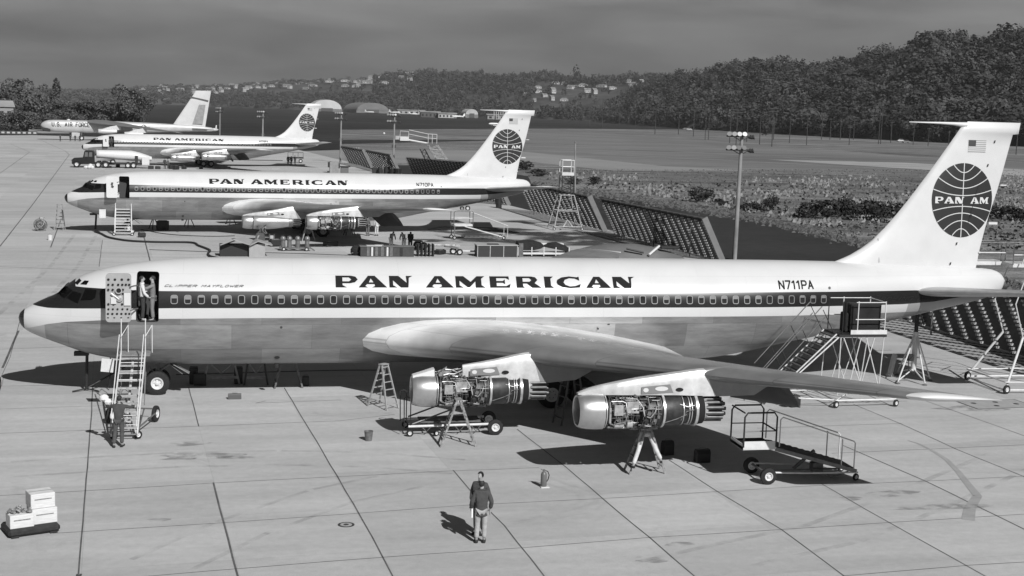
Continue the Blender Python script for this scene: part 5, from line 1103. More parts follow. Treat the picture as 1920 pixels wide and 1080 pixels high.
for x, y in ((32.3, -4.65), (35.0, -4.55), (35.0, -1.4), (32.3, -1.4), (30.3, -4.3)): add_wheel(ts, V(x, y, .15), .15, .08, .4, 'castor')

# tripod jack under the tail
o_ = Vector((38.5, .6, 0)); V = lambda x, y, z: Vector((x, y, z))-o_
tj = empty('tail_jack', 'white tripod jack holding up the tail of the nearest airliner', 'tripod jack', o_)
MB().tube([V(38.5, .6, .45), V(38.5, .6, 2.25)], .12, 12).build('cylinder', PALE, tj, smooth=True); MB().tube([V(38.5, .6, 2.2), V(38.5, .6, 3.25)], .09, 10).build('ram', BLKST, tj, smooth=True)
for fx, fy in ((37.4, -.1), (39.3, .5), (38.5, -.5), (38.4, 1.9)):
    MB().tube([V(38.5, .6, 2.25), V(fx, fy, .1)], .035, 8).build('leg', PALE, tj, smooth=True); MB().tube([V(38.5, .6, .55), V(fx, fy, .15)], .03, 6).build('tie_bar', PALE, tj); MB().lathe(V(fx, fy, 0), (0, 0, 1), [(0, .11), (.04, .11), (.05, .03)], 10, True, True).build('foot', STEEL, tj)
MB().tube([V(38.3, .3, 1.2), V(37.9, 0, 1.0), V(37.9, -.1, .6), V(38.3, .1, .4)], .025, 6).box(V(38.2, .4, 1.1), (.25, .2, .3)).build('pump', BLKST, tj)
# second white bar leaning at the jack
g = G(1668, 705); lb = empty('tow_bar', 'short thick white bar leaning beside the tail jack', 'bar', g); MB().tube([(0, 0, .05), (.35, .3, .95)], .13, 10).build('bar', PALE, lb); MB().box((0, 0, .05), (.3, .2, .1)).build('foot', PALE, lb)

# tall tail stand at the right edge, cut by the frame
o_ = Vector((42.6, -.5, 0)); V = lambda x, y, z: Vector((x, y, z))-o_
tt = empty('tail_stand', 'tall white tubular tail stand with railed top deck, cut by the right picture edge', 'tail stand', o_)
B = [(41.2, .65, .15), (41.3, -2.4, .15), (45.2, -2.6, .15), (45.2, .65, .15)]; T = [(42.6, .2, 2.3), (42.6, -1.4, 2.3), (44.0, -1.4, 2.3), (44.0, .2, 2.3)]
for b_, t_ in zip(B, T): MB().tube([V(*b_), V(*t_)], .055, 8).build('lower_leg', PALE, tt, smooth=True)
for b_, c_ in zip(B, B[1:]+B[:1]): MB().tube([V(*b_), V(*c_)], .04, 6).tube([V(b_[0], b_[1], .5), V(c_[0], c_[1], .5)], .03, 6).build('base_tube', PALE, tt)
for b_, t_ in zip(B, T): MB().tube([V(*t_), V((b_[0]*.45+t_[0]*.55)+.1, t_[1], 3.8), V(t_[0], t_[1], 5.3)], .03, 6).build('upper_leg', PALE, tt)
for k in range(3): MB().tube([V(42.6, -1.4, 2.6+k*.9), V(44.0, -1.4, 3.4+k*.9)], .025, 5).tube([V(44.0, -1.4, 2.6+k*.9), V(42.6, -1.4, 3.4+k*.9)], .025, 5).build('lattice_brace', PALE, tt)
for x0_, y0_ in ((40.95, .9), (42.4, .0)):
    MB().box(V(x0_+.8, y0_, 5.42), (1.6, 1.0, .16)).build('deck', PALE, tt)
    for z in (5.9, 6.35): MB().tube([V(x0_, y0_-.5, 5.45), V(x0_, y0_-.5, z), V(x0_+1.6, y0_-.5, z), V(x0_+1.6, y0_-.5, 5.45)], .028, 6).build('deck_rail', PALE if z < 6 else STEEL, tt)
    MB().tube([V(x0_, y0_+.5, 5.45), V(x0_, y0_+.5, 6.35), V(x0_+1.6, y0_+.5, 6.35)], .025, 6).build('deck_rail', STEEL, tt)
MB().tube([V(42.7, -.7, 5.5), V(43.0, -.7, 6.3), V(43.6, -.7, 5.5)], .03, 6).build('support_strut', PALE, tt)
for b_ in B: add_wheel(tt, V(b_[0], b_[1]-.1, .2), .2, .10, .3, 'castor')

# access tower behind the middle tail
gt_ = G(1059, 430); tw = empty('access_tower', 'tall narrow access tower with caged top standing in front of the far blast fence', 'access tower', gt_, .05)
h1 = 3.45
for sx in (-1, 1):
    for sy in (-1, 1): MB().tube([(sx*1.45, sy*1.1, .1), (sx*.68, sy*.6, h1)], .06, 6).build('splayed_leg', YEL, tw); MB().tube([(sx*.62, sy*.5, h1), (sx*.55, sy*.5, 5.6)], .04, 6).build('upper_leg', BLKST, tw)
for z, w_ in ((.35, 1.4), (1.9, 1.05), (h1, .7)):
    MB().tube([(-w_, -w_*.75, z), (w_, -w_*.75, z), (w_, w_*.75, z), (-w_, w_*.75, z), (-w_, -w_*.75, z)], .045, 6).build('frame_ring', YEL, tw)
for i in range(12): MB().beam((-.42, -.3+.03*i, .5+.42*i), (.42, -.3+.03*i, .5+.42*i), .06, .04).build('rung', STEEL, tw)
for k in range(5): MB().tube([(-.6, -.5, 3.5+k*.42), (.6, -.5, 3.9+k*.42)], .03, 5).tube([(.6, -.5, 3.5+k*.42), (-.6, -.5, 3.9+k*.42)], .03, 5).build('lattice_brace', BLKST, tw)
MB().box((0, 0, 5.55), (1.25, 1.1, .3)).build('deck', PALE, tw)
for x in (-.6, .6):
    for y in (-.5, .5): MB().tube([(x, y, 5.6), (x, y, 6.9)], .04, 6).build('rail_post', PALE, tw)
for z in (6.25, 6.9): MB().tube([(-.6, -.5, z), (.6, -.5, z), (.6, .5, z), (-.6, .5, z), (-.6, -.5, z)], .04, 6).build('cage_rail', PALE, tw)
MB().tube([(-.5, -1.0, .3), (0, -.8, 1.0), (.5, -1.0, .3)], .09, 6).build('a_brace', YEL, tw)
for sx in (-1, 1): add_wheel(tw, (sx*1.45, -1.15, .15), .15, .1, 0, 'castor')

# lattice boom stand behind the middle fin
gb = Vector((41.6, 175.5, 0)); bo = empty('boom_stand', 'leaning lattice stand with a railed boom walkway and basket, left of the middle fin', 'boom stand', gb)
def lat(a, b, w_, n, nm, m, r=.07):
    a, b = Vector(a), Vector(b); MB
    for sx in (-1, 1):
        for sy in (-1, 1): MB().tube([a+Vector((sx*w_, sy*w_, 0)), b+Vector((sx*w_*.8, sy*w_*.8, 0))], r, 5).build(nm+'_leg', m, bo)
    q = MB()
    for i in range(n):
        p0, p1 = a.lerp(b, i/n), a.lerp(b, (i+1)/n)
        for sy in (-1, 1): q.tube([p0+Vector((-w_, sy*w_, 0)), p1+Vector((w_*.9, sy*w_, 0))], r*.7, 4); q.tube([p0+Vector((-w_, sy*w_, 0)), p0+Vector((w_, sy*w_, 0))], r*.7, 4)
    q.build(nm+'_lacing', m, bo)
lat((3.3, 0, -.0), (-.2, 0, 5.3), 1.0, 7, 'tower', YEL); lat((.3, .8, .5), (-1.9, .8, 4.6), .5, 6, 'ladder', BLKST, .05)
MB().tube([(-1.1, 0, 5.6), (-4.5, 0, 6.1)], .16, 6).build('boom_tube', PALE, bo)
MB().box((-5.2, 0, 6.3), (1.5, 1.4, .7)).build('basket', PALE, bo); MB().box((-6.4, 0, 6.45), (.7, 1.2, .6)).build('basket_extension', YEL, bo); MB().box((-5.4, 0, 5.9), (1.8, 1.2, .12)).build('basket_floor', BLKST, bo)
for z in (6.8, 7.5): MB().tube([(-4.4, -.5, z+.3), (-1.2, -.5, z-.3), (.4, -.5, z-.35)], .05, 5).build('walkway_rail', PALE, bo)
MB().tube([(-6.0, -.6, 6.5), (-5.9, -.6, 7.6), (-4.5, -.6, 7.55), (-4.5, -.6, 6.3)], .05, 5).build('basket_rail', PALE, bo)
for x in (-1.1, -.4, .4): MB().tube([(x, -.5, 5.6), (x, -.5, 7.2)], .05, 5).build('rail_post', PALE, bo)
for sx in (-1, 1): add_wheel(bo, (3.3+sx, -1.1, .25), .25, .15)

# small stand with basket and ladder near the middle airliner's wing tip
g0 = G(847, 448); s3 = empty('maintenance_stand', 'small stand with railed basket and inclined ladder near the middle airliner wing tip', 'work stand', g0, R(5))
bz = 1.3
MB().box((.9, 0, bz), (1.75, 1.2, .2)).build('basket', PALE, s3)
for y in (-.6, .6):
    MB().tube([(.02, y, bz), (.02, y, bz+1.15), (.12, y, bz+1.25), (1.7, y, bz+1.25), (1.78, y, bz+1.15), (1.78, y, bz)], .04, 6).build('basket_rail', STEEL, s3); MB().tube([(0, y, bz+.6), (1.78, y, bz+.6)], .03, 5).build('mid_rail', PALE, s3)
    MB().beam((1.0, y, bz-.1), (4.6, y, .25), .08).build('ladder_side', PALE, s3); MB().tube([(1.85, y, bz+1.1), (4.9, y-.5, 1.3), (4.9, y-.5, .3)], .035, 5).build('ladder_rail', PALE, s3)
for i in range(9): t = (i+.5)/9; MB().beam((1.0+3.6*t, -.6, bz-.1-.95*t), (1.0+3.6*t, .6, bz-.1-.95*t), .09, .04).build('rung', PALE, s3)
for y in (-.6, .6): MB().beam((.1, y, 0.1), (.1, y, bz), .07).build('leg', STEEL, s3); MB().beam((1.0, y, .2), (4.6, y, .2), .06).build('base_tube', STEEL, s3); add_wheel(s3, (.1, y, .18), .18, .1); add_wheel(s3, (4.7, y, .18), .18, .1)

# nose jack and props under the fuselage
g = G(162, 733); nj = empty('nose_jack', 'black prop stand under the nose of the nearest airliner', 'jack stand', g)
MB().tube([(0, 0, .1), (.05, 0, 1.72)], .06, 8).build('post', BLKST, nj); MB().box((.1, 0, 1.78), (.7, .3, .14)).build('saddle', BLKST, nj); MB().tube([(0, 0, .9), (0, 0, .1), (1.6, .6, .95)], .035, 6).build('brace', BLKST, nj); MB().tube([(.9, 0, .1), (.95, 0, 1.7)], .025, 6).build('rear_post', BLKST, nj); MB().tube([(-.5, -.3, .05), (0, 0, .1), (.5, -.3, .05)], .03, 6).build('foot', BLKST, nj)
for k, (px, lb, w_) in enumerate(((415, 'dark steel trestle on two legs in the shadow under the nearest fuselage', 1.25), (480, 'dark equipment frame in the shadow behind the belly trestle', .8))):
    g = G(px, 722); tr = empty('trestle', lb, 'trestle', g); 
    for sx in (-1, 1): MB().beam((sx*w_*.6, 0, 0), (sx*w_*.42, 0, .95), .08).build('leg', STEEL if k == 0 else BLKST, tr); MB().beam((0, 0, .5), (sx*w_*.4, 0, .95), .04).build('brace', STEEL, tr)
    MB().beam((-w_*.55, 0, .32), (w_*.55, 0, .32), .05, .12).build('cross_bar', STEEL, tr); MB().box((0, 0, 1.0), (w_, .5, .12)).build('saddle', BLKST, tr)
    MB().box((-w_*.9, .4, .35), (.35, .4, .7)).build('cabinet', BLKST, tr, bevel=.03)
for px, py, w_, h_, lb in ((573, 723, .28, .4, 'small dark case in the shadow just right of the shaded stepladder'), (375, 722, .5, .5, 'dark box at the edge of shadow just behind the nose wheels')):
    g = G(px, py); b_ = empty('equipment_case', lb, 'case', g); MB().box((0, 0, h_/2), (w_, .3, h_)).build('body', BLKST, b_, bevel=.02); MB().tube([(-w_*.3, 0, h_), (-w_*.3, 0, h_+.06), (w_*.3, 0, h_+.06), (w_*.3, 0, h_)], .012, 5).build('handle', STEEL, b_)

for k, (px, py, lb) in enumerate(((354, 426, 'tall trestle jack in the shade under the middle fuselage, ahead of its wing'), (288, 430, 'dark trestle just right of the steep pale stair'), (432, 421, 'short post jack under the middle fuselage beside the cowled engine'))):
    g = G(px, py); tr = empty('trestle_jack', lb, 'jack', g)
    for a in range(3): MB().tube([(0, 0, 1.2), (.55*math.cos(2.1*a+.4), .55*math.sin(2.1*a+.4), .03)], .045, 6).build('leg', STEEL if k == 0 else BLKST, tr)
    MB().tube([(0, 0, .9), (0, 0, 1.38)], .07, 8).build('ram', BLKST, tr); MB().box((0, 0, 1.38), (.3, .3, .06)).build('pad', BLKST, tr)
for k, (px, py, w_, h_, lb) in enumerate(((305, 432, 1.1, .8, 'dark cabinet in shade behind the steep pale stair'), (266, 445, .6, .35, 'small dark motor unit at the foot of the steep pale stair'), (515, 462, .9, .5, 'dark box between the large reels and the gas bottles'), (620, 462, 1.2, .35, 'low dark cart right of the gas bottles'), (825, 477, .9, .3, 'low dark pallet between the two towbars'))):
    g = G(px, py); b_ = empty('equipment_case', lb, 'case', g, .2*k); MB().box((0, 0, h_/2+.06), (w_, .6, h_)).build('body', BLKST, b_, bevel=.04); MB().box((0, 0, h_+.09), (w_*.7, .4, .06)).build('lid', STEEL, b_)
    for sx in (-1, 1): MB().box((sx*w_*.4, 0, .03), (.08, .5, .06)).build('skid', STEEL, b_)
# ------------------------------------------------------------------ small things on the apron
def bx(name, label, cat, px, py, dims, m, rz=0., z0=0., group=None, bevel=.01, parts=None, Y=None):
    g = G(px, py, z0) if Y is None else Vector((px, py, z0)); r = empty(name, label, cat, g, rz, group); MB().box((0, 0, dims[2]/2), dims).build('body', m, r, bevel=bevel)
    return r
# pallet of cartons, lower left
gl, gr = G(22, 1012), G(112, 999); mid = (gl+gr)/2+Vector((-.2, .45, 0)); rz = math.atan2(gr.y-gl.y, gr.x-gl.x)
pal = empty('pallet', 'dark rubber-edged pallet carrying cartons on the open concrete, lower left', 'pallet', mid, rz)
RUB = mat('pallet_black', .022, .8, var=.4, scale=12)
MB().box((0, 0, .14), (1.35, .95, .20)).build('deck', RUB, pal, bevel=.06); MB().box((-.5, 0, .03), (.2, .9, .06)).build('runner', RUB, pal); MB().box((.5, 0, .03), (.2, .9, .06)).build('runner', RUB, pal)
CARD = mat('carton', .62, .8, var=.12, scale=4, stretch=(1, 1, 5)); MR = Matrix.Translation(mid) @ Matrix.Rotation(rz, 4, 'Z')
def carton(c, d, lb, open_=False):
    p = MR @ Vector(c); r = empty('carton', lb, 'carton', p, rz, 'cartons stacked on the dark pallet')
    MB().box((0, 0, d[2]/2), d).build('body', CARD, r, bevel=.012)
    if not open_: MB().box((0, 0, d[2]+.006), (d[0]*.95, .05, .006)).build('tape', mat('tape_brown', .35, .5), r)
    MB().box((0, -d[1]/2-.004, d[2]*.62), (d[0]*.7, .004, .03)).build('print_band', mat('print_grey', .22, .7, var=.5, scale=20), r)
    return r
carton((.32, .05, .24), (.66, .62, .42), 'pale carton at the right of the dark pallet, bottom of its stack')
carton((.29, .08, .665), (.64, .58, .40), 'pale carton on top of the stack at the right of the dark pallet')
carton((-.30, -.12, .24), (.62, .50, .36), 'open pale carton filled with fittings at the left of the dark pallet', True)
rr = random.Random(9)
for k in range(9):
    c = MR @ Vector((-.30+rr.uniform(-.25, .25), -.12+rr.uniform(-.18, .18), .62)); b = MB()
    if k % 2: b.tube([(-.08, 0, .03), (0, 0, .12), (.1, .02, .05)], .025, 6)
    else: b.lathe((0, 0, 0), (rr.uniform(-1, 1), rr.uniform(-1, 1), .6), [(0, .07), (.05, .08), (.1, .04), (.14, .04)], 8, True, True)
    o = b.build('pipe_fitting', mat('fitting_metal', .3, .4, metal=.5, var=.5, scale=9), smooth=30); o.location = c; tag(o, 'loose metal fitting heaped on the open carton of the pallet', 'fitting', 'loose fittings heaped on the open carton')
# bucket, extinguisher, manhole, toolboxes
g = G(691, 826); bk = empty('bucket', 'dented grey metal bucket standing alone ahead of the inner engine', 'bucket', g)
MB().lathe((0, 0, 0), (0, 0, 1), [(0, .11), (.005, .12), (.33, .155), (.345, .165), (.35, .15), (.30, .14), (.04, .11), (.04, .001)], 20).build('pail', mat('pail_metal', .17, .5, metal=.3, var=.3, scale=8), bk, smooth=40); MB().tube([(-.155, 0, .31), (-.12, .09, .26), (0, .17, .2), (.12, .09, .26), (.155, 0, .31)], .006, 5).build('handle', STEEL, bk)
g = G(1019, 913); ex = empty('fire_extinguisher', 'upright dark fire extinguisher with looped hose on a white base, alone on the concrete', 'extinguisher', g)
MB().lathe((0, 0, .02), (0, 0, 1), [(0, .09), (.02, .10), (.38, .095), (.45, .07), (.48, .03), (.52, .03)], 16, True, True).build('cylinder', mat('ext_red', .13, .4), ex, smooth=40)
MB().tube([(0, 0, .5), (-.05, 0, .55), (-.10, 0, .58)], .015, 6).box((0, 0, .54), (.07, .04, .05)).build('valve', STEEL, ex); MB().tube([(.02, 0, .53), (.12, 0, .50), (.17, 0, .38), (.14, 0, .24), (.08, -.02, .16)], .016, 6).build('hose', BLACK, ex, smooth=True); MB().box((.03, -.05, .015), (.26, .18, .03)).build('base_plate', WHITE, ex)
g = G(649, 984); mh = empty('manhole_cover', 'round manhole cover with pale ring set in the concrete', 'manhole cover', g)
MB().lathe((0, 0, .002), (0, 0, 1), [(0, .235), (.006, .235), (.006, .15)], 32).build('outer_ring', mat('iron_dark', .04, .7), mh); MB().lathe((0, 0, .002), (0, 0, 1), [(0, .17), (.009, .165), (.009, .075)], 32).build('pale_ring', mat('iron_pale', .34, .7, var=.3, scale=20), mh); MB().lathe((0, 0, .002), (0, 0, 1), [(.0, .08), (.010, .075), (.010, .001)], 24).build('lid', mat('iron_dark', .04), mh)
def toolbox(px, py, d, lb, rz=0., m=BLKST):
    r = empty('toolbox', lb, 'toolbox', G(px, py), rz); MB().box((0, 0, d[2]*.4), (d[0], d[1], d[2]*.8)).build('body', m, r, bevel=.01); MB().prism([(-d[1]/2, 0), (d[1]/2, 0), (d[1]*.3, d[2]*.25), (-d[1]*.3, d[2]*.25)], d[0]*.99, lambda a, b, c: (c-d[0]*.495, a, d[2]*.8+b+.003)).build('lid', m, r); MB().tube([(-.1, 0, d[2]*1.03), (-.1, 0, d[2]*1.2), (.1, 0, d[2]*1.2), (.1, 0, d[2]*1.03)], .01, 5).build('handle', STEEL, r); return r
toolbox(440, 748, (.52, .2, .2), 'flat grey toolbox on the sunlit concrete below the fuselage trestle', .02, mat('tool_grey', .09, .6))
toolbox(1316, 866, (.50, .30, .42), 'black tool case near the stand wheels, right of the mechanic on the ladder', .1)
toolbox(1251, 852, (.38, .3, .46), 'black case in shadow just behind the stepladder of the outer engine', .2)
toolbox(1487, 762, (.45, .4, .45), 'black generator box under the outer wing, beside the platform stair', .2)
# cover plates in the pavement under the wing tip
g = G(1868, 758); cp = empty('pavement_hatch', 'square steel hatch with four dark holes set in the pavement beyond the wing tip', 'hatch', g, R(5))
MB().box((0, 0, .004), (2.9, 1.5, .008)).build('frame', mat('hatch_edge', .08, .8), cp); MB().box((0, 0, .006), (2.75, 1.38, .010)).build('cover', mat('hatch_plate', .33, .8, var=.1, scale=2), cp)
for x, y in ((-.9, .3), (.2, .35), (-.2, -.3), (.9, -.1)): MB().lathe((x, y, .011), (0, 0, 1), [(0, .12), (.003, .12), (.003, .001)], 14).build('hole', BLACK, cp)
g = G(148, 1079); dp = empty('pavement_post', 'small square metal plate on the joint at the bottom edge', 'plate', g); MB().box((0, 0, .01), (.13, .12, .02)).build('plate', mat('iron_dark', .04), dp); MB().box((0, 0, .025), (.06, .06, .01)).build('stud', STEEL, dp)
# wheel cut by the left edge
r_ = empty('towing_wheel', 'dark upright cart wheel cut by the left picture edge', 'cart wheel', Vector((-.93, .1, 0))); add_wheel(r_, (0, 0, .40), .40, .2, R(75)); MB().tube([(0, .1, .4), (-.1, .1, 1.05), (-.5, .1, 1.1)], .05, 8).build('fork', YEL, r_)
# hose reel and ladder side items by the middle nose
g = G(76, 433); rl = empty('hose_reel', 'spoked hose reel cart with round wheels ahead of the middle airliner', 'hose reel', g, R(15))
for y in (-.3, .3):
    b = MB(); b.tube([(.52*math.cos(2*math.pi*i/20), y, .55+.52*math.sin(2*math.pi*i/20)) for i in range(20)], .035, 6, closed=True)
    for i in range(8): b.tube([(0, y, .55), (.5*math.cos(math.pi*i/4), y, .55+.5*math.sin(math.pi*i/4))], .018, 4)
    b.build('reel_rim', STEEL, rl)
b = MB()
for k in range(5): b.tube([(.34*math.cos(2*math.pi*i/16), -.22+.11*k, .55+.34*math.sin(2*math.pi*i/16)) for i in range(16)], .06, 6, closed=True)
b.build('coiled_hose', mat('hose_grey', .10, .8), rl, smooth=True); MB().tube([(.2, -.3, .55), (.35, -.3, 1.15), (.35, .3, 1.15), (.2, .3, .55)], .03, 6).box((.1, 0, 1.12), (.3, .4, .2)).build('handle', YEL, rl)
g = G(94, 450); pb = empty('paint_bucket', 'small white pail on the concrete below the hose reel', 'pail', g); MB().lathe((0, 0, 0), (0, 0, 1), [(0, .17), (.40, .20), (.42, .20), (.42, .18), (.1, .15), (.1, .001)], 16).build('pail', WHITE, pb, smooth=40); MB().tube([(-.2, 0, .4), (0, 0, .52), (.2, 0, .4)], .012, 4).build('handle', STEEL, pb)
def hose(name, lb, pts, r, m, z=None):
    P = [G(x, y, r+.005) for x, y in pts]; q = []
    for i in range(len(P)-1):
        p0, p1, p2, p3 = P[max(0, i-1)], P[i], P[i+1], P[min(len(P)-1, i+2)]
        for k in range(5):
            t = k/5; q.append(.5*((2*p1)+(-p0+p2)*t+(2*p0-5*p1+4*p2-p3)*t*t+(-p0+3*p1-3*p2+p3)*t**3))
    q.append(P[-1]); o = MB().tube(q, r, 8).build(name, m, smooth=True); return tag(o, lb, 'hose' if 'hose' in name else 'cable')
HB = mat('hose_black', .015, .7)
hose('air_hose', 'thick black hose snaking over the concrete from the middle nose to the shed', [(178, 434), (190, 438), (205, 445), (240, 451), (290, 453.5), (358, 454.5), (372, 460), (388, 466), (394, 470), (390, 475), (394, 480), (410, 484)], .085, HB)
q = MB().tube([(-3.9, 69.0, .1), (-3.85, 69.1, 1.0), (-3.8, 69.2, 2.0)], .085, 8).build('hanging_hose', HB, smooth=True); tag(q, 'black hose hanging straight down from the middle airliner nose', 'hose')
hose('ground_cable', 'thin cable lying along the shade under the middle airliner', [(265, 430), (300, 437), (340, 441), (400, 443), (440, 442)], .03, HB)
hose('ground_cable', 'long thin cable lying in the shadow under the nearest fuselage', [(330, 702), (420, 700), (520, 697), (640, 694), (720, 694)], .015, HB)
hose('ground_cable', 'cable trailing from the shaded ladder past the shack toward the crates', [(280, 468), (400, 472), (520, 474), (640, 478), (700, 480)], .02, HB)
t_ = MB().tube([(.02, .1, 2.9), (-.35, .05, 1.5), (-.75, .05, .6)], .008, 4).build('tie_rope', HB); tag(t_, 'thin rope running from the nearest nose down to the cart wheel', 'rope')
# shed roof and shack between the two airliners
g = Vector((8.9, 49.6, 0)); sh = empty('shack', 'low shack with dark open side and light sloping roof, behind the nearest airliner roof', 'shack', g, .06)
LB = mat('board_light', .33, .8, var=.1, scale=3); 
MB().box((.95, .0, .5), (1.2, 1.3, 1.0)).build('wall', LB, sh); MB().box((-.75, .25, .45), (2.1, 1.1, .9)).build('open_bay', BLKST, sh)
MB().prism([(-1.95, 1.28), (-.9, 1.72), (.35, 1.28), (.30, 1.22), (-.9, 1.62), (-1.9, 1.22)], 1.9, lambda a, b_, c: (a*1.0+.1+.45*c, -.9+c, b_-.32)).build('roof', mat('roof_light', .30, .8, var=.08, scale=2), sh)
MB().prism([(.35, .95), (1.0, 1.25), (2.1, .95), (2.05, .88), (1.0, 1.18), (.4, .88)], 1.8, lambda a, b_, c: (a, -.9+c, b_)).build('roof', mat('roof_light', .30), sh)
# four drum shaped lamps / pressure bottles on a cart
g = G(558, 470); ct = empty('bottle_cart', 'cart of four round-ended gas bottles standing between the middle engines', 'bottle cart', g)
for k, x in enumerate((-1.15, -.65, .0, .75)):
    b = MB(); b.ball((x, 0, .95), .24, 12); b.tube([(x, .05, .25), (x, 0, .9)], .2, 10, r2=.17); b.build('gas_bottle', mat('bottle_grey', .2, .4, metal=.4, var=.3, scale=5), ct, smooth=True)
MB().box((-.2, 0, .22), (2.5, .6, .12)).tube([(.9, 0, .3), (1.35, -.2, .05)], .05, 6).build('cart_frame', STEEL, ct); 
for x in (-1.1, .7): add_wheel(ct, (x, -.35, .16), .16, .08)
for k, (px, lb) in enumerate(((488, 'large round wheel-shaped reel left of the gas bottles'), (510, 'smaller reel standing right of the large reel'))):
    g = G(px, 458); rl2 = empty('cable_reel', lb, 'cable reel', g, R(60+30*k)); 
    for y in (-.18, .18): MB().lathe((0, y, .5), (0, 1, 0), [(0, .48-.08*k), (.03, .48-.08*k), (.03, .05)], 20, True, True).build('flange', STEEL, rl2)
    MB().lathe((0, -.15, .5), (0, 1, 0), [(0, .25), (.3, .25)], 16, True, True).build('hub', mat('reel_light', .35, .6), rl2)
# long crate with striped panels and paper on top
g = Vector((19.9, 50.3, 0)); cr = empty('workbench_crate', 'long dark workbench crate with pale vertical strips behind the nearest fuselage roof', 'crate', g, .03)
MB().box((0, 0, .38), (4.2, 1.0, .76)).build('body', mat('crate_dark', .05, .7, var=.3, scale=3), cr); MB().box((0, 0, .79), (4.3, 1.1, .05)).build('top', mat('crate_top', .14, .7), cr)
for x, m in ((-1.5, STEEL), (-1.2, PALE), (-.85, STEEL), (-.4, STEEL), (0.0, PALE), (.3, STEEL), (1.1, BLKST)): MB().box((x, -.52, .40), (.14 if m is PALE else .22, .03, .7)).build('panel', m, cr)
MB().box((-1.0, 0, .83), (1.2, .7, .03)).box((-.6, .1, .86), (.7, .4, .02)).build('papers', WHITE, cr)
g = Vector((23.0, 50.5, 0)); rk = empty('tool_rack', 'dark upright tool rack at the right end of the long workbench crate', 'rack', g)
for x in (-.6, -.3, 0., .3, .6): MB().box((x, 0, .5), (.12, .8, .95)).build('divider', BLKST, rk, bevel=.02)
MB().box((0, .1, .3), (1.4, .6, .08)).build('shelf', STEEL, rk)
g = Vector((17.5, 50.6, 0)); dr = empty('tarp_bundle', 'dark canvas bundle slumped at the left end of the workbench crate', 'bundle', g); MB().ball((0, 0, .35), .42, 10, 1.1).ball((.35, .1, .3), .35, 8).build('canvas', mat('canvas_black', .012), dr, smooth=True); MB().tube([(-.4, -.3, .2), (.5, -.3, .35)], .03, 5).build('rope', STEEL, dr)
# tow bars with wheels
for k, (px, py, L_, lb) in enumerate(((789, 468, 3.1, 'long pale towbar with fat twin tyres, right of the stooping workmen'), (856, 478, 1.9, 'shorter towbar with small tyres near the covered rack'))):
    g = G(px, py); tb = empty('towbar', lb, 'towbar', g, R(2)); s_ = 1 if k == 0 else .8
    add_wheel(tb, (-.25, .2, .36*s_), .36*s_, .2); add_wheel(tb, (.2, -.25, .33*s_), .33*s_, .2)
    MB().tube([(0, 0, .4*s_), (L_, .1, .35*s_)], .09 if k == 0 else .06, 8).build('bar', PALE if k else mat('striped_bar', .35, .6, var=.6, scale=3), tb, smooth=True); MB().box((L_, .1, .35*s_), (.4, .25, .2)).tube([(L_*.8, 0, .4), (L_*.8, .4, .3)], .04, 6).build('hitch', YEL, tb); MB().box((-.4, .2, .75*s_), (1.1, .5, .12), rot=Matrix.Rotation(.15, 3, 'Y')).build('mudguard', STEEL, tb)
# glazed rack box
g = Vector((28.75, 50.7, 0)); gb_ = empty('cabinet', 'low dark glazed cabinet with pale lid at the foot of the small stand', 'cabinet', g, .02)
MB().box((0, 0, .45), (3.3, 1.1, .9)).build('body', mat('cab_dark', .03, .6), gb_); MB().box((0, 0, .93), (3.4, 1.2, .06)).build('lid', mat('lid_light', .35, .7, var=.1), gb_); MB().box((-.3, -.1, .99), (.9, .5, .06)).build('folded_cloth', BLKST, gb_)
for x in (-1.62, -.6, .5, 1.62): MB().box((x, -.56, .45), (.06, .03, .88)).build('mullion', YEL, gb_)
MB().box((1.95, 0, .55), (.35, .9, 1.1)).build('end_post', DWOOD, gb_)
# rack draped with black covers
g = Vector((32.6, 51.0, 0)); cv = empty('covered_rack', 'pale slatted rack draped with knotted black covers beside the glazed cabinet', 'rack', g, .02)
MB().box((0, 0, .28), (4.3, 1.2, .14)).build('frame', PALE, cv)
for x in (-2.1, -1.0, 0, 1.0, 2.1): MB().box((x, -.6, .45), (.07, .06, .7)).build('post', PALE, cv)
BC = mat('canvas_black', .012)
MB().loft([[(x, y*w_, .55+z*h_+dz) for y, z in ((-1, 0), (-1, .6), (-.5, 1), (.5, 1), (1, .6), (1, 0))] for x, w_, h_, dz in ((-2.1, .6, .65, 0), (-1.5, .65, .75, 0), (-.8, .6, .75, 0), (-.2, .4, .5, .1), (.1, .08, .15, .22), (.5, .3, .4, .15), (1.2, .6, .55, .05), (1.9, .6, .45, -.1), (2.2, .4, .3, -.15))]).build('cover', BC, cv, smooth=50)
MB().box((.3, .3, .95), (3.0, .7, .2)).build('white_load', WHITE, cv, bevel=.03)
# tarpaulin mound
g = Vector((39.8, 52.3, 0)); md_ = empty('tarpaulin_mound', 'broad low grey mound under tarpaulin in front of the big blast fence', 'tarpaulin', g)
rgs = []; rr = random.Random(2)
for i in range(15):
    x = -4.6+9.2*i/14; h = .95*math.sin(math.pi*min(1, max(0, (i+.4)/14.8)))**.8; rgs.append([(x, y, h*(1-(abs(y)/2.4)**2.2)*(1+rr.uniform(-.06, .06))) for y in (-2.3, -1.6, -.8, 0, .8, 1.6, 2.3)]+[(x, 2.3, -.05), (x, -2.3, -.05)])
MB().loft(rgs).build('tarpaulin', mat('tarp_grey', .13, .8, var=.12, scale=1), md_, smooth=60)
MB().tube([(-.3, -2.0, .75), (1.1, -2.2, .45)], .09, 6).build('dark_pole', BLKST, md_); MB().tube([(1.5, -2.4, .3), (2.6, -1.6, .95)], .10, 6).build('white_plank', WHITE, md_); MB().box((3.6, -1.2, .8), (1.6, .6, .22)).build('dark_bundle', BLKST, md_, bevel=.05)
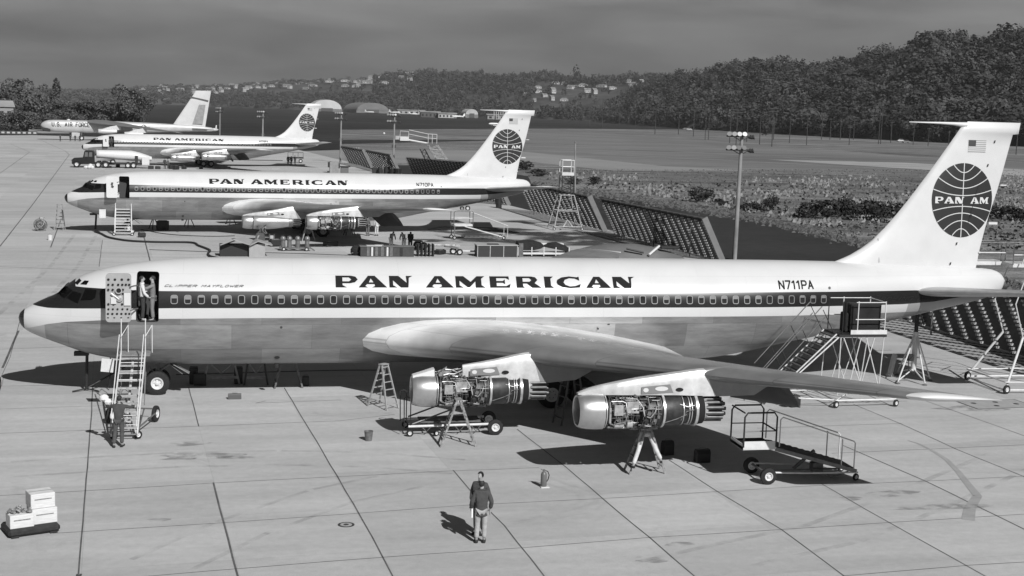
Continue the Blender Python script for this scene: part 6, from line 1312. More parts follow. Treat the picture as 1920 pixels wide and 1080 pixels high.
# things behind the middle airliner tail
g = G(903, 376); dm = empty('drum_stand', 'white bundle on thin legs beneath the middle airliner tail', 'stand', g); MB().box((0, 0, 1.0), (.45, .4, .8)).build('bundle', PALE, dm, bevel=.1); 
for x in (-.9, -.5, .2): MB().tube([(x, 0, 0), (x, 0, 1.0)], .04, 5).build('post', PALE, dm)
g = G(935, 390); dd = empty('oil_drum', 'black upright drum beneath the middle airliner tail', 'drum', g); MB().lathe((0, 0, 0), (0, 0, 1), [(0, .36), (.4, .36), (.42, .38), (.44, .36), (.9, .36), (.92, .38), (.94, .36), (1.35, .36), (1.36, .01)], 18).build('drum', BLKST, dd, smooth=30); MB().lathe((0, 0, 1.355), (0, 0, 1), [(0, .1), (.02, .1), (.03, .01)], 8).build('cap', STEEL, dd)
g = G(872, 395); tw_ = empty('towed_jack', 'small dark wheeled jack under the middle airliner rear fuselage', 'jack', g); add_wheel(tw_, (.3, 0, .3), .3, .2); add_wheel(tw_, (-.3, .4, .25), .25, .15); MB().tube([(-2.0, 0, .3), (.2, 0, .6), (.3, .2, .3)], .05, 6).build('frame', STEEL, tw_)
# truck at the far tail, boxes by the second pole
g = G(1070*0+549, 306); tk = empty('tail_truck', 'small flatbed cart with railings just behind the three men at the far tail', 'cart', g+Vector((.6, 2.5, 0))); MB().box((0, 0, 1.0), (3.2, 1.6, .25)).build('bed', BLKST, tk)
for x in (-1.5, -.5, .5, 1.5): MB().tube([(x, -.8, 1.0), (x, -.8, 2.1)], .06, 5).build('stake', STEEL, tk)
MB().tube([(-1.5, -.8, 2.1), (1.5, -.8, 2.1)], .07, 5).build('rail', STEEL, tk); add_wheel(tk, (-1.0, -.8, .4), .4, .2); add_wheel(tk, (1.0, -.8, .4), .4, .2)
g = G(626, 324); bh = empty('equipment_booth', 'pale box booth with dark side panels behind the middle airliner roof', 'booth', g); MB().box((0, 0, .95), (1.5, 1.2, 1.9)).build('body', mat('booth_grey', .25, .7, var=.15), bh); MB().box((-.9, -.3, 1.4), (.3, .8, .9)).build('side_panel', BLKST, bh); MB().box((.9, 0, 1.2), (.2, .8, .8)).build('side_panel', BLKST, bh); MB().box((-.9, -.3, .15), (.5, .5, .3)).build('foot', BLKST, bh)
g = G(646, 326); b2 = empty('small_hut', 'low dark-roofed hut just right of the pale booth', 'hut', g); MB().box((0, 0, .6), (1.3, 1.0, 1.2)).build('body', mat('hut_grey', .12, .7), b2); MB().box((0, 0, 1.25), (1.9, 1.3, .12)).build('roof', BLKST, b2)
for k in range(5):
    g = G(703+11*k, 325+.8*k); b_ = empty('equipment_box', 'dark box in the row at the foot of the far blast fence', 'box', g, .2*k, 'row of dark boxes at the foot of the far blast fence'); MB().box((0, 0, .5), (.9, .7, 1.0+.25*(k % 3))).build('body', BLKST, b_, bevel=.05); MB().box((0, 0, 1.1), (.5, .5, .08)).build('lid', STEEL, b_)
for k in range(3):
    g = G(663+4.5*k, 300); b_ = empty('white_cylinder', 'tall pale gas cylinder behind the second floodlight pole', 'cylinder', g, 0, 'tall pale gas cylinders behind the second floodlight pole'); MB().lathe((0, 0, 0), (0, 0, 1), [(0, .42), (2.2, .42), (2.5, .2), (2.7, .15)], 12, True, True).build('cylinder', mat('booth_grey', .25), b_, smooth=True)
# things around the tank truck and under the far engines
for k, (px, py, s_) in enumerate(((283, 317, .9), (296, 317, .8), (321, 317, .9), (330, 318, 1.1), (345, 317, .9), (377, 317, .7), (221, 314, 1.0), (205, 315, .6))):
    g = G(px, py); b_ = empty('tool_chest', 'small dark chest on the apron before the farthest airliner', 'chest', g, .3*k, 'dark chests scattered before the farthest airliner'); MB().box((0, 0, .3*s_), (1.0*s_, .6, .6*s_)).build('body', BLKST, b_, bevel=.04); MB().box((0, 0, .62*s_), (.5*s_, .3, .06)).build('lid', STEEL, b_)
g = G(167, 317); sb_ = empty('rag_sacks', 'heap of white sacks in front of the truck cab', 'sacks', g)
for x, y, z in ((-.5, 0, .3), (0, -.1, .35), (.5, 0, .3), (.2, .2, .6)): MB().ball((x, y, z), .38, 8, .8).build('sack', WHITE, sb_, smooth=True)
g = G(191, 314); dr2 = empty('oil_drum', 'pair of pale drums beside the truck cab', 'drum', g)
for x in (-.35, .35): MB().lathe((x, 0, 0), (0, 0, 1), [(0, .3), (1.15, .3), (1.15, .01)], 14).build('drum', YEL, dr2, smooth=30)
# service pole rail under the far airliner
hose('ground_cable', 'thin line along the concrete under the farthest airliner', [(400, 299), (460, 300), (530, 301)], .06, HB)
# tank truck
g = G(135, 314); tr = empty('tank_truck', 'black-cabbed tank truck with long white tank beside the farthest airliner', 'tank truck', g, .06)
CAB = mat('cab_black', .012, .35)
MB().prism([(0, .55), (0, 1.3), (.25, 1.55), (1.6, 1.65), (1.75, 1.7), (2.0, 2.75), (2.2, 2.85), (3.4, 2.85), (3.55, 2.7), (3.6, .7), (2.6, .6)], 2.1, lambda a, b_, c: (a, c, b_)).build('cab', CAB, tr, bevel=.05)
for x0_, x1_ in ((2.02, 2.55), (2.68, 3.25)): MB().prism([(x0_, 1.85), (x0_+.1, 2.6), (x1_, 2.6), (x1_, 1.85)], .02, lambda a, b_, c: (a, -.012-c+.0, b_)).build('cab_window', mat('cab_glass', .12, .1), tr)
MB().prism([(-.1, .9), (.2, 1.2), (1.2, 1.2), (1.6, .8), (1.45, .7), (1.1, 1.0), (.35, 1.0), (.05, .8)], .5, lambda a, b_, c: (a, -.15-c+.4, b_)).build('fender', CAB, tr); MB().lathe((-.05, .1, 1.2), (-1, 0, 0), [(0, .14), (.08, .15), (.1, .01)], 10).build('headlight', STEEL, tr); MB().lathe((-.05, 1.9, 1.2), (-1, 0, 0), [(0, .14), (.08, .15), (.1, .01)], 10).build('headlight', STEEL, tr)
MB().box((7.0, 1.05, .8), (9.0, .9, .25)).build('chassis', BLKST, tr)
rgs = []
for x, s_ in ((3.9, .8), (4.0, .95), (4.5, 1.), (9.5, 1.), (11.0, .98), (11.8, .85), (12.6, .62), (12.9, .55)):
    zt = 3.0 if x < 10 else 3.0-(x-10)*.34; zb = 1.25 if x > 5 else 1.6; zc = (zt+zb)/2; rgs.append([(x, 1.05+1.1*s_*math.cos(2*math.pi*j/20), zc+(zt-zb)/2*math.copysign(abs(math.sin(2*math.pi*j/20))**.8, math.sin(2*math.pi*j/20))) for j in range(20)])
MB().loft(rgs).build('tank', mat('tank_white', .62, .4, var=.06), tr, smooth=50)
MB().box((11.9, .0, 1.3), (1.2, .3, 1.3)).build('rear_cabinet', mat('tank_white', .62), tr); MB().box((10.4, -.05, 1.5), (.5, .2, 1.3)).build('pump_locker', BLKST, tr); MB().prism([(4.4, 1.35), (6.8, 1.5), (7.0, 1.35), (6.2, 1.25)], .1, lambda a, b_, c: (a, -.02-c, b_)).build('tank_stripe', BLKST, tr)
MB().tube([(4.2, .6, 3.0), (4.6, .6, 3.15), (10, .6, 3.1)], .04, 5).build('roof_rail', STEEL, tr)
for x, r_ in ((.75, .55), (3.1, .0), (4.2, .55), (5.4, .55), (9.0, .5), (9.9, .52)):
    if r_:
        for y in (.0, 2.0): add_wheel(tr, (x, y, r_), r_, .32)
# ------------------------------------------------------------------ the bomber
def bomber():
    g = Vector((-43.6, 330.0, 0)); rz = math.atan2(36.0, 41.0)*0+R(8.0); r = empty('jet_bomber', 'silver eight-engined bomber with tall tail, farthest aircraft at the left', 'bomber', g, rz)
    SIL = mat('bomber_silver', .50, .45, metal=.25, var=.12, scale=.5)
    rg = []
    for x, t, b_, w_ in ((0, 4.1, 3.7, .2), (.4, 4.6, 3.2, .7), (1.2, 5.1, 2.7, 1.1), (2.2, 5.35, 2.4, 1.35), (4, 5.45, 2.1, 1.5), (8, 5.45, 2.0, 1.5), (20, 5.4, 2.1, 1.5), (30, 5.2, 2.6, 1.4), (38, 4.9, 3.0, 1.15), (43, 4.6, 3.1, .9), (45.5, 4.3, 3.2, .6), (46.2, 4.0, 3.4, .3)):
        rg.append([(x, w_*math.copysign(abs(math.cos(2*math.pi*j/24))**.7, math.cos(2*math.pi*j/24)), (t+b_)/2+(t-b_)/2*math.copysign(abs(math.sin(2*math.pi*j/24))**.7, math.sin(2*math.pi*j/24))) for j in range(24)])
    fm = MB().loft(rg).mesh('fuselage', SIL, smooth=50); f = link('fuselage', fm, r); bm = bmesh.new(); bm.from_mesh(fm); bv = BVHTree.FromBMesh(bm); bm.free()
    link('service_lettering', conform_many(strokes('U.S. AIR FORCE', 2.9, 12.6, 3.75, 4.75, .20), bv, 'service_lettering', INK, .03), f)
    cx, cz = 26.9, 3.9; INB = mat('insignia_blue', .03, .6)
    link('insignia_disc', conform_many([oval(cx, cz, .8, .8, 24)], bv, 'insignia_disc', INB, .05), f)
    link('insignia_bars', conform_many([[(cx-1.7, cz-.25), (cx-.8, cz-.25), (cx-.8, cz+.25), (cx-1.7, cz+.25)], [(cx+.8, cz-.25), (cx+1.7, cz-.25), (cx+1.7, cz+.25), (cx+.8, cz+.25)]], bv, 'insignia_bars', mat('insignia_grey', .3, .6), .05), f)
    st_ = [(cx+(.78 if k % 2 == 0 else .31)*math.sin(math.pi*k/5), cz+(.78 if k % 2 == 0 else .31)*math.cos(math.pi*k/5)) for k in range(10)]
    link('insignia_star', conform_many([[st_[(k-1) % 10], st_[k], st_[(k+1) % 10], (cx, cz)] for k in range(0, 10, 2)], bv, 'insignia_star', WHITE, .09), f)
    MB().prism([(-.25, 3.75), (-.1, 2.9), (.9, 2.35), (2.4, 2.2), (2.4, 3.1), (.5, 3.3)], 2.2, lambda a, b_, c: (a+.05, c-1.3, b_)).build('radome', BLACK, r, bevel=.15)
    link('cockpit_window', conform_many([[(1.0, 4.75), (1.3, 5.0), (2.4, 5.15), (2.4, 4.85)]], bv, 'cockpit_window', GLASS, .03), r)
    MB().ball((7.2, 0, 5.5), .5, 10, .5).build('dome', WHITE, r, smooth=True)
    fr = [foil((34.8+(z-4.7)*.66, 0, z), (43.8+(z-4.7)*.16, 0, z), .07, 0, 10, (0, 1, 0)) for z in (4.4, 4.7, 8, 11, 13.9)]+[foil((41.1, 0, 14.5), (45.3, 0, 14.5), .05, 0, 10, (0, 1, 0))]
    fo = MB().loft(fr).build('fin', mat('bomber_fin', .55, .45, metal=.1, var=.06, scale=.5), r, smooth=50)
    MB().prism([(40.2, 5.2), (42.0, 10.6), (43.8, 10.6), (43.0, 5.2)], .02, lambda a, b_, c: (a, -.42-c+.0*b_, b_)).build('rudder_panel', mat('bomber_panel', .27, .5, metal=.2, var=.2, scale=1.5), fo); MB().prism([(39.3, 12.6), (39.45, 12.9), (44.6, 11.9), (44.6, 11.6)], .02, lambda a, b_, c: (a, -.36-c, b_)).build('fin_band', mat('bomber_band', .08, .6), fo)
    for s in (-1, 1):
        wm = MB().loft([foil((11.0+abs(y)*.78, s*abs(y), 5.0-abs(y)*.055), (23.0+abs(y)*.42, s*abs(y), 4.7-abs(y)*.055), .12-.04*abs(y)/28, .01, 10) for y in (.3, 3, 12, 28)]).build('wing', mat('bomber_wing', .22, .5, metal=.3, var=.1, scale=.4), r, smooth=50)
        for y in (10.3, 18.3):
            lx = 11+y*.78; z = 5.0-y*.055-1.55; e = link('engine_pod', None, r)
            for dy in (-.55, .55): MB().lathe((lx-4.6, s*y+dy, z), (1, 0, 0), [(0, .5), (.1, .56), (1.5, .66), (3.5, .6), (4.8, .4), (4.8, .3)], 16).build('nacelle', mat('bomber_pod', .60, .4, metal=.2, var=.08), e, smooth=50)
            MB().prism([(lx-4.0, z+.45), (lx-1.4, z+1.3), (lx+.9, z+1.75), (lx+1.4, z+.4)], .36, lambda a, b_, c: (a, s*y-.18+c, b_)).build('pylon', mat('bomber_pod', .60), e)
        MB().loft([foil((39.3+abs(y)*.6, s*abs(y), 3.9), (44.0+abs(y)*.2, s*abs(y), 3.85), .08, 0, 8) for y in (.3, 4, 7.6)]).build('tailplane', mat('bomber_wing', .22), r, smooth=50)
    for x in (10.5, 26):
        for y in (-1.0, 1.0):
            gg = link('landing_gear', MB().tube([(x, y, 2.3), (x, y, .7)], .15, 8).mesh('landing_gear', STEEL), r); add_wheel(gg, (x, y-.3, .68), .68, .35)
    MB().box((9.0, -.9, 1.6), (2.2, .1, 1.1), rz=.2).build('gear_door', SIL, r); MB().lathe((46.0, 0, 3.75), (1, 0, 0), [(0, .5), (.8, .4), (1.4, .15)], 10, True, True).build('tail_turret', SIL, r, smooth=True); MB().prism([(46.6, 4.2), (46.7, 5.0), (47.0, 5.0), (46.9, 4.1)], .2, lambda a, b_, c: (a, c-.1, b_)).build('tail_aerial', WHITE, r)
bomber()
# ------------------------------------------------------------------ vegetation
def leaf_mat(name, v, var=.45):
    m = bpy.data.materials.new(name); m.use_nodes = True; nt = m.node_tree; b = nt.nodes['Principled BSDF']; b.inputs['Roughness'].default_value = .85; b.inputs['Specular IOR Level'].default_value = .15
    at = N(nt, 'ShaderNodeAttribute'); at.attribute_name = 'tone'; r = N(nt, 'ShaderNodeMapRange'); r.inputs[3].default_value = v*(1-var); r.inputs[4].default_value = v*(1+var); nt.links.new(at.outputs['Fac'], r.inputs[0]); nt.links.new(r.outputs[0], b.inputs['Base Color'])
    return m
NP = np.random.RandomState(3)
def crown_proto(kind, n, size, seed):
    """leaf clumps scattered through an uneven crown one unit high and about .8 wide; returns quads (n,4,3) and tones"""
    rs = np.random.RandomState(seed); lobes = []
    if kind == 'poplar':
        for k in range(9): z = .08+.1*k; lobes.append((rs.uniform(-.04, .04), rs.uniform(-.04, .04), z, .17*math.sin(math.pi*min(1, (z+.12)/1.1))**.6, .12))
    elif kind == 'conifer':
        for k in range(9): z = .12+.09*k; lobes.append((rs.uniform(-.03, .03), rs.uniform(-.03, .03), z, .27*(1-z)+.05, .07))
    else:
        for k in range(9):
            a = rs.uniform(0, 6.28); z = rs.uniform(.25, .82); rr = .26*math.sqrt(max(.1, 1-((z-.45)/.5)**2)); lobes.append((rr*math.cos(a), rr*math.sin(a), z, rs.uniform(.13, .22), rs.uniform(.12, .18)))
        lobes.append((0, 0, .5, .28, .3))
    P = []; T = []
    for i in range(n):
        lx, ly, lz, lr, lh = lobes[rs.randint(len(lobes))]; v = rs.normal(size=3); v /= np.linalg.norm(v)+1e-9; q = rs.uniform(.55, 1.)**.5
        P.append((lx+v[0]*lr*q, ly+v[1]*lr*q, lz+v[2]*lh*q)); T.append(rs.uniform(0, 1))
    P = np.array(P); o3 = P-np.array([0, 0, .42]); o3[:, 2] *= .8; o3 /= np.linalg.norm(o3, axis=1)[:, None]+1e-9; nn = o3+rs.normal(size=(n, 3))*.38; a = np.cross(nn, rs.normal(size=(n, 3))); a /= np.linalg.norm(a, axis=1)[:, None]; b = np.cross(nn, a); b /= np.linalg.norm(b, axis=1)[:, None]; s = size*rs.uniform(.6, 1.3, size=(n, 1))
    Q = np.stack([P-a*s-b*s*.6, P+a*s-b*s*.5, P+a*s*.8+b*s*.6, P-a*s*.7+b*s*.7], axis=1); return Q, np.array(T)
def quads_mesh(name, Q, T, m):
    n = len(Q); me = bpy.data.meshes.new(name); me.vertices.add(n*4); me.vertices.foreach_set('co', Q.reshape(-1).astype(np.float32)); me.loops.add(n*4); me.loops.foreach_set('vertex_index', np.arange(n*4, dtype=np.int32)); me.polygons.add(n); me.polygons.foreach_set('loop_start', np.arange(0, n*4, 4, dtype=np.int32)); me.polygons.foreach_set('loop_total', np.full(n, 4, dtype=np.int32))
    me.update(calc_edges=True); at = me.attributes.new('tone', 'FLOAT', 'FACE'); at.data.foreach_set('value', T.astype(np.float32)); me.materials.append(m); return me
def forest(name, label, spots, m, n=90, size=.075, kinds=('broad', 'broad', 'broad', 'conifer'), kind='stuff'):
    protos = [crown_proto(kinds[k % len(kinds)], n, size, 50+k) for k in range(8)]; QS = []; TS = []
    for x, y, z, h, w_ in spots:
        Q, T = protos[NP.randint(8)]; a = NP.uniform(0, 6.28); c, s = math.cos(a), math.sin(a); R_ = np.array([[c, -s, 0], [s, c, 0], [0, 0, 1]]); q = (Q@R_.T)*np.array([w_, w_, h])+np.array([x, y, z]); QS.append(q); TS.append(np.clip(T*.25+NP.uniform(0, .75), 0, 1))
    o = link(name, quads_mesh(name, np.concatenate(QS), np.concatenate(TS), m)); return tag(o, label, name.replace('_', ' '), None, kind)
def az_dir(px):
    d = ray(px, 206.7+.0296*(px-960)); d.z = 0; return d.normalized()
def hor(px): return 206.7+.0296*(px-960)
def hill(name, px0, px1, d0, d1, top, m, n=80, k=14, trees_h=15, prof=1.0, back=400):
    """ridge whose skyline follows top(px); d0, d1: foot and ridge distances as functions of px"""
    vs = []; fs = []
    for i in range(n+1):
        px = px0+(px1-px0)*i/n; d = az_dir(px); a, b_ = d0(px), d1(px); H = CAM[2]+(hor(px)-top(px))/FPX*b_-trees_h
        for j in range(k+1):
            t = j/k; q = a+(b_-a)*t; z = -.3+max(0, H)*(t**prof)*(1+.06*math.sin(i*.9+j*1.7)*math.sin(math.pi*t)); vs.append((CAM[0]+d.x*q, CAM[1]+d.y*q, z))
        q = b_+back; vs.append((CAM[0]+d.x*q, CAM[1]+d.y*q, max(0, H)*.6)); q += back; vs.append((CAM[0]+d.x*q, CAM[1]+d.y*q, -5))
    w_ = k+3
    for i in range(n):
        for j in range(w_-1): fs.append((i*w_+j, (i+1)*w_+j, (i+1)*w_+j+1, i*w_+j+1))
    me = bpy.data.meshes.new(name); me.from_pydata(vs, [], fs); me.materials.append(m); me.polygons.foreach_set('use_smooth', [True]*len(fs)); o = link(name, me, None, None, 'structure')
    def at(px, t):
        d = az_dir(px); a, b_ = d0(px), d1(px); H = max(0, CAM[2]+(hor(px)-top(px))/FPX*b_-trees_h); q = a+(b_-a)*t; z = -.3+H*(t**prof)*(1+.06*math.sin((px-px0)/(px1-px0)*n*.9+t*k*1.7)*math.sin(math.pi*t)); return Vector((CAM[0]+d.x*q, CAM[1]+d.y*q, z))
    return at
TR = [(1120, 205), (1150, 185), (1190, 160), (1226, 147), (1297, 141), (1338, 126), (1374, 121), (1450, 116), (1516, 128), (1568, 118), (1639, 106), (1675, 95), (1721, 80), (1756, 76), (1787, 78), (1807, 88), (1843, 80), (1904, 76), (2050, 55), (2300, 30)]
HM = ground_mat('hill_soil', .030, [(.02, .6, 1.4, (1, 1, 1))], .95)
fr = lambda px: interp([(1100, 1700), (1300, 1150), (1600, 900), (1850, 820), (2300, 700)], px)
rr_ = lambda px: interp([(1100, 2300), (1300, 1750), (1600, 1350), (1850, 1200), (2300, 1050)], px)
atR = hill('wooded_hill', 1120, 2300, fr, rr_, lambda x: interp(TR, x)+7, HM, trees_h=9, prof=.85)
LM = leaf_mat('hill_leaves', .058, .55)
sp_ = []
for i in range(2500):
    px = NP.uniform(1130, 2250); t = NP.uniform(0, 1.06); p = atR(px, min(t, 1.03)); h = NP.uniform(13, 21)*(1.3 if NP.rand() < .09 else 1); 
    sp_.append((p.x, p.y, p.z-1.5, h, h*NP.uniform(.9, 1.5)))
forest('hillside_forest', 'dense dark forest covering the tall hill on the right', sp_, LM, n=260, size=.042)
TM = [(380, 162), (467, 158), (533, 152), (567, 149), (617, 145), (680, 144), (733, 137), (800, 132), (860, 135), (920, 139), (967, 139), (1033, 136), (1060, 144), (1093, 143), (1133, 144), (1184, 138), (1217, 139), (1300, 141), (1400, 138)]
fm_ = lambda px: interp([(380, 2900), (700, 2500), (1000, 1900), (1400, 1700)], px); rm_ = lambda px: interp([(380, 3800), (700, 3300), (1000, 2700), (1400, 2500)], px)
HS = ground_mat('slope_grass', .060, [(.01, .5, 1.6, (1, 1, 1)), (.06, .7, 1.3, (1, 1, 1))], .95)
atM = hill('middle_hill', 380, 1400, fm_, rm_, lambda x: interp(TM, x)+4, HS, trees_h=8, prof=.8)
sp_ = []
for i in range(5200):
    px = NP.uniform(390, 1390); t = NP.uniform(0, 1.04); dens = 1.
    clear = (px > 1000 and px < 1260 and .10 < t < .8) or (px < 700 and t > .35)
    if clear and NP.rand() < .955: continue
    if 860 < px < 1050 and .06 < t < .40 and NP.rand() < .8: continue
    p = atM(px, t); h = NP.uniform(11, 19); sp_.append((p.x, p.y, p.z-1.5, h, h*NP.uniform(.8, 1.15)))
for px, h in ((1077, 36), (900, 26), (1010, 22), (1020, 24), (1040, 22), (1120, 20), (748, 24), (800, 22)):
    p = atM(px, 1.0); sp_.append((p.x, p.y, p.z-1, h, h*.8))
forest('middle_hill_trees', 'dark trees over the middle hill behind the airfield', sp_, leaf_mat('mid_leaves', .06, .5), n=80, size=.07)
TL = [(-200, 165), (0, 166), (150, 168), (188, 168), (232, 165), (293, 161), (313, 160), (383, 161), (467, 157), (533, 151), (640, 150), (760, 155)]
atL = hill('far_hill', -200, 760, lambda px: 3600, lambda px: 5200, lambda x: interp(TL, x)+2, ground_mat('far_slope', .07, [(.006, .5, 1.6, (1, 1, 1)), (.03, .7, 1.3, (1, 1, 1))], .95), trees_h=8, prof=.8)
sp_ = []
for i in range(3600):
    px = NP.uniform(-100, 740); t = NP.uniform(0, 1.03); p = atL(px, t); h = NP.uniform(11, 20); sp_.append((p.x, p.y, p.z-1.5, h, h*NP.uniform(1.0, 1.6)))
forest('far_hill_trees', 'scattered trees over the far built-up hill', sp_, leaf_mat('far_leaves', .06, .5), n=30, size=.14)
# houses: one kind per shape, each its own thing
def house_meshes(w_, d, h, rh, hip):
    b = MB().box((0, 0, h/2), (w_, d, h)); 
    if not hip: b.add([(-w_/2, -d/2, h), (-w_/2, d/2, h), (-w_/2, 0, h+rh), (w_/2, -d/2, h), (w_/2, d/2, h), (w_/2, 0, h+rh)], [(0, 1, 2), (3, 5, 4)])
    wall = b.mesh('wall', mat('house_wall', .42, .7, var=.15, scale=.3)); e = .4; k = w_*.25 if hip else -e
    roof = MB().add([(-w_/2-e, -d/2-e, h-.1), (w_/2+e, -d/2-e, h-.1), (w_/2-k, 0, h+rh), (-w_/2+k, 0, h+rh), (-w_/2-e, d/2+e, h-.1), (w_/2+e, d/2+e, h-.1)], [(0, 1, 2, 3), (5, 4, 3, 2), (0, 3, 4), (1, 5, 2)]).mesh('roof', mat('house_roof', .20, .8, var=.4, scale=.2))
    wn = MB()
    for x in (-.32, .05, .34): wn.box((x*w_, -d/2-.03, h*.55), (w_*.13, .06, h*.32))
    return wall, roof, wn.mesh('windows', mat('house_glass', .03, .2))
HMS = [house_meshes(11, 8, 5, 3, False), house_meshes(15, 9, 4, 2.5, True), house_meshes(8, 9, 6.5, 3.5, False), house_meshes(20, 8, 3.6, 2, True)]
def house(p, k, rz, lb, grp, s=1.):
    o = empty('house', lb, 'house', p, rz, grp); o.scale = (s, s, s)
    for nm, me in zip(('wall', 'roof', 'window'), HMS[k]): link(nm, me, o)
    return o
HPX = [(1020, 180, 0), (1005, 172, 1), (1034, 186, 2), (1055, 157, 0), (1080, 162, 3), (1092, 160, 1), (1100, 172, 0), (1113, 174, 2), (1126, 161, 3), (1135, 158, 0), (1098, 147, 2), (1040, 155, 1), (1163, 149, 3), (1185, 158, 1), (1185, 162, 0), (1210, 152, 3), (1222, 148, 1), (1232, 149, 0), (1164, 150, 2), (1150, 156, 1), (985, 174, 0), (946, 180, 0), (1057, 187, 1), (1035, 172, 2), (1007, 163, 1), (1000, 188, 0), (1068, 165, 0), (1145, 165, 1), (1176, 153, 0), (1200, 156, 2), (880, 141, 0), (900, 143, 1), (898, 139, 2)]
for i, (x, y, k) in enumerate(HPX):
    best = min((abs((ATD(x, y, 1.)-Vector(CAM)).normalized().z-((q := atM(x, t))+Vector((0, 0, 2.5))-Vector(CAM)).normalized().z), t) for t in [j/60 for j in range(61)])[1]
    house(atM(x, best), k, az_dir(x).angle(Vector((0, 1, 0)))*-1+NP.uniform(-.6, .6), 'pale house among trees on the middle hill right of the middle fin', 'pale houses on the middle hill', NP.uniform(.75, 1.05))
for i in range(46):
    x = NP.choice([NP.uniform(640, 790), NP.uniform(380, 620)]); t = NP.uniform(.62, 1.0); house(atM(x, t)+Vector((0, 0, 3)), NP.randint(4), NP.uniform(-.8, .8), 'distant pale house on the built-up slope left of the middle hill', 'distant pale houses on the left end of the middle hill', 1.05)
for i in range(95):
    x = NP.uniform(230, 700); t = NP.uniform(.25, .98); house(atL(x, t)+Vector((0, 0, 4)), NP.randint(4), NP.uniform(-.8, .8), 'tiny far house on the hazy far hill', 'tiny houses over the far hill', 1.25)
# hangars and airport buildings across the field
def quonset(px, py, w_, ln, h, lb, rz=0., v=.36):
    g = G(px, py); o = empty('arched_hangar', lb, 'hangar', g, rz); D = 14
    arc = [(w_/2*math.cos(math.pi*i/D), h*math.sin(math.pi*i/D)) for i in range(D+1)]
    MB().loft([[(x, -ln/2, z+5) for x, z in arc]+[(-w_/2, -ln/2, 4.6), (w_/2, -ln/2, 4.6)], [(x, ln/2, z+5) for x, z in arc]+[(-w_/2, ln/2, 4.6), (w_/2, ln/2, 4.6)]]).build('arched_roof', mat('hangar_roof%d' % (v*100), v, .6, var=.15, scale=.05), o, smooth=40)
    MB().box((0, 0, 2.4), (w_*1.04, ln*.98, 4.8)).build('wall', mat('hangar_wall', .16, .8, var=.2, scale=.1), o); MB().box((0, -ln/2-.1, 3.2), (w_*.4, .3, 5.5)).build('door', mat('hangar_door', .07, .7), o); return o
quonset(609, 209, 50, 45, 15, 'pale arched hangar just above the farthest airliner fin', .1, .50)
quonset(686, 211.5, 56, 60, 12, 'broad grey arched hangar between the two floodlight poles', .3, .16)
quonset(735, 212, 34, 30, 6, 'small grey arched hangar right of the broad arched one', .3, .18)
quonset(880, 221, 17, 18, 6.5, 'small bright quonset hut left of the middle fin', .2, .40)
def shedb(px, py, w_, d, h, lb, v, rh=1.5):
    g = G(px, py); o = empty('low_building', lb, 'building', g, NP.uniform(-.1, .1)); MB().box((0, 0, h/2), (w_, d, h)).build('wall', mat('shed_wall%d' % (v*100), v, .7, var=.2, scale=.1), o)
    MB().add([(-w_/2-1, -d/2-1, h), (w_/2+1, -d/2-1, h), (w_/2+1, d/2+1, h), (-w_/2-1, d/2+1, h), (-w_/2-1, 0, h+rh), (w_/2+1, 0, h+rh)], [(0, 1, 5, 4), (2, 3, 4, 5), (0, 4, 3), (1, 2, 5)]).build('roof', mat('shed_roof', .28, .7, var=.3, scale=.1), o); b = MB()
    for k in range(5): b.box((-w_*.4+w_*.2*k, -d/2-.05, h*.45), (w_*.09, .1, h*.5))
    b.build('window', mat('house_glass', .03), o); return o
for a in ((770, 214, 46, 20, 6, 'pale long low building left of the bright quonset hut', .35), (806, 220, 24, 14, 6, 'dark low building with bright roof beside the quonset hut', .08), (838, 221, 22, 14, 5, 'low building with white front just left of the quonset hut', .42), (940, 224, 36, 14, 5, 'ribbed pale building half hidden by the middle fin tip', .28), (430, 197, 60, 20, 6, 'pale low building across the field above the farthest airliner', .4), (470, 197.5, 50, 20, 5, 'long low shed across the field right of the bomber tail', .3), (330, 193.5, 60, 20, 5, 'long white shed beyond the left trees', .5), (560, 201, 40, 18, 6, 'pale shed left of the farthest airliner fin', .4)): shedb(*a)
for k in range(11):
    g = G(926+4.2*k, 224); o = empty('concrete_pier', 'pale upright pier in the row behind the middle fin tip', 'pier', g, 0, 'row of pale piers behind the middle fin tip'); MB().box((0, 0, 4.5), (1.0, 1.0, 9)).build('shaft', mat('pier_pale', .36, .8), o); MB().box((0, 0, 9.2), (1.8, 1.4, .5)).build('cap', mat('pier_pale', .36), o)
# small parked aeroplanes far across the field
def lightplane(px, py, s, rz, lb):
    g = G(px, py); o = empty('parked_aeroplane', lb, 'aeroplane', g, rz); o.scale = (s, s, s); W2 = mat('plane_white', .7, .5)
    MB().lathe((-8, 0, 2), (1, 0, 0), [(0, .2), (1, .9), (4, 1.2), (10, 1.1), (15, .4), (16, .1)], 12).build('fuselage', W2, o, smooth=True); MB().prism([(-3, -11), (0, -11), (1.5, 0), (0, 11), (-3, 11), (-2.5, 0)], .3, lambda a, b_, c: (a, b_, 1.6+c)).build('wing', W2, o); MB().prism([(5, 2.5), (6.8, 5.5), (8.4, 5.5), (8, 2.2)], .2, lambda a, b_, c: (a, c, b_)).build('fin', W2, o); MB().prism([(6, -3.5), (8, -3.5), (8, 3.5), (6, 3.5)], .2, lambda a, b_, c: (a, b_, 2.6+c)).build('tailplane', W2, o)
    for x, y in ((-5, 0), (0, -2), (0, 2)): add_wheel(o, (x, y, .5), .5, .3)
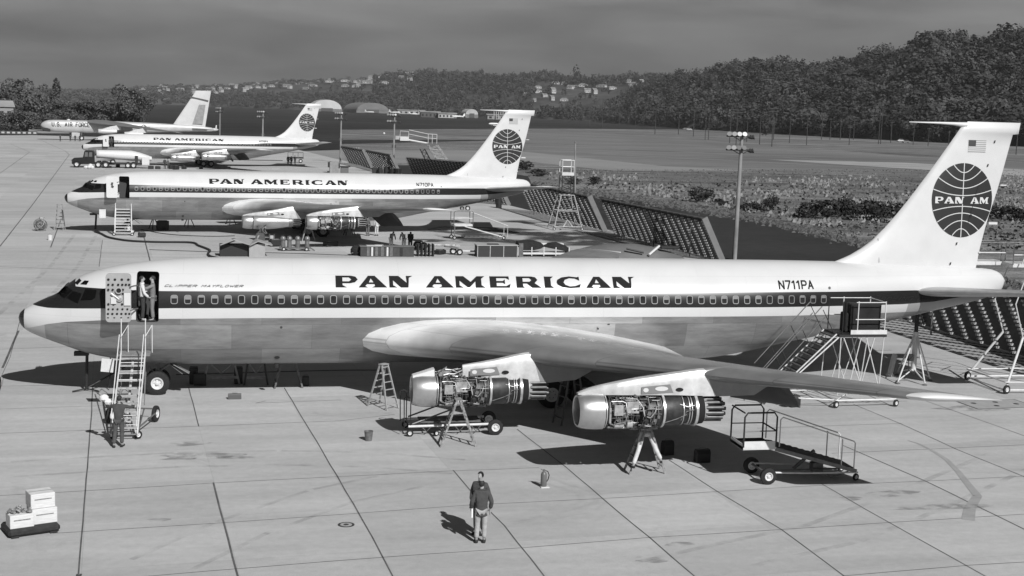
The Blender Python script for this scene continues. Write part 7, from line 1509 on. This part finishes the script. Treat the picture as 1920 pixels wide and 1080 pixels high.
for a in ((693, 212.5, 1.0, 2.6, 'small white aeroplane parked before the broad arched hangar'), (740, 214, 1.3, 2.5, 'white airliner parked right of the broad arched hangar'), (860, 222, 1.1, .4, 'white aeroplane parked between the low building and the quonset hut'), (604, 208, 1.1, .5, 'pale aeroplane parked left of the farthest airliner fin'), (929, 236, .7, .3, 'tiny white aeroplane close left of the middle fin'), (776, 216, .9, 2.9, 'white aeroplane before the long low building'), (544, 203, 1.2, .3, 'white aeroplane far across the field above the farthest airliner')): lightplane(*a)
# trees behind the bomber, each a thing
def tree(px, py, h, w_, lb, kind='broad', n=2400, z=0., tone=None):
    g = G(px, py, 0); o = empty('poplar_tree' if kind == 'poplar' else 'leafy_tree', lb, 'tree', g, 0, 'trees behind the bomber'); Q, T = crown_proto(kind, n, .021, abs(int(px*7+h))); Q = Q*np.array([w_, w_, h]); link('crown', quads_mesh('crown', Q, T, tone or leaf_mat('tree_leaves_%d' % px, .088, .5)), o)
    b = MB().tube([(0, 0, 0), (.1, 0, h*.3), (0, .1, h*.6)], .45, 8, r2=.15)
    for k in range(5): a = k*1.3; b.tube([(0, 0, h*(.25+.06*k)), (math.cos(a)*w_*.22, math.sin(a)*w_*.22, h*(.45+.08*k))], .12, 5, r2=.04)
    b.build('trunk', mat('bark', .06, .9), o); return o
for a in ((12, 243, 15, 15, 'rounded tree at the far left picture edge, second row'), (35, 241, 18.5, 15, 'tall rounded tree left of the highest crown'), (62, 243, 18, 17, 'highest broad crown among the trees at the left'), (88, 246, 9, 15, 'low bushy tree right of the highest crown'), (105, 241, 18.5, 14, 'slim pointed poplar standing out between the left crowns', 'poplar'), (125, 243, 11, 16, 'low rounded tree right of the poplar'), (150, 244, 12, 15, 'round pale tree above the bomber nose lettering'), (178, 244, 11.5, 15, 'round tree above the bomber wing root'), (205, 244, 11.5, 15, 'dark low tree left of the tall dark tree'), (238, 246, 18, 15, 'tall dark tree left part, above the bomber fuselage'), (264, 246, 15.5, 14, 'dark tree at the right end of the left row'), (20, 250, 8, 14, 'low dense bush tree beside the pale house at the left'), (-15, 245, 16, 16, 'crown cut by the left picture edge'), (48, 250, 9, 14, 'low tree in front of the highest crown')): tree(*a)
hg = G(-6, 248); ho = empty('house', 'pale two-storey house at the left picture edge among trees', 'house', hg, .3)
HW = mat('left_house_wall', .26, .8, var=.1); MB().box((0, 0, 4), (9, 8, 8)).build('wall', HW, ho); MB().box((6, 0, 2.6), (6, 7, 5.2)).build('wall', HW, ho); MB().add([(-5, -4.5, 8), (5, -4.5, 8), (5, 4.5, 8), (-5, 4.5, 8), (-5, 0, 10), (5, 0, 10)], [(0, 1, 5, 4), (2, 3, 4, 5), (0, 4, 3), (1, 2, 5)]).build('roof', mat('shed_roof', .28), ho)
for x, z in ((-2, 6), (1, 6), (3.2, 6), (-2, 2.5), (5, 2.5), (7.5, 2.5)): MB().box((x, -4.05 if x < 4.4 else -3.55, z), (1.1, .12, 1.5)).build('window', mat('house_glass', .03), ho)
# bushes at the edge of the grass
BM_ = leaf_mat('bush_leaves', .034, .5)
def bush(px, py, h, w_, lb, n=420, tone=BM_):
    g = G(px, py); o = empty('bush', lb, 'bush', g, 0, 'dark bushes along the edge of the grass'); Q, T = crown_proto('broad', n, .045, int(px+h*10)); Q = Q*np.array([w_, w_, h*1.15])-np.array([0, 0, h*.12]); link('foliage', quads_mesh('foliage', Q, T, tone), o); b = MB()
    for k in range(5): b.tube([(0, 0, -.05), (math.cos(k*1.3)*w_*.2, math.sin(k*1.3)*w_*.2, h*.5)], .05, 4)
    b.build('stem', mat('bark', .06), o)
for a in ((1306, 378, 2.2, 3.6, 'large round dark bush between the access tower and the near floodlight pole'), (1325, 372, 1.6, 3.2, 'smaller bush touching the large round bush'), (1350, 385, 1.0, 3.0, 'low bush left of the near floodlight pole'), (1420, 396, 1.5, 3.0, 'low bush just right of the near floodlight pole'), (1445, 395, 2.3, 2.6, 'ragged upright bush right of the near floodlight pole'), (1395, 392, 1.1, 3.0, 'low bush behind the near floodlight pole'), (985, 318, 2.4, 4.6, 'dark bush just right of the middle fin'), (1075, 345, 1.1, 3.8, 'low bush right of the access tower'), (1115, 345, 1.3, 3.5, 'low bush halfway to the large round bush'), (1010, 330, 1.4, 5, 'low dark scrub right of the middle fin base')): bush(*a)
for k, (px, py) in enumerate(((1510, 408), (1530, 405), (1552, 410), (1575, 408), (1600, 412), (1625, 410), (1650, 414), (1672, 412), (1590, 402), (1640, 402), (1695, 420), (1715, 425))): bush(px, py, 2.0+.5*((k*7) % 3)/2, 3.4, 'dark twiggy bush in the hedge left of the nearest fin, number %s from the left' % ('first second third fourth fifth sixth seventh eighth ninth tenth eleventh twelfth'.split()[k]))
for k, (px, py) in enumerate(((1870, 410), (1893, 412), (1915, 415), (1940, 420))): bush(px, py, 1.8, 3.2, 'dark bush right of the nearest fin, %s from the fin' % ('first second third fourth'.split()[k]))
# rough grass: tufts over the field
def tufts(name, label, n, box, hr, wr, m):
    x0, x1, y0, y1 = box; QS = []; TS = []
    for i in range(n):
        px = NP.uniform(x0, x1); py = y0+(y1-y0)*NP.uniform(0, 1)**1.3; lim = interp([(980, 330), (1115, 352), (1250, 372), (1400, 398), (1540, 428), (1700, 465), (1990, 540)], px)
        if py > lim: continue
        g = G(px, py); h = NP.uniform(*hr); w_ = NP.uniform(*wr); a = NP.uniform(0, 3.14); c, s = math.cos(a)*w_, math.sin(a)*w_
        QS.append([(g.x-c, g.y-s, -.02), (g.x+c, g.y+s, -.02), (g.x+c*.5+NP.uniform(-.2, .2), g.y+s*.5, h), (g.x-c*.6, g.y-s*.6+NP.uniform(-.2, .2), h*.8)]); TS.append(NP.rand())
    o = link(name, quads_mesh(name, np.array(QS), np.array(TS), m)); tag(o, label, 'grass', None, 'stuff')
tufts('rough_grass', 'rough dry grass growing over the field beside the runway', 9000, (985, 1985, 318, 470), (.04, .16), (.06, .22), leaf_mat('grass_blades', .14, .35))
tufts('scrub', 'dark scrub along the edge of the dirt verge', 2500, (985, 1985, 345, 470), (.1, .35), (.1, .35), leaf_mat('scrub_blades', .06, .5))
# rough verge clumps between dirt and grass
QS = []; TS = []
for i in range(4500):
    px = NP.uniform(1000, 1980); py = interp([(1000, 348), (1115, 362), (1250, 383), (1400, 406), (1540, 438), (1700, 478), (1990, 560)], px)+NP.normal()*4; g = G(px, py); h = NP.uniform(.06, .25); c = NP.uniform(.08, .3); QS.append([(g.x-c, g.y, -.02), (g.x+c, g.y, -.02), (g.x+c*.5, g.y+.2, h), (g.x-c*.6, g.y-.1, h*.8)]); TS.append(NP.rand())
tag(link('verge_weeds', quads_mesh('verge_weeds', np.array(QS), np.array(TS), leaf_mat('weed_blades', .075, .6))), 'weedy fringe between dirt verge and grass', 'weeds', None, 'stuff')
# utility poles along the foot of the hill
def upole(px, py, top, arms, lb):
    g = G(px, py); D = (g-Vector(CAM)).dot(_fw); h = (py-top)*D/FPX; o = empty('utility_pole', lb, 'utility pole', g, NP.uniform(-.4, .4)+.5, 'utility poles along the foot of the hill'); r_ = .2 if D < 700 else .26
    MB().tube([(0, 0, 0), (0, 0, h)], r_, 6, r2=r_*.7).build('pole', mat('utility_wood', .045, .8, var=.3, scale=.5), o)
    for k in range(arms): MB().box((0, 0, h*.96-k*h*.07), (h*.34, .3, .3)).build('cross_arm', mat('utility_wood', .045), o)
NUM = 'first second third fourth fifth sixth seventh eighth ninth tenth eleventh twelfth thirteenth fourteenth fifteenth sixteenth seventeenth eighteenth nineteenth twentieth'.split(); NUM += ['twenty-'+w_ for w_ in NUM[:9]]+['thirtieth', 'thirty-first', 'thirty-second', 'thirty-third']
for k, (px, py, t_, a_) in enumerate(sorted(((1322, 262, 201, 1), (1328, 262, 215, 0), (1368, 268, 203, 2), (1380, 272, 204, 2), (1424, 271, 216, 0), (1447, 275, 201, 2), (1450, 262, 222, 1), (1512, 272, 200, 0), (1540, 262, 213, 1), (1556, 262, 222, 1), (1575, 262, 222, 1), (1592, 272, 235, 2), (1600, 262, 224, 1), (1647, 270, 205, 0), (1651, 270, 203, 0), (1670, 268, 228, 1), (1228, 252, 203, 1), (1272, 252, 210, 1), (1161, 235, 190, 0), (1129, 240, 186, 0), (1191, 238, 208, 1), (1105, 236, 205, 0), (1083, 236, 190, 0), (1300, 256, 205, 1), (1400, 266, 220, 1), (1480, 268, 222, 1), (1712, 272, 230, 1), (1740, 274, 240, 1), (1778, 278, 245, 2), (1905, 290, 240, 1), (1880, 285, 248, 1), (783, 217, 192, 0)))):
    upole(px, py, t_, a_, 'utility pole %s at the hill foot, %s from the left' % ('with cross arms' if a_ else 'without cross arms', NUM[k]))
# cars on the far road
def car(px, py, v, lb, rz=0.):
    g = G(px, py); o = empty('parked_car', lb, 'car', g, rz); MB().prism([(-2.3, .4), (-2.3, .95), (-1.3, 1.05), (-.9, 1.6), (.8, 1.6), (1.3, 1.05), (2.3, .9), (2.3, .4)], 1.7, lambda a, b_, c: (a, c-.85, b_)).build('body', mat('car_%d' % (v*100), v, .3), o, bevel=.08); MB().prism([(-1.15, 1.08), (-.85, 1.5), (.75, 1.5), (1.1, 1.08)], 1.74, lambda a, b_, c: (a, c-.87, b_)).build('window', GLASS, o)
    for x in (-1.4, 1.4):
        for y in (-.8, .8): add_wheel(o, (x, y, .35), .35, .2)
car(1434, 254, .03, 'dark car on the far road below the hill', .3); car(1292, 244, .5, 'pale car on the far road by the poles'); car(1689, 266, .6, 'white vehicle on the far road left of the nearest fin probe'); car(1699, 268, .2, 'grey vehicle just right of the white one on the far road'); car(1285, 243, .2, 'grey car beside the pale car on the far road'); car(930, 237, .6, 'white car on the runway edge left of the middle fin')
o = MB().ball((0, 0, 0), .45, 12).build('marker_ball', WHITE, smooth=True); o.location = G(720, 256)+Vector((0, 0, 1.2)); tag(o, 'round white marker ball on the grass above the blast fences', 'marker ball')
# beacon box line at the far left behind the apron
bl = empty('low_wall', 'long low dark wall with pale blocks along the far apron edge at the left', 'wall', G(-20, 251), math.atan2((G(70, 252.5)-G(-20, 251)).y, (G(70, 252.5)-G(-20, 251)).x)); LN = (G(70, 252.5)-G(-20, 251)).length
MB().box((LN/2, 0, .5), (LN, .5, 1.0)).build('wall', mat('wall_dark', .06, .8), bl)
for k in range(9): MB().box((LN*(k+.5)/9, -.3, .5), (LN/16, .1, .5)).build('block', mat('block_pale', .45, .8), bl)

# ------------------------------------------------------------------ air
HZ = bpy.data.materials.new('air_haze'); HZ.use_nodes = True; nt = HZ.node_tree; nt.nodes.clear(); vo = N(nt, 'ShaderNodeVolumePrincipled'); mo = N(nt, 'ShaderNodeOutputMaterial'); nt.links.new(vo.outputs[0], mo.inputs['Volume'])
vo.inputs['Color'].default_value = (.8, .8, .8, 1); vo.inputs['Density'].default_value = 6e-5
hz = MB().box((0, 3000, 250), (9000, 7000, 510)).build('haze', HZ); hz['kind'] = 'stuff'; hz['label'] = 'thin summer haze over the valley'

QS = []; TS = []
for k in range(70):
    cx_, cy_ = NP.uniform(1000, 1960), NP.uniform(325, 420)
    for i in range(60):
        px, py = cx_+NP.normal()*26, cy_+NP.normal()*3.2; lim = interp([(980, 330), (1115, 352), (1250, 372), (1400, 398), (1540, 428), (1700, 465), (1990, 540)], px)
        if py > lim or py < 322: continue
        g = G(px, py); h = NP.uniform(.15, .5); c = NP.uniform(.1, .35); QS.append([(g.x-c, g.y, -.02), (g.x+c, g.y, -.02), (g.x+c*.5, g.y+.2, h), (g.x-c*.6, g.y-.1, h*.8)]); TS.append(NP.rand())
tag(link('tall_grass', quads_mesh('tall_grass', np.array(QS), np.array(TS), leaf_mat('tall_blades', .15, .7))), 'drifts of taller grass in the field beyond the fences', 'grass', None, 'stuff')
